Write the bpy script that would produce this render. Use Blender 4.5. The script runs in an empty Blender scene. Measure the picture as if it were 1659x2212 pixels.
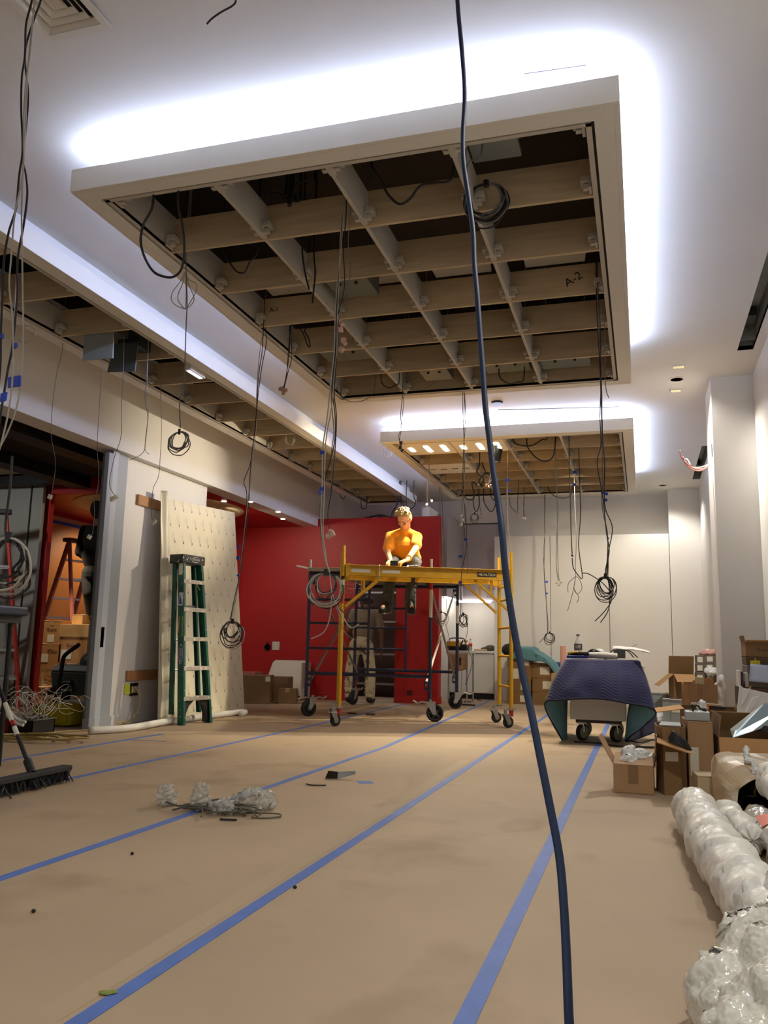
import bpy, bmesh, math, random
from mathutils import Vector as V, Matrix, Quaternion, noise
random.seed(7)
PI = math.pi
S = bpy.context.scene
C = S.collection
# ---------------------------------------------------------------- camera
cam = bpy.data.cameras.new('camera'); cam_o = bpy.data.objects.new('camera', cam); C.objects.link(cam_o)
cam.sensor_fit = 'VERTICAL'; cam.sensor_height = 36.0; cam.lens = 36.0 * 1793.4 / 2212
cam.clip_start = .02; cam.clip_end = 100
yaw, pitch, roll = -.302599, .160382, .0226326
fwd = V((math.sin(yaw)*math.cos(pitch), math.cos(yaw)*math.cos(pitch), math.sin(pitch)))
rgt = V((math.cos(yaw), -math.sin(yaw), 0)); upv = rgt.cross(fwd)
r2 = rgt*math.cos(roll) + upv*math.sin(roll); u2 = -rgt*math.sin(roll) + upv*math.cos(roll)
cam_o.matrix_world = Matrix(((r2.x,u2.x,-fwd.x,0),(r2.y,u2.y,-fwd.y,0),(r2.z,u2.z,-fwd.z,.85),(0,0,0,1)))
S.camera = cam_o
# ---------------------------------------------------------------- world, exposure
w = bpy.data.worlds.new('world'); S.world = w; w.use_nodes = True
w.node_tree.nodes['Background'].inputs[0].default_value = (.5,.5,.55,1)
w.node_tree.nodes['Background'].inputs[1].default_value = .02
S.view_settings.view_transform = 'Standard'; S.view_settings.look = 'None'
S.view_settings.gamma = 1; S.view_settings.use_curve_mapping = False
S.view_settings.exposure = .12
# ---------------------------------------------------------------- lamps of the room and added fill lamps
def lamp(kind, name, loc, power, col, size=.1, aim=None, spot=60, blend=.5, sy=None):
    l = bpy.data.lights.new(name, kind); l.energy = power; l.color = col
    if kind == 'AREA':
        l.size = size
        if sy: l.shape = 'RECTANGLE'; l.size_y = sy
    else: l.shadow_soft_size = size
    if kind == 'SPOT': l.spot_size = math.radians(spot); l.spot_blend = blend
    o = bpy.data.objects.new(name, l); C.objects.link(o); o.location = loc
    if aim is not None:
        o.rotation_euler = (V(aim)-V(loc)).to_track_quat('-Z','Y').to_euler()
    elif kind != 'POINT': o.rotation_euler = (0,0,0)
    return o
WARM = (1,.86,.62); WARM2 = (1,.93,.82); COOL = (.82,.89,1)
CEIL = 3.5
NEUT = (.97,.98,1)
lamp('SPOT','downlight_or_fill_lamp',(.38,8.32,3.47),230,WARM2,.04,(-.2,8.3,0),152,.7)
lamp('SPOT','downlight_or_fill_lamp',(.38,13.6,3.47),70,WARM2,.04,None,130,.6)
lamp('SPOT','downlight_or_fill_lamp',(.62,2.6,3.47),150,(1,.97,.9),.05,None,130,.7)
lamp('SPOT','downlight_or_fill_lamp',(-1.4,-1.4,3.47),175,NEUT,.1,None,165,.9)  # added ambient fill behind the camera, no fixture modelled
lamp('SPOT','downlight_or_fill_lamp',(-4.2,-.6,3.47),150,NEUT,.1,None,165,.9)  # second added fill lamp behind the camera, left side
lamp('SPOT','tray_spot_lamp',(-2.3,9.7,3.2),270,WARM,.05,(-2.6,9.3,0),100,.6)
lamp('SPOT','tray_spot_lamp',(-1.7,9.7,3.2),330,WARM,.05,(-2.3,7.6,0),95,.6)
lamp('SPOT','tray_spot_lamp',(-1.9,9.45,3.0),330,WARM,.04,(-5.05,8.3,2.6),48,1)
lamp('SPOT','tray_spot_lamp',(-.9,11.0,3.21),200,WARM,.05,(-.8,14.2,1.3),74,.9)
lamp('SPOT','red_room_lamp',(-7.75,9.2,2.7),260,(1,.82,.55),.06,(-7.35,9.75,.6),50,.6)
lamp('SPOT','red_room_lamp',(-5.6,10.4,2.7),50,(1,.9,.7),.06,(-5.0,12.55,.9),120,.8)
lamp('SPOT','corridor_fill_lamp',(-7.6,6.2,2.85),80,NEUT,.1,(-8.2,8.9,.8),110,.8)  # added fill to brighten the grey partition, not a fixture
lamp('SPOT','back_room_fill_lamp',(-4.2,13.2,2.6),40,NEUT,.1,None,140,.6)  # added fill to lift the dark space behind the doorway
lamp('SPOT','red_room_lamp',(-7.7,11.4,2.7),70,(1,.82,.55),.06,(-8.6,11.2,1.2),110,.7)

# ---------------------------------------------------------------- materials
def lin(h):
    h = h.lstrip('#'); r = []
    for i in (0,2,4):
        c = int(h[i:i+2],16)/255; r.append(c/12.92 if c <= .04045 else ((c+.055)/1.055)**2.4)
    return (*r,1)
MC = {}
def mat(name, col, rough=.55, metal=0, var=0, vs=4, bump=0, bs=30, emit=0, trans=0, alpha=1, col2=None, cs=6, cut=(.55,.65), stretch=None, sheen=0, coat=0, det=4, sub=0):
    """Principled; var = lightness variation at scale vs; col2 = second colour in noise patches (scale cs, ramp cut)."""
    if name in MC: return MC[name]
    m = bpy.data.materials.new(name); m.use_nodes = True; nt = m.node_tree; N = nt.nodes; L = nt.links
    b = N['Principled BSDF']; c = lin(col)
    b.inputs['Base Color'].default_value = c; b.inputs['Roughness'].default_value = rough; b.inputs['Metallic'].default_value = metal
    if trans: b.inputs['Transmission Weight'].default_value = trans
    if alpha < 1: b.inputs['Alpha'].default_value = alpha
    if sheen: b.inputs['Sheen Weight'].default_value = sheen
    if coat: b.inputs['Coat Weight'].default_value = coat
    if sub: b.inputs['Subsurface Weight'].default_value = sub; b.inputs['Subsurface Radius'].default_value = (.02,.015,.01)
    if emit: b.inputs['Emission Color'].default_value = c; b.inputs['Emission Strength'].default_value = emit
    if var or bump or col2:
        tc = N.new('ShaderNodeTexCoord'); src = tc.outputs['Object']
        if stretch:
            mp = N.new('ShaderNodeMapping'); mp.inputs['Scale'].default_value = stretch; L.new(src, mp.inputs[0]); src = mp.outputs[0]
        def nz(sc, d):
            n = N.new('ShaderNodeTexNoise'); n.inputs['Scale'].default_value = sc; n.inputs['Detail'].default_value = d; L.new(src, n.inputs['Vector']); return n
        cur = None
        if var:
            n = nz(vs, det); mx = N.new('ShaderNodeMix'); mx.data_type = 'RGBA'
            mx.inputs['A'].default_value = tuple(x*(1-var) for x in c[:3])+(1,); mx.inputs['B'].default_value = tuple(min(1,x*(1+var)) for x in c[:3])+(1,)
            rp = N.new('ShaderNodeMapRange'); rp.inputs[1].default_value = .3; rp.inputs[2].default_value = .7
            L.new(n.outputs['Fac'], rp.inputs[0]); L.new(rp.outputs[0], mx.inputs['Factor']); cur = mx.outputs['Result']
        if col2:
            n = nz(cs, 6); rp = N.new('ShaderNodeMapRange'); rp.inputs[1].default_value, rp.inputs[2].default_value = cut
            mx = N.new('ShaderNodeMix'); mx.data_type = 'RGBA'; L.new(n.outputs['Fac'], rp.inputs[0]); L.new(rp.outputs[0], mx.inputs['Factor'])
            if cur: L.new(cur, mx.inputs['A'])
            else: mx.inputs['A'].default_value = c
            mx.inputs['B'].default_value = lin(col2); cur = mx.outputs['Result']
        if cur: L.new(cur, b.inputs['Base Color'])
        if bump:
            n = nz(bs, 3); bp = N.new('ShaderNodeBump'); bp.inputs['Strength'].default_value = bump; bp.inputs['Distance'].default_value = .01
            L.new(n.outputs['Fac'], bp.inputs['Height']); L.new(bp.outputs[0], b.inputs['Normal'])
    MC[name] = m; return m
# ---------------------------------------------------------------- mesh builder
def crom(pts, k=6, closed=False):
    P = [V(p) for p in pts]; n = len(P); out = []
    if n < 3 and not closed: return P
    rng = n if closed else n-1
    for i in range(rng):
        g = (lambda j: P[j % n]) if closed else (lambda j: P[max(0,min(n-1,j))])
        a,b,c,d = g(i-1),g(i),g(i+1),g(i+2)
        for s in range(k):
            t = s/k; out.append(.5*((2*b)+(c-a)*t+(2*a-5*b+4*c-d)*t*t+(3*b-a-3*c+d)*t**3))
    if not closed: out.append(P[-1])
    return out
WM = {}
def wm(o):
    m = Matrix.Identity(4)
    while o is not None:
        m = o.matrix_basis @ m; o = o.parent
    return m
class MB:
    def __init__(s): s.v = []; s.f = []; s.m = []; s.k = 0; s.T = None
    def _add(s, vs, fs):
        o = len(s.v); s.v += [tuple(s.T @ V(x)) if s.T else tuple(x) for x in vs]
        for f in fs: s.f.append(tuple(i+o for i in f)); s.m.append(s.k)
        return s
    def box(s, c, d, R=None):
        x,y,z = (k/2 for k in d); c = V(c); vs = [V((i*x,j*y,k*z)) for i in (-1,1) for j in (-1,1) for k in (-1,1)]
        if R is not None: vs = [R @ q for q in vs]
        return s._add([c+q for q in vs], [(0,1,3,2),(4,6,7,5),(0,4,5,1),(2,3,7,6),(0,2,6,4),(1,5,7,3)])
    def bx(s, x0,x1,y0,y1,z0,z1): return s.box(((x0+x1)/2,(y0+y1)/2,(z0+z1)/2),(abs(x1-x0),abs(y1-y0),abs(z1-z0)))
    def bar(s, a, b, w, h, up=(0,0,1)):
        a,b = V(a),V(b); d = b-a; X = d.normalized(); Y = V(up).cross(X)
        if Y.length < 1e-4: Y = V((0,1,0)).cross(X) if abs(X.y)<.9 else V((1,0,0)).cross(X)
        Y.normalize(); Z = X.cross(Y)
        return s.box((a+b)/2, (d.length,w,h), Matrix((X,Y,Z)).transposed())
    def cyl(s, a, b, r, r2=None, n=14, cap=True):
        a,b = V(a),V(b); r2 = r if r2 is None else r2; q = (b-a).to_track_quat('Z','X'); vs = []
        for p,rr in ((a,r),(b,r2)): vs += [p+q@V((rr*math.cos(2*PI*i/n),rr*math.sin(2*PI*i/n),0)) for i in range(n)]
        fs = [(i,(i+1)%n,n+(i+1)%n,n+i) for i in range(n)]
        if cap: fs += [tuple(range(n-1,-1,-1)), tuple(range(n,2*n))]
        return s._add(vs, fs)
    def tube(s, pts, r, n=6, closed=False, k=6):
        P = crom(pts, k, closed) if k > 1 else [V(p) for p in pts]; m = len(P); vs = []; prev = None
        for i,p in enumerate(P):
            t = (P[(i+1)%m]-P[i-1]) if closed else (P[min(m-1,i+1)]-P[max(0,i-1)])
            if t.length < 1e-7: t = V((0,0,1))
            t.normalize()
            if prev is None: nrm = t.orthogonal().normalized()
            else:
                nrm = prev - t*prev.dot(t); nrm = nrm.normalized() if nrm.length > 1e-5 else t.orthogonal().normalized()
            prev = nrm; bn = t.cross(nrm); rr = r[min(len(r)-1, i*len(r)//m)] if isinstance(r,(list,tuple)) else r
            vs += [p+(nrm*math.cos(2*PI*j/n)+bn*math.sin(2*PI*j/n))*rr for j in range(n)]
        fs = [(i*n+j, i*n+(j+1)%n, ((i+1)%m)*n+(j+1)%n, ((i+1)%m)*n+j) for i in range(m if closed else m-1) for j in range(n)]
        if not closed: fs += [tuple(range(n-1,-1,-1)), tuple(range((m-1)*n, m*n))]
        return s._add(vs, fs)
    def sph(s, c, r, nu=12, nv=8, R=None):
        if not isinstance(r,(tuple,list)): r = (r,r,r)
        c = V(c); vs = []
        for j in range(nv+1):
            th = PI*j/nv
            for i in range(nu):
                q = V((r[0]*math.sin(th)*math.cos(2*PI*i/nu), r[1]*math.sin(th)*math.sin(2*PI*i/nu), r[2]*math.cos(th)))
                vs.append(c+(R@q if R is not None else q))
        fs = [(j*nu+i,(j+1)*nu+i,(j+1)*nu+(i+1)%nu,j*nu+(i+1)%nu) for j in range(nv) for i in range(nu)]
        return s._add(vs, fs)
    def cap(s, a, b, ra, rb, n=12):
        s.cyl(a,b,ra,rb,n,False); s.sph(a,ra,n,8); return s.sph(b,rb,n,8)
    def poly(s, pts): return s._add(pts, [tuple(range(len(pts)))])
    def prism(s, pts, d):
        n = len(pts); d = V(d); P = [V(p) for p in pts]
        return s._add(P+[p+d for p in P], [tuple(range(n-1,-1,-1)), tuple(range(n,2*n))]+[(i,(i+1)%n,n+(i+1)%n,n+i) for i in range(n)])
    def lathe(s, prof, c=(0,0,0), n=20, R=None):
        c = V(c); vs = []
        for r,z in prof:
            for i in range(n):
                q = V((r*math.cos(2*PI*i/n), r*math.sin(2*PI*i/n), z)); vs.append(c+(R@q if R is not None else q))
        m = len(prof); fs = [(j*n+i, j*n+(i+1)%n, (j+1)*n+(i+1)%n, (j+1)*n+i) for j in range(m-1) for i in range(n)]
        fs += [tuple(range(n-1,-1,-1)), tuple(range((m-1)*n, m*n))]
        return s._add(vs, fs)
    def grid(s, fn, nu, nv, cu=False):
        vs = [fn(i/(nu if cu else nu-1), j/(nv-1)) for j in range(nv) for i in range(nu)]
        return s._add(vs, [(j*nu+i, j*nu+(i+1)%nu, (j+1)*nu+(i+1)%nu, (j+1)*nu+i) for j in range(nv-1) for i in range(nu if cu else nu-1)])
    def build(s, name, m, parent=None, smooth=False, bev=0, solid=0, local=False):
        me = bpy.data.meshes.new(name); vs = [V(x) for x in s.v]; loc = None
        if parent is None:
            xs = [x.x for x in vs]; ys = [x.y for x in vs]; loc = V(((min(xs)+max(xs))/2,(min(ys)+max(ys))/2,min(x.z for x in vs)))
            vs = [x-loc for x in vs]
        elif not local:
            iv = wm(parent).inverted(); vs = [iv@x for x in vs]
        me.from_pydata(vs, [], s.f)
        for mm in (m if isinstance(m,(list,tuple)) else [m]): me.materials.append(mm)
        me.polygons.foreach_set('material_index', s.m)
        if smooth: me.polygons.foreach_set('use_smooth', [True]*len(s.f))
        bm = bmesh.new(); bm.from_mesh(me); bmesh.ops.recalc_face_normals(bm, faces=bm.faces); bm.to_mesh(me); bm.free()
        o = bpy.data.objects.new(name, me); C.objects.link(o); o.parent = parent
        if loc is not None: o.location = loc
        if solid:
            md = o.modifiers.new('solid','SOLIDIFY'); md.thickness = solid; md.offset = 0
        if bev:
            md = o.modifiers.new('bevel','BEVEL'); md.width = bev; md.segments = 2; md.limit_method = 'ANGLE'
        return o
def bake(o, voxel, it=4, sm=.5, extra=None):
    """fuse the overlapping pieces of a mesh object into one skin and keep the result as plain mesh"""
    md = o.modifiers.new('r','REMESH'); md.mode = 'VOXEL'; md.voxel_size = voxel
    s = o.modifiers.new('s','SMOOTH'); s.iterations = it; s.factor = sm
    dg = bpy.context.evaluated_depsgraph_get(); me = bpy.data.meshes.new_from_object(o.evaluated_get(dg)); o.modifiers.clear()
    ms = list(o.data.materials); o.data = me; me.materials.clear()
    for m in ms: me.materials.append(m)
    me.polygons.foreach_set('use_smooth', [True]*len(me.polygons))
    return o
def tag(o, label=None, cat=None, group=None, kind=None):
    if label: o['label'] = label
    if cat: o['category'] = cat
    if group: o['group'] = group
    if kind: o['kind'] = kind
    return o
def thing(name, label, cat, loc=(0,0,0), rz=0, group=None):
    o = bpy.data.objects.new(name, None); C.objects.link(o); o.location = loc; o.rotation_euler = (0,0,rz); o.empty_display_size = .1
    return tag(o, label, cat, group)
def dup(root, loc, rz=0, label=None, group=None):
    r = root.copy(); C.objects.link(r); r.location = loc; r.rotation_euler = (0,0,rz)
    if label: r['label'] = label
    if group: r['group'] = group
    for ch in list(root.children):
        c = ch.copy(); C.objects.link(c); c.parent = r
        for g in list(ch.children):
            d = g.copy(); C.objects.link(d); d.parent = c
    return r
def part_copy(o, parent, loc=(0,0,0), rot=None):
    c = o.copy(); C.objects.link(c); c.parent = parent; c.location = loc
    if rot: c.rotation_euler = rot
    return c
def struct(o): o['kind'] = 'structure'; return o
def text(body, size, m, M, parent, name='lettering', sx=1, ext=.0006):
    cu = bpy.data.curves.new(name,'FONT'); cu.body = body; cu.size = size; cu.align_x = 'CENTER'; cu.align_y = 'CENTER'; cu.extrude = ext; cu.resolution_u = 3
    o = bpy.data.objects.new(name, cu); C.objects.link(o); dg = bpy.context.evaluated_depsgraph_get()
    me = bpy.data.meshes.new_from_object(o.evaluated_get(dg)); bpy.data.objects.remove(o)
    me.materials.clear(); me.materials.append(m)
    T = wm(parent).inverted() @ M @ Matrix.Diagonal((sx,1,1,1)); me.transform(T)
    o = bpy.data.objects.new(name, me); C.objects.link(o); o.parent = parent
    return o
def facing(loc, normal, up=(0,0,1)):
    """matrix of a flat print whose front looks along normal"""
    z = V(normal).normalized(); x = V(up).cross(z).normalized(); y = z.cross(x)
    return Matrix(((x.x,y.x,z.x,loc[0]),(x.y,y.y,z.y,loc[1]),(x.z,y.z,z.z,loc[2]),(0,0,0,1)))
def Rz(a): return Matrix.Rotation(a,3,'Z')
def Rx(a): return Matrix.Rotation(a,3,'X')
def Ry(a): return Matrix.Rotation(a,3,'Y')
def rnd(a,b): return random.uniform(a,b)
M_WALL = mat('white wall paint','#dedcd8',.6,var=.02,vs=1.5,bump=.02,bs=120)
M_CEIL = mat('ceiling paint','#dcdad6',.7,var=.015,vs=1.2)
M_RED = mat('red wall paint','#ad0f0d',.5,var=.06,vs=1.3,bump=.02,bs=150)
M_REDC = mat('red ceiling paint','#a3110e',.4,var=.04,vs=1)
M_KRAFT = mat('floor kraft paper','#aa9478',.7,var=.09,vs=.9,col2='#8f765a',cs=1.7,cut=(.56,.78),bump=.08,bs=9)
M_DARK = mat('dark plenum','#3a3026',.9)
M_PLY = mat('plywood rib','#c0aa88',.6,var=.14,vs=3,stretch=(1,1,9))
M_PRIMED = mat('primed rib','#b9b2a6',.6,var=.05)
M_GREYPAINT = mat('grey painted steel','#9aa0a6',.4,var=.03)
M_BLACK = mat('black plastic','#141313',.45)
M_CABLE = mat('black cable','#17151a',.5)
M_CABLEG = mat('grey cable','#6d6a66',.5)
M_CABLEW = mat('white cable','#d8d4c8',.45)
M_BTAPE = mat('blue masking tape','#2747b8',.6)
M_FTAPE = mat('blue floor tape','#5572b4',.6,var=.1,vs=8)
M_CARD = mat('cardboard','#a5825b',.75,var=.06,vs=5,bump=.03,bs=40)
M_CARD2 = mat('darker cardboard','#86663f',.8,var=.06,vs=4,bump=.03,bs=40)
M_CARDIN = mat('cardboard inside','#b98d5a',.8,var=.05,vs=5)
M_PAPER = mat('white paper','#e6e4de',.7,var=.02)
M_ZINC = mat('zinc plated steel','#a9aaa8',.35,metal=.85,var=.05)
M_ALU = mat('aluminium','#c2c0ba',.4,metal=.6,var=.06,vs=12)
def bubble_mat(name, col, scale):
    m = mat(name, col, .16, trans=.08, coat=.5, var=.04); nt = m.node_tree; b = nt.nodes['Principled BSDF']
    tc = nt.nodes.new('ShaderNodeTexCoord'); vo = nt.nodes.new('ShaderNodeTexVoronoi'); vo.inputs['Scale'].default_value = scale; vo.feature = 'SMOOTH_F1'
    bp = nt.nodes.new('ShaderNodeBump'); bp.inputs['Strength'].default_value = .9; bp.inputs['Distance'].default_value = .006; bp.invert = True
    nt.links.new(tc.outputs['Object'], vo.inputs['Vector']); nt.links.new(vo.outputs['Distance'], bp.inputs['Height']); nt.links.new(bp.outputs[0], b.inputs['Normal']); return m
M_RUBBER = mat('black rubber','#1c1b1b',.7)
M_LABEL = mat('pale print label','#d8d3c0',.6)
M_LABR = mat('red warning label','#b5231c',.6)
M_LABG = mat('green label','#2f8a46',.6)
M_INK = mat('dark ink','#1a1817',.6)
M_CREAM = mat('cream lettering','#e6dcb4',.6)

# ================================================================ room shell
o = MB().bx(-10,1.6,-3.5,15.3,-.12,0).build('floor', M_KRAFT); struct(o)
def slab(holes, x0,x1,y0,y1, z0,z1):
    """horizontal slab with rectangular holes, cut into a grid of cells"""
    xs = sorted({x0,x1,*[h[0] for h in holes],*[h[1] for h in holes]}); ys = sorted({y0,y1,*[h[2] for h in holes],*[h[3] for h in holes]})
    b = MB()
    for i in range(len(xs)-1):
        for j in range(len(ys)-1):
            cx,cy = (xs[i]+xs[i+1])/2,(ys[j]+ys[j+1])/2
            if not any(h[0]<cx<h[1] and h[2]<cy<h[3] for h in holes): b.bx(xs[i],xs[i+1],ys[j],ys[j+1],z0,z1)
    return b
TR = [(-2.915,-.038,3.472,7.57),(-2.938,-.041,9.19,13.04),(-4.574,-3.605,1.2,13.39)]
IN = .1
holes = [(a+IN+.012,b-IN-.012,c+IN+.012,d-IN-.012) for a,b,c,d in TR]
VENT = (-2.475,-2.14,2.395,2.725); SLOTS = [(.86,.99,5.2,7.61),(.79,.9,11.2,13.4)]
holes += [(VENT[0]+.03,VENT[1]-.03,VENT[2]+.03,VENT[3]-.03)] + SLOTS
struct(slab(holes,-5.3,1.3,-3.5,15.2,CEIL,CEIL+.04).build('ceiling', M_CEIL))
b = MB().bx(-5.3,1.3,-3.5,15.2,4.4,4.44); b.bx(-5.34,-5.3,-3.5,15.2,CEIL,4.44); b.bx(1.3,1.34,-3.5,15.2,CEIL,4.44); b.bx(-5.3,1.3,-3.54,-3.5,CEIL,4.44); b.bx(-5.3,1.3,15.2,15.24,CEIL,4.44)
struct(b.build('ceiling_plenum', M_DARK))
# right side: wall, column, wall beyond
struct(MB().bx(1.07,1.3,-3.5,8.33,0,CEIL).build('wall_right', M_WALL))
struct(MB().bx(.69,1.3,8.33,9.03,0,CEIL).build('wall_right_column', M_WALL))
struct(MB().bx(.93,1.3,9.03,15.2,0,CEIL).build('wall_right_far', M_WALL))
struct(MB().bx(-5.3,1.3,-3.7,-3.5,0,CEIL).build('wall_front', M_WALL))
# left side: header over the opening, white wall, baseboard
struct(MB().bx(-5.3,-5.05,-3.5,14.65,2.765,CEIL).build('wall_left_header', M_WALL))
struct(MB().bx(-5.29,-5.15,7.36,9.07,0,2.8).build('wall_left', M_WALL))
struct(MB().bx(-5.15,-5.135,7.36,9.07,0,.1).build('baseboard_left', M_WALL, bev=.004))
struct(MB().bx(-5.3,-5.1,-3.5,3.0,0,2.8).build('wall_left_near', M_WALL))
# back wall, with a cabinet niche and tall panels
struct(MB().bx(-5.3,1.3,15.0,15.2,0,CEIL).build('wall_back', M_WALL))
struct(MB().bx(-5.05,-2.42,14.65,15.0,3.08,CEIL).build('wall_back_soffit', M_WALL))
pw = struct(MB().bx(-2.42,.93,14.65,15.0,0,CEIL).build('wall_back_upper', M_WALL))
xs = [-2.42,-1.468,-.517,.445]
for i in range(3): MB().bx(xs[i]+.004,xs[i+1]-.004,14.2,14.64,.0,2.77).build('wall_panel', M_WALL, pw, bev=.002)
MB().bx(.449,.93,14.2,14.64,0,CEIL).build('wall_panel', M_WALL, pw, bev=.002)
struct(MB().bx(-3.34,-3.22,12.75,15.0,0,3.08).build('wall_niche', M_WALL))
struct(MB().bx(-5.3,-5.05,12.75,15.0,0,2.765).build('wall_left_far', M_WALL))
# red partition with a doorway
RY = 12.55
b = MB(); b.bx(-8.6,-4.37,RY,RY+.2,0,2.89); b.bx(-3.69,-3.0,RY,RY+.2,0,2.89); b.bx(-4.37,-3.69,RY,RY+.2,2.12,2.89)
struct(b.build('wall_red', M_RED))
b = MB(); b.bx(-5.3,-4.37,RY-.014,RY,0,.11); b.bx(-3.69,-2.985,RY-.014,RY,0,.11); b.bx(-3.0,-2.985,RY,RY+.2,0,.11); struct(b.build('baseboard_red', M_RED, bev=.003))
# red room on the left
struct(MB().bx(-8.6,-5.3,9.05,RY,2.765,2.83).build('ceiling_red', M_REDC))
struct(MB().bx(-8.75,-8.6,8.3,RY+.2,0,2.9).build('wall_red_left', M_RED))
b = MB(); b.bx(-7.42,-5.3,8.98,9.06,2.735,2.93); b.bx(-7.47,-7.4,8.98,9.06,0,2.93); struct(b.build('trim_red', M_RED))
# dark corridor in front of the red room
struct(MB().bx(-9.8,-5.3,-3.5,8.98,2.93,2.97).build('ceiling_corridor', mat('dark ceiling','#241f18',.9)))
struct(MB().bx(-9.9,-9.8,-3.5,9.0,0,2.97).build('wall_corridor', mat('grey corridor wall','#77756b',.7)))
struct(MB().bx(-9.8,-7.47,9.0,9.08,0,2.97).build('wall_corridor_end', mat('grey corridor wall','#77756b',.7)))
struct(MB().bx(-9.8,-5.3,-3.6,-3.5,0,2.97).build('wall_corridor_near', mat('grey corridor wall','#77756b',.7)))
bmt = mat('black steel beam','#0a0908',.6)
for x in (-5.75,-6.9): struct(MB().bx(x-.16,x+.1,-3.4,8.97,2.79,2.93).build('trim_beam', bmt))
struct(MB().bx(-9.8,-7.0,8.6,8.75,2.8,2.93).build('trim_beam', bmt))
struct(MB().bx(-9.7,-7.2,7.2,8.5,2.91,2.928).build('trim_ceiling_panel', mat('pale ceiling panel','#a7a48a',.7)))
# room behind the red partition's doorway
struct(MB().bx(-5.05,-3.34,14.3,14.4,0,3.0).build('wall_behind_doorway', mat('grey room wall','#8d897c',.7)))

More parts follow.
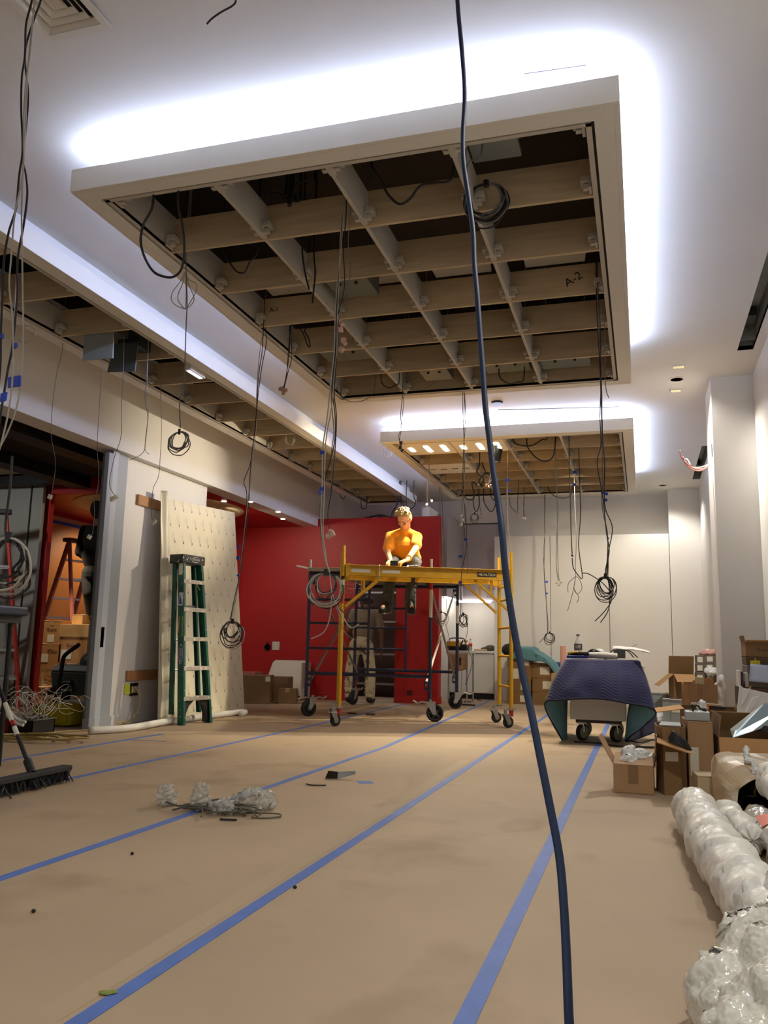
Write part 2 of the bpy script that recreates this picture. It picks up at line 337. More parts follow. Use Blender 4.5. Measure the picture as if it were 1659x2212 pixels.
# ================================================================ floating ceiling trays
ZB = 3.25; ZT = 3.38
M_TRAY = mat('tray paint','#ddd9d0',.55,var=.01)
M_SLOT = mat('dark slot','#2a241f',.8)
M_LED = mat('cool white led strip','#cfdcff',.5,emit=115)
M_LED2 = mat('dim led strip','#cdd8ff',.5,emit=8)
def bracket_mesh():
    b = MB(); b.box((0,0,.035),(.075,.016,.07)); b.box((0,.026,.054),(.075,.05,.03)); b.box((0,.02,.02),(.03,.034,.028))
    return b
BR = None
def tray(i, label, ncol, nrow, led, group):
    global BR
    x0,x1,y0,y1 = TR[i]
    t = thing('ceiling_tray', label, 'ceiling tray', ((x0+x1)/2,(y0+y1)/2,ZB), 0, group)
    b = MB(); th = .025
    for a in ((x0,x1,y0,y0+th),(x0,x1,y1-th,y1),(x0,x0+th,y0+th,y1-th),(x1-th,x1,y0+th,y1-th)): b.bx(*a,ZB,ZT)
    b.build('fascia', M_TRAY, t, bev=.002)
    w = .115; b = MB()
    for a in ((x0+th,x1-th,y0+th,y0+w),(x0+th,x1-th,y1-w,y1-th),(x0+th,x0+w,y0+w,y1-w),(x1-w,x1-th,y0+w,y1-w)): b.bx(*a,ZB,ZB+.02)
    b.build('soffit_frame', M_TRAY, t)
    b = MB(); q = w
    for a in ((x0+q,x1-q,y0+q,y0+q+.016),(x0+q,x1-q,y1-q-.016,y1-q),(x0+q,x0+q+.016,y0+q,y1-q),(x1-q-.016,x1-q,y0+q,y1-q)): b.bx(*a,ZB+.012,ZB+.03)
    b.build('shadow_slot', M_SLOT, t)
    b = MB(); q = w+.014
    for a in ((x0+q,x1-q,y0+q,y0+q+.026),(x0+q,x1-q,y1-q-.026,y1-q),(x0+q,x0+q+.026,y0+q,y1-q),(x1-q-.026,x1-q,y0+q,y1-q)): b.bx(*a,ZB+.002,ZB+.028)
    b.build('inner_rail', M_PRIMED, t)
    # shelf and upstand carrying the led strip, up to the ceiling
    b = MB(); q = IN
    for a in ((x0+th,x1-th,y0+th,y0+q),(x0+th,x1-th,y1-q,y1-th),(x0+th,x0+q,y0+q,y1-q),(x1-q,x1-th,y0+q,y1-q)): b.bx(*a,ZB+.065,ZB+.075)
    b.build('cove_shelf', M_TRAY, t)
    b = MB(); e = q+.02
    for a in ((x0+q,x1-q,y0+q,y0+e),(x0+q,x1-q,y1-e,y1-q),(x0+q,x0+e,y0+e,y1-e),(x1-e,x1-q,y0+e,y1-e)): b.bx(*a,ZB+.03,CEIL)
    b.build('upstand', M_CEIL, t)
    LS = .062; z = ZB+.136
    for side,m in led.items():
        b = MB(); c0 = .06
        if side == 'front': b.bx(x0+.1,x1-.1,y0+LS,y0+LS+.02,z-.006,z)
        if side == 'back': b.bx(x0+.1,x1-.1,y1-LS-.02,y1-LS,z-.006,z)
        if side == 'left': b.bx(x0+IN-.014,x0+IN,y0+.25,y1-.3,ZB+.165,ZB+.2)
        if side == 'right': b.bx(x1-LS-.02,x1-LS,y0+.1,y1-.45,z-.006,z)
        b.build('led_strip', m, t)
    # ribs
    ix0,ix1,iy0,iy1 = x0+w+.04,x1-w-.04,y0+w+.04,y1-w-.04
    xsr = [ix0+(ix1-ix0)*k/ncol for k in range(ncol+1)]; ysr = [iy0+(iy1-iy0)*k/nrow for k in range(nrow+1)]
    rz0,rz1 = ZB+.006,ZB+.225
    for k in range(1,nrow): MB().bx(ix0,ix1,ysr[k]-.011,ysr[k]+.011,rz0,rz1).build('cross_rib', M_PLY, t)
    for k in range(1,ncol): MB().bx(xsr[k]-.011,xsr[k]+.011,iy0,iy1,rz0+.002,rz1-.01).build('long_rib', M_PRIMED, t)
    MB().bx(ix0-.012,ix0,iy0,iy1,rz0,rz1).build('side_board', M_PRIMED, t); MB().bx(ix1,ix1+.012,iy0,iy1,rz0,rz1).build('side_board', M_PRIMED, t)
    MB().bx(ix0,ix1,iy0-.012,iy0,rz0,rz1).build('end_board', M_PLY, t); MB().bx(ix0,ix1,iy1,iy1+.012,rz0,rz1).build('end_board', M_PLY, t)
    for cx in range(ncol+1):
        for ry in range(0,nrow+1):
            for sx in ((1,) if cx == 0 else (-1,) if cx == ncol else (-1,1)):
                for sy in ((1,) if ry == 0 else (-1,) if ry == nrow else (-1,)):
                    p = (xsr[cx]+sx*.012-t.location.x, ysr[ry]+sy*.055-t.location.y, .012)
                    if BR is None:
                        BR = bracket_mesh().build('bracket', M_PRIMED, t, bev=.002, local=True); o = BR
                    else: o = part_copy(BR, t)
                    o.location = p; o.rotation_euler = (0,0,-PI/2 if sx>0 else PI/2)
    return t, xsr, ysr
T1,X1,Y1 = tray(0,'large nearest coffered ceiling tray, all cells open, glowing white on its near and right sides',4,6,{'front':M_LED,'right':M_LED,'left':mat('side led strip','#c4d2ff',.5,emit=34),'back':M_LED2},None)
T2,X2,Y2 = tray(1,'far coffered ceiling tray with small bright slot lights in its near left corner',4,6,{'front':M_LED,'right':M_LED,'left':mat('side led strip','#c4d2ff',.5,emit=34),'back':M_LED2},None)
T3,X3,Y3 = tray(2,'long narrow coffered ceiling tray, one cell wide, beside the left wall',1,18,{},None)
# panels with lights in tray 2
def slot_panel(ci, rj, slots, lit):
    a,b_,c,d = X2[ci]+.014,X2[ci+1]-.014,Y2[rj]+.012,Y2[rj+1]-.012
    p = MB().bx(a,b_,c,d,ZB+.004,ZB+.018).build('access_panel', M_TRAY, T2, bev=.002)
    for k in range(slots):
        x = a+(b_-a)*(k+.5)/slots; b = MB()
        if lit:
            L = .13 if not (k == 0) else .07
            n = 16; pts = []
            for i in range(n):
                an = 2*PI*i/n; pts.append((x+.032*math.cos(an)+0, (c+d)/2+.032*math.sin(an)+(L if math.sin(an)>0 else -L), ZB+.0035))
            b.prism(pts,(0,0,-.003)); b.build('slot_lens', mat('lit lens','#fff0d2',.4,emit=14), p)
        else:
            b.bx(x-.045,x+.045,(c+d)/2-.012,(c+d)/2+.012,ZB+.001,ZB+.005); b.build('slot', M_SLOT, p)
slot_panel(0,0,3,True); slot_panel(1,0,3,True); slot_panel(0,2,4,False)

# ================================================================ fixtures in the ceiling
t = thing('air_vent','square white ceiling air vent with nested louvre frames','air vent',(-2.3,2.52,CEIL-.02))
x0,x1,y0,y1 = VENT
for k in range(6):
    q = k*.033; b = MB(); z = CEIL-.018+k*.006; a0,a1,c0,c1 = x0+q,x1-q,y0+q,y1-q; h = .02 if k else .035; dz = .018 if k else .0
    for s in range(4):
        o = [(a0,c0),(a1,c0),(a1,c1),(a0,c1)]; i = [(a0+h,c0+h),(a1-h,c0+h),(a1-h,c1-h),(a0+h,c1-h)]
        b.prism([(*o[s],z),(*o[(s+1)%4],z),(*i[(s+1)%4],z+dz),(*i[s],z+dz)],(0,0,.003))
    b.build('vent_frame' if k == 0 else 'louvre_ring', M_TRAY, t)
MB().bx(x0+.2*.95,x1-.19,y0+.19,y1-.19,CEIL+.012,CEIL+.018).build('centre_plate', M_TRAY, t)
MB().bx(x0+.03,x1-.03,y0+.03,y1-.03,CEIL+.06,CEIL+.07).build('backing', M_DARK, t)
M_GALV = mat('dull galvanised sheet','#959c9b',.5,metal=.12,var=.08,vs=6)
for i,(a,b_,c,d) in enumerate(SLOTS):
    t = thing('linear_slot',('long dark slot recess in the ceiling beside the near right wall','dark slot recess in the ceiling beyond the column')[i],'ceiling slot',((a+b_)/2,(c+d)/2,CEIL))
    b = MB(); b.bx(a-.002,a,c,d,CEIL+.001,CEIL+.2); b.bx(b_,b_+.002,c,d,CEIL+.001,CEIL+.2); b.bx(a,b_,d,d+.002,CEIL+.001,CEIL+.2); b.bx(a,b_,c,d,CEIL+.2,CEIL+.205); b.build('recess_box', M_GALV, t)
    MB().bx(a+.02,b_-.02,d-.5,d-.25,CEIL+.12,CEIL+.198).build('recess_block', mat('dark duct','#3b3f40',.6), t)
    b = MB(); b.bx(a,b_,d-.2,d-.196,CEIL+.02,CEIL+.2); b.build('baffle', M_GALV, t)
M_LENS = mat('lit downlight lens','#ffe9c4',.4,emit=18); M_LENSD = mat('dim downlight lens','#e8d8a8',.4,emit=.6)
def downlight(x,y,r,lit,label,sq=False,grp=None):
    t = thing('downlight',label,'downlight',(x,y,CEIL-.006),0,grp)
    if sq:
        b = MB(); b.bx(x-.06,x+.06,y-.045,y+.045,CEIL-.006,CEIL-.0005); b.build('trim_plate', M_TRAY, t); MB().bx(x-.045,x+.045,y-.025,y+.025,CEIL-.009,CEIL-.006).build('lens', M_LENSD, t)
    else:
        MB().lathe([(r*.78,CEIL-.008),(r,CEIL-.006),(r,CEIL-.001),(r*.78,CEIL-.001),(r*.78,CEIL-.008)],(x,y,0),24).build('trim_ring', M_TRAY, t); MB().lathe([(r*.77,CEIL-.0065),(r*.77,CEIL-.002)],(x,y,0),24).build('lens', M_LENS if lit else M_LENSD, t)
downlight(.381,8.30,.075,True,'bright round downlight in the ceiling in front of the column')
downlight(.384,7.93,.06,False,'dim square downlight nearest the camera, before the bright round one',True)
downlight(.384,8.68,.06,False,'dim square downlight just beyond the bright round one, by the column',True)
downlight(.365,13.77,.07,True,'bright round downlight near the far right corner of the ceiling')
downlight(-.09,13.85,.03,False,'tiny round downlight near the back wall behind the far tray')
b = MB(); b.lathe([(.055,CEIL-.02),(.065,CEIL-.012),(.065,CEIL-.0005)],(-1.45,8.68,0),20); tag(b.build('smoke_detector', M_BLACK, None),'dark round detector on the ceiling between the two coffered trays','detector')
# boxes and ducts above the trays
def hangbox(px, sz, label, m=None, cat='electrical box'):
    t = thing('transformer_box',label,cat,(px[0],px[1],px[2]))
    x,y,z = px; MB().box((x,y,z+sz[2]/2),sz).build('enclosure', m or mat('grey transformer steel','#636a67',.5,metal=.1,var=.05), t, bev=.004)
    for k in (-1,1): MB().cyl((x+k*sz[0]*.2,y-sz[1]*.3,z),(x+k*sz[0]*.2,y-sz[1]*.3,z-.015),.012).build('cable_gland', M_BLACK, t)
    for k in (-1,1): MB().cyl((x+k*sz[0]*.4,y,z+sz[2]),(x+k*sz[0]*.4,y,4.4),.004).build('hanger_rod', M_ZINC, t)
    return t
def cell(i,X_,Y_,c,r): return ((X_[c]+X_[c+1])/2,(Y_[r]+Y_[r+1])/2)
for c,r,sz,dx,z,lab in ((1,2,(.3,.3,.2),-.1,3.34,'grey steel box above the near tray, mid row, behind the long white cables'),(0,4,(.42,.26,.2),.05,3.33,'grey steel box above the near tray, left column toward its back'),(1,5,(.26,.3,.16),.05,3.31,'grey steel box with a pale label at the back of the near tray'),(2,5,(.4,.26,.16),.06,3.33,'grey steel box with a looped black cable at the back of the near tray'),(3,5,(.42,.26,.16),-.07,3.33,'grey steel box in the back right corner cell of the near tray')):
    x,y = cell(0,X1,Y1,c,r); hangbox((x+dx,y,z),sz,lab)
for (cs,m,lab) in (([(-4.223,5.35,3.05),(-3.943,5.35,3.049),(-3.958,5.35,3.32),(-4.224,5.35,3.334)],M_GALV,'square grey steel cover plate hanging below the narrow tray, nearest one'),([(-4.282,5.75,3.09),(-4.01,5.75,3.077),(-3.999,5.75,3.336),(-4.231,5.75,3.341)],mat('dark galvanised sheet','#60686a',.5,metal=.4,var=.08),'dark grey steel cover plate hanging below the narrow tray, behind the first one')):
    t = thing('junction_box',lab,'electrical box',cs[0]); b = MB(); b.prism([V(c) for c in cs],(.003,.008,0)); b.build('cover_plate', m, t)
    c = (V(cs[2])+V(cs[3]))/2; MB().bx(c.x-.12,c.x+.1,c.y+.05,c.y+.25,c.z-.02,c.z+.28).build('enclosure', mat('dark duct','#3b3f40',.6), t)
    MB().cyl(c+V((0,.12,.27)),V((c.x,c.y+.12,4.4)),.005).build('hanger_rod', M_ZINC, t)
x,y = cell(0,X1,Y1,3,0)
t = thing('air_duct','silver square duct above the near right corner of the near tray','duct',(x,y,3.45)); MB().bx(x-.3,x-.06,Y1[0]+.12,Y1[1]-.1,3.53,4.39).build('duct_body', M_GALV, t); MB().bx(x-.31,x-.05,Y1[0]+.11,Y1[1]-.09,3.5,3.53).build('duct_flange', M_GALV, t)
for c,r,lab in ((0,2,'pale board offcut lying across the left column of the near tray'),(2,2,'angled pale board offcut above the third column of the near tray'),(1,2,'angled pale board offcut above the second column of the near tray'),(3,2,'large pale board offcut marked with pencil above the right column')):
    x,y = cell(0,X1,Y1,c,r); b = MB(); q = rnd(-.06,.06); z = 3.478
    b.prism([(x-.2,y-.1,z),(x+.12,y-.22,z),(x+.24,y-.05,z),(x+.2,y+.27,z),(x-.2,y+.27,z)],(0,0,.012)); tag(b.build('board_offcut', M_PRIMED, None),lab,'board')
x,y = X1[3],Y1[3]; text('A-2',.085,M_INK,facing((X1[3]+.44,Y1[3]-.0125,3.37),(0,-1,0)) @ Matrix.Rotation(.5,4,'Z'),T1,'pencil_mark')
x,y = X1[0],Y1[3]; text('A-1',.05,M_INK,facing((X1[0]+.12,Y1[3]-.0125,3.38),(0,-1,0)),T1,'pencil_mark')
# small white lamp head hooked on the narrow tray
p = V((-3.767,6.298,3.24)); t = thing('linear_lamp','short white lamp bar fixed under the edge of the narrow tray','lamp',p); MB().box(p+V((0,0,0)),(.07,.26,.06)).build('housing', M_TRAY, t, bev=.003); MB().box(p+V((0,0,-.032)),(.03,.22,.006)).build('lens', mat('lamp bar lens','#eef0ff',.4,emit=3), t)
# track spot under the far tray
p = V((-1.62,9.62,3.2)); t = thing('spot_lamp','black adjustable spot lamp hanging among the far tray slot lights','spot lamp',p)
MB().cyl(p+V((0,0,.05)),p+V((0,0,-.02)),.02).build('stem', M_BLACK, t); MB().cyl(p+V((.03,.0,.0)),p+V((-.0,-.02,-.15)),.05,.055).build('lamp_head', M_BLACK, t); MB().cyl(p+V((-.0,-.02,-.152)),p+V((-.0,-.02,-.155)),.045).build('lens', M_GALV, t)
# ================================================================ hanging cables
def coil(c, r, n, nrm, m, rr=.004, sq=1.0, jit=.3, name=None):
    """loops of cable bunched at the top; returns list of closed loops"""
    c = V(c); z = V(nrm).normalized(); x = V((0,0,1)).cross(z).normalized(); y = V((0,0,1)); out = []
    top = c+y*r
    for k in range(n):
        R = r*(1+rnd(-jit,jit)); ax = rnd(-.6,.6); fx = rnd(.75,1.15); pts = []
        for i in range(14):
            a = 2*PI*i/14; q = V((math.sin(a)*R*sq*fx, math.cos(a)*R)); q = V((q.x*math.cos(ax)-q.y*math.sin(ax), q.x*math.sin(ax)+q.y*math.cos(ax)))
            pts.append(top + x*(q.x+0) + y*(q.y-R) + z*rnd(-.012,.012)*max(.2,1-math.cos(a)))
        out.append(pts)
    return out
def bundle(label, strands, mats, r=.0035, flags=(), conns=(), coils=(), group=None, cat='cable', name='cable_bundle', cm=None):
    p0 = strands[0][0] if strands else coils[0][0]; t = thing(name,label,cat,p0,0,group)
    for i,s in enumerate(strands):
        rr = r[i] if isinstance(r,(list,tuple)) else r; s = list(s)
        if s[0][2] > 2.95: s = [(s[0][0],s[0][1],4.4),(s[0][0],s[0][1],max(s[0][2]+.05,3.6))]+s      # fed from above the ceiling
        if s[-1][2] > 3.08: s = s+[(s[-1][0],s[-1][1],3.6),(s[-1][0],s[-1][1],4.4)]
        MB().tube(s,rr,6).build('cable_strand', mats[i%len(mats)], t, smooth=True)
    for ci,(c,R,n,sq) in enumerate(coils):
        for k,l in enumerate(coil(c,R,n,(0,-1,0),None,sq=sq)):
            MB().tube(l,(r if not isinstance(r,(list,tuple)) else r[k%len(r)]),6,True,4).build('cable_loop', mats[k%len(mats)], t, smooth=True)
        b = MB(); b.cyl(V(c)+V((0,0,R-.015)),V(c)+V((0,0,R+.02)),R*.14); b.build('cable_tie', M_BLACK, t)
    for p,sz in flags:
        p = V(p); b = MB(); b.box(p+V((sz*.3,0,0)),(sz,.008,sz*.75),Rz(rnd(-.5,.5)) @ Ry(rnd(-.3,.3))); b.build('tape_flag', M_BTAPE, t)
    for p in conns:
        p = V(p); b = MB()
        b.box(p,(.022,.02,.028),Ry(rnd(-.7,.7))@Rx(rnd(-.7,.7))); b.build('connector', cm or M_CABLEW, t)
    return t
K,G_,W1 = M_CABLE,M_CABLEG,mat('dusty white cable','#aaa59a',.5)
M_CORD = mat('blue rubber cord','#0b274d',.6,var=.12,vs=20)
pts = [(-0.531,2.35,3.173),(-0.514,2.31,2.894),(-0.489,2.269,2.677),(-0.471,2.229,2.495),(-0.467,2.188,2.339),(-0.456,2.148,2.224),(-0.432,2.108,2.084),(-0.411,2.067,1.963),(-0.399,2.027,1.85),(-0.383,1.987,1.74),(-0.368,1.946,1.624),(-0.353,1.906,1.513),(-0.339,1.865,1.408),(-0.322,1.825,1.319),(-0.306,1.785,1.235),(-0.288,1.744,1.155),(-0.274,1.704,1.089),(-0.259,1.663,0.99),(-0.238,1.623,0.888),(-0.217,1.583,0.81),(-0.197,1.542,0.746),(-0.178,1.502,0.679),(-0.157,1.462,0.602),(-0.137,1.421,0.525),(-0.127,1.381,0.46),(-0.12,1.34,0.395),(-0.114,1.3,0.328)]
pts = [(pts[0][0],pts[0][1]+.05,CEIL)]+pts+[(pts[-1][0]+.01,pts[-1][1]-.03,pts[-1][2]-.12),(pts[-1][0]+.05,pts[-1][1]-.12,.06),(pts[-1][0]+.2,pts[-1][1]-.25,.008),(pts[-1][0]+.6,pts[-1][1]-.3,.008)]
t = MB().tube(pts,.0068,10,k=5).build('power_cord', M_CORD, None, smooth=True); tag(t,'thick blue cord hanging in the foreground from ceiling to floor','cord')
# near left bundle
def sc(l,ox,oy,k): return [(ox+a/k,oy+b/k) for a,b in l]
bundle("long black and white cables with blue tape flags at the left edge nearest the camera",
 [[(-2.185,2.3,3.398),(-2.185,2.3,3.277),(-2.201,2.3,3.172),(-2.191,2.3,3.038),(-2.195,2.3,2.945),(-2.183,2.3,2.813),(-2.158,2.3,2.642),(-2.162,2.3,2.536),(-2.161,2.3,2.411),(-2.183,2.3,2.321),(-2.192,2.3,2.213),(-2.183,2.3,2.069),(-2.173,2.3,1.928),(-2.16,2.3,1.788),(-2.164,2.3,1.618)],[(-2.167,2.33,3.419),(-2.171,2.33,3.298),(-2.195,2.33,3.215),(-2.221,2.33,3.079),(-2.186,2.33,2.9),(-2.18,2.33,2.768),(-2.183,2.33,2.64),(-2.159,2.33,2.559),(-2.144,2.33,2.475),(-2.147,2.33,2.357),(-2.159,2.33,2.223),(-2.145,2.33,2.078),(-2.144,2.33,1.889),(-2.154,2.33,1.798),(-2.164,2.33,1.661),(-2.176,2.33,1.526)],[(-2.155,2.28,3.373),(-2.153,2.28,3.213),(-2.15,2.28,3.053),(-2.154,2.28,2.859),(-2.14,2.28,2.677),(-2.128,2.28,2.569),(-2.132,2.28,2.476),(-2.145,2.28,2.374),(-2.142,2.28,2.198),(-2.138,2.28,2.096),(-2.109,2.28,1.966),(-2.086,2.28,1.776),(-2.086,2.28,1.641),(-2.106,2.28,1.51),(-2.13,2.28,1.429)],[(-2.175,2.31,3.404),(-2.181,2.31,3.224),(-2.179,2.31,2.966),(-2.164,2.31,2.733),(-2.147,2.31,2.431),(-2.123,2.31,2.236),(-2.102,2.31,2.065),(-2.085,2.31,1.932),(-2.075,2.31,1.785),(-2.079,2.31,1.666),(-2.108,2.31,1.567),(-2.15,2.31,1.486)]],
 [K,K,W1,W1],[.004,.004,.003,.003],flags=[((-2.107,2.3,1.741),.05),((-2.145,2.3,1.688),.04),((-2.129,2.32,1.884),.022),((-2.175,2.3,1.914),.022)])
bundle("big black and white cable coil at the left edge before the red ladder",[[(-2.072,2.3,1.472),(-2.068,2.3,1.366),(-2.072,2.3,1.237),(-2.063,2.3,1.189)]],[K,W1,K,W1,K],.0042,coils=[((-2.053,2.3,1.1),.085,9,1.0)])
bundle('single thin white cable loop against the header, by the near cables',[[(-3.889,4.2,3.228),(-3.878,4.2,3.033),(-3.871,4.2,2.872),(-3.857,4.2,2.82),(-3.813,4.2,2.851),(-3.751,4.2,2.848),(-3.701,4.2,2.818),(-3.691,4.2,2.786),(-3.719,4.2,2.748),(-3.782,4.2,2.735),(-3.829,4.2,2.764)]],[W1],.003)
# from the narrow tray
bundle('thin grey wire from the narrow tray ending in a clip beside the red trim',[[(-4.502,5.431,3.4),(-4.493,5.431,3.175),(-4.522,5.431,3.019),(-4.539,5.431,2.785),(-4.531,5.431,2.494),(-4.469,5.431,2.28),(-4.46,5.431,2.147),(-4.477,5.431,1.971)]],[G_],.0025,conns=[(-3.634,4.4,1.755)])
bundle("thin grey wire with a small square clip in front of the man in black",[[(-4.109,5.444,3.1),(-4.101,5.444,2.721),(-4.092,5.444,2.378),(-4.062,5.444,2.189),(-4.053,5.444,2.041),(-4.077,5.444,1.931),(-4.067,5.444,1.82),(-4.07,5.444,1.674),(-4.089,5.444,1.649)]],[G_],.0025,conns=[(-3.687,4.9,1.56)])
bundle('thin grey wire from the narrow tray ending over the folding door frame',[[(-3.982,5.519,3.4),(-3.957,5.519,3.043),(-3.949,5.519,2.694),(-3.93,5.519,2.464),(-3.975,5.519,2.296),(-3.998,5.519,2.165),(-4.001,5.519,2.053),(-3.938,5.519,1.962)]],[G_],.0025,conns=[(-3.282,4.6,1.777),(-3.309,4.6,1.765)])
bundle('thin wire pair from the narrow tray with a split curled end',[[(-3.867,5.703,3.4),(-3.862,5.703,3.058),(-3.861,5.703,2.82),(-3.822,5.703,2.66),(-3.829,5.703,2.466),(-3.831,5.703,2.381),(-3.879,5.703,2.333),(-3.968,5.703,2.303)],[(-3.867,5.703,3.4),(-3.851,5.703,2.977),(-3.82,5.703,2.738),(-3.823,5.703,2.505),(-3.827,5.703,2.389),(-3.785,5.703,2.344)]],[G_,W1],.0025)
bundle('thin grey wire from the narrow tray ending in clips above the wooden strip',[[(-4.246,6.502,3.4),(-4.233,6.502,3.084),(-4.203,6.502,2.816),(-4.195,6.502,2.509),(-4.201,6.502,2.335),(-4.246,6.502,2.229),(-4.249,6.502,2.079),(-4.248,6.502,1.993),(-4.227,6.502,1.916)]],[G_],.0025,conns=[(-3.641,5.6,1.764),(-3.621,5.6,1.775)])
bundle('thin cable ending in a flat rosette coil against the lit header wall',[[(-2.712,4.346,3.25),(-2.686,4.346,2.967),(-2.682,4.346,2.814),(-2.676,4.346,2.631),(-2.67,4.346,2.392),(-2.693,4.346,2.304),(-2.675,4.346,2.142)]],[G_],.0035,coils=[((-2.851,4.62,2.137),.06,6,1.1)])
bundle('pale oval cable loops tied with a black band at the near tray left edge',[[(-2.821,4.509,3.25),(-2.902,4.509,3.117),(-2.89,4.509,3.042),(-2.797,4.509,2.99)],[(-2.823,4.523,3.25),(-2.867,4.523,3.093),(-2.835,4.523,3.026),(-2.802,4.523,2.997)],[(-2.816,4.524,3.25),(-2.805,4.524,3.087),(-2.803,4.524,2.997)],[(-2.814,4.525,3.25),(-2.751,4.525,3.082),(-2.755,4.525,3.034),(-2.8,4.525,2.997)],[(-2.82,4.524,3.25),(-2.728,4.524,3.149),(-2.793,4.524,3.006)]],[W1],.003)
bundle('black and white cables with a round coil beside the printed board',[[(-2.711,5.485,3.3),(-2.713,5.485,3.041),(-2.729,5.485,2.895),(-2.735,5.485,2.713),(-2.737,5.485,2.461),(-2.755,5.485,2.284),(-2.763,5.485,2.072),(-2.763,5.485,1.863),(-2.778,5.485,1.656),(-2.801,5.485,1.382),(-2.844,5.485,1.146),(-2.866,5.485,1.012)],[(-2.72,5.53,3.3),(-2.704,5.53,3.13),(-2.73,5.53,2.947),(-2.75,5.53,2.728),(-2.768,5.53,2.403),(-2.787,5.53,2.189),(-2.833,5.53,2.049),(-2.806,5.53,1.96),(-2.801,5.53,1.732),(-2.814,5.53,1.49),(-2.85,5.53,1.182),(-2.886,5.53,1.013)],[(-2.727,5.528,3.3),(-2.756,5.528,3.023),(-2.762,5.528,2.765),(-2.753,5.528,2.438),(-2.775,5.528,2.188),(-2.779,5.528,2.046),(-2.798,5.528,1.836),(-2.806,5.528,1.697),(-2.836,5.528,1.284),(-2.881,5.528,1.013)]],[K,K,W1],.0032,flags=[((-2.74,5.3,1.447),.03),((-2.734,5.3,1.526),.02),((-2.729,5.3,1.322),.018)],coils=[((-2.75,5.3,0.923),.075,11,1.0)])
bundle('short black cables with tan clips hanging off the left edge of the near tray',[[(-2.562,5.637,3.3),(-2.556,5.637,3.081),(-2.569,5.637,2.933),(-2.593,5.637,2.779)],[(-2.554,5.638,3.3),(-2.535,5.638,3.042),(-2.561,5.638,2.914),(-2.586,5.638,2.794)],[(-2.569,5.664,3.3),(-2.578,5.664,3.055),(-2.585,5.664,2.869),(-2.614,5.664,2.804)]],[K],.0028,conns=[(-2.534,5.5,2.733),(-2.553,5.5,2.741),(-2.525,5.5,2.707),(-2.511,5.5,2.727)],cm=mat('tan clip','#b08f78',.6))
# centre bundle in front of the red partition
M_CLIP = mat('pinkish wire clip','#c9a596',.6)
bundle("long white and black cables with blue tape and a coil before the scaffold's left end",
 [[(-1.587,4.1,3.555),(-1.564,4.1,3.385),(-1.574,4.1,3.16),(-1.574,4.1,2.993),(-1.585,4.1,2.829),(-1.59,4.1,2.638),(-1.589,4.1,2.45),(-1.604,4.1,2.265),(-1.617,4.1,2.082),(-1.637,4.1,1.901),(-1.633,4.1,1.721),(-1.635,4.1,1.544),(-1.619,4.1,1.394),(-1.599,4.1,1.294),(-1.579,4.1,1.245)],[(-1.581,4.1,3.554),(-1.561,4.1,3.356),(-1.567,4.1,3.103),(-1.573,4.1,2.882),(-1.577,4.1,2.664),(-1.575,4.1,2.448),(-1.584,4.1,2.316),(-1.594,4.1,2.132),(-1.62,4.1,1.952),(-1.622,4.1,1.772),(-1.619,4.1,1.619),(-1.618,4.1,1.443),(-1.591,4.1,1.282),(-1.576,4.1,1.24)],[(-1.569,4.12,3.555),(-1.552,4.12,3.309),(-1.561,4.12,3.057),(-1.549,4.12,2.833),(-1.591,4.12,2.619),(-1.591,4.12,2.457),(-1.6,4.12,2.244),(-1.579,4.12,2.085),(-1.579,4.12,1.929),(-1.621,4.12,1.75),(-1.647,4.12,1.598),(-1.633,4.12,1.421),(-1.598,4.12,1.272)],[(-1.552,4.12,3.552),(-1.525,4.12,3.333),(-1.535,4.12,3.109),(-1.516,4.12,2.94),(-1.533,4.12,2.777),(-1.575,4.12,2.645),(-1.58,4.12,2.456),(-1.605,4.12,2.218),(-1.584,4.12,2.007),(-1.593,4.12,1.878),(-1.585,4.12,1.723),(-1.598,4.12,1.572)],[(-1.564,4.1,3.385),(-1.574,4.1,2.993),(-1.582,4.1,2.719),(-1.576,4.1,2.395),(-1.581,4.1,2.21),(-1.563,4.1,2.078),(-1.565,4.1,1.897),(-1.578,4.1,1.669),(-1.595,4.1,1.543),(-1.576,4.1,1.443)]],
 [W1,W1,K,G_,K],[.0035,.003,.0032,.0025,.003],flags=[((-1.647,4.1,1.881),.024),((-1.64,4.1,1.681),.022),((-1.647,4.1,1.658),.024)],conns=[(-1.55,4.1,2.607),(-1.537,4.1,2.512),(-1.555,4.1,2.575),(-1.531,4.1,2.498),(-1.546,4.1,2.459),(-1.576,4.1,1.443),(-1.588,4.1,1.423),(-1.565,4.1,1.435)],coils=[((-1.594,4.1,1.152),.075,9,1.0)],cm=M_CLIP)
bundle('loose white and black cable tails curling below the coil on the scaffold end',[[(-1.576,4.1,1.24),(-1.559,4.1,1.123),(-1.563,4.1,1.002),(-1.594,4.1,0.918),(-1.665,4.1,0.88)],[(-1.574,4.1,1.233),(-1.548,4.1,1.099),(-1.48,4.1,0.979),(-1.44,4.1,0.941),(-1.403,4.1,0.961)],[(-1.581,4.12,1.235),(-1.55,4.12,1.076),(-1.475,4.12,1.004),(-1.427,4.12,0.928)],[(-1.579,4.1,1.233),(-1.603,4.1,1.167),(-1.534,4.1,1.051),(-1.478,4.1,0.917),(-1.398,4.1,0.871)]],[W1,W1,K,G_],[.003,.003,.0028,.002])
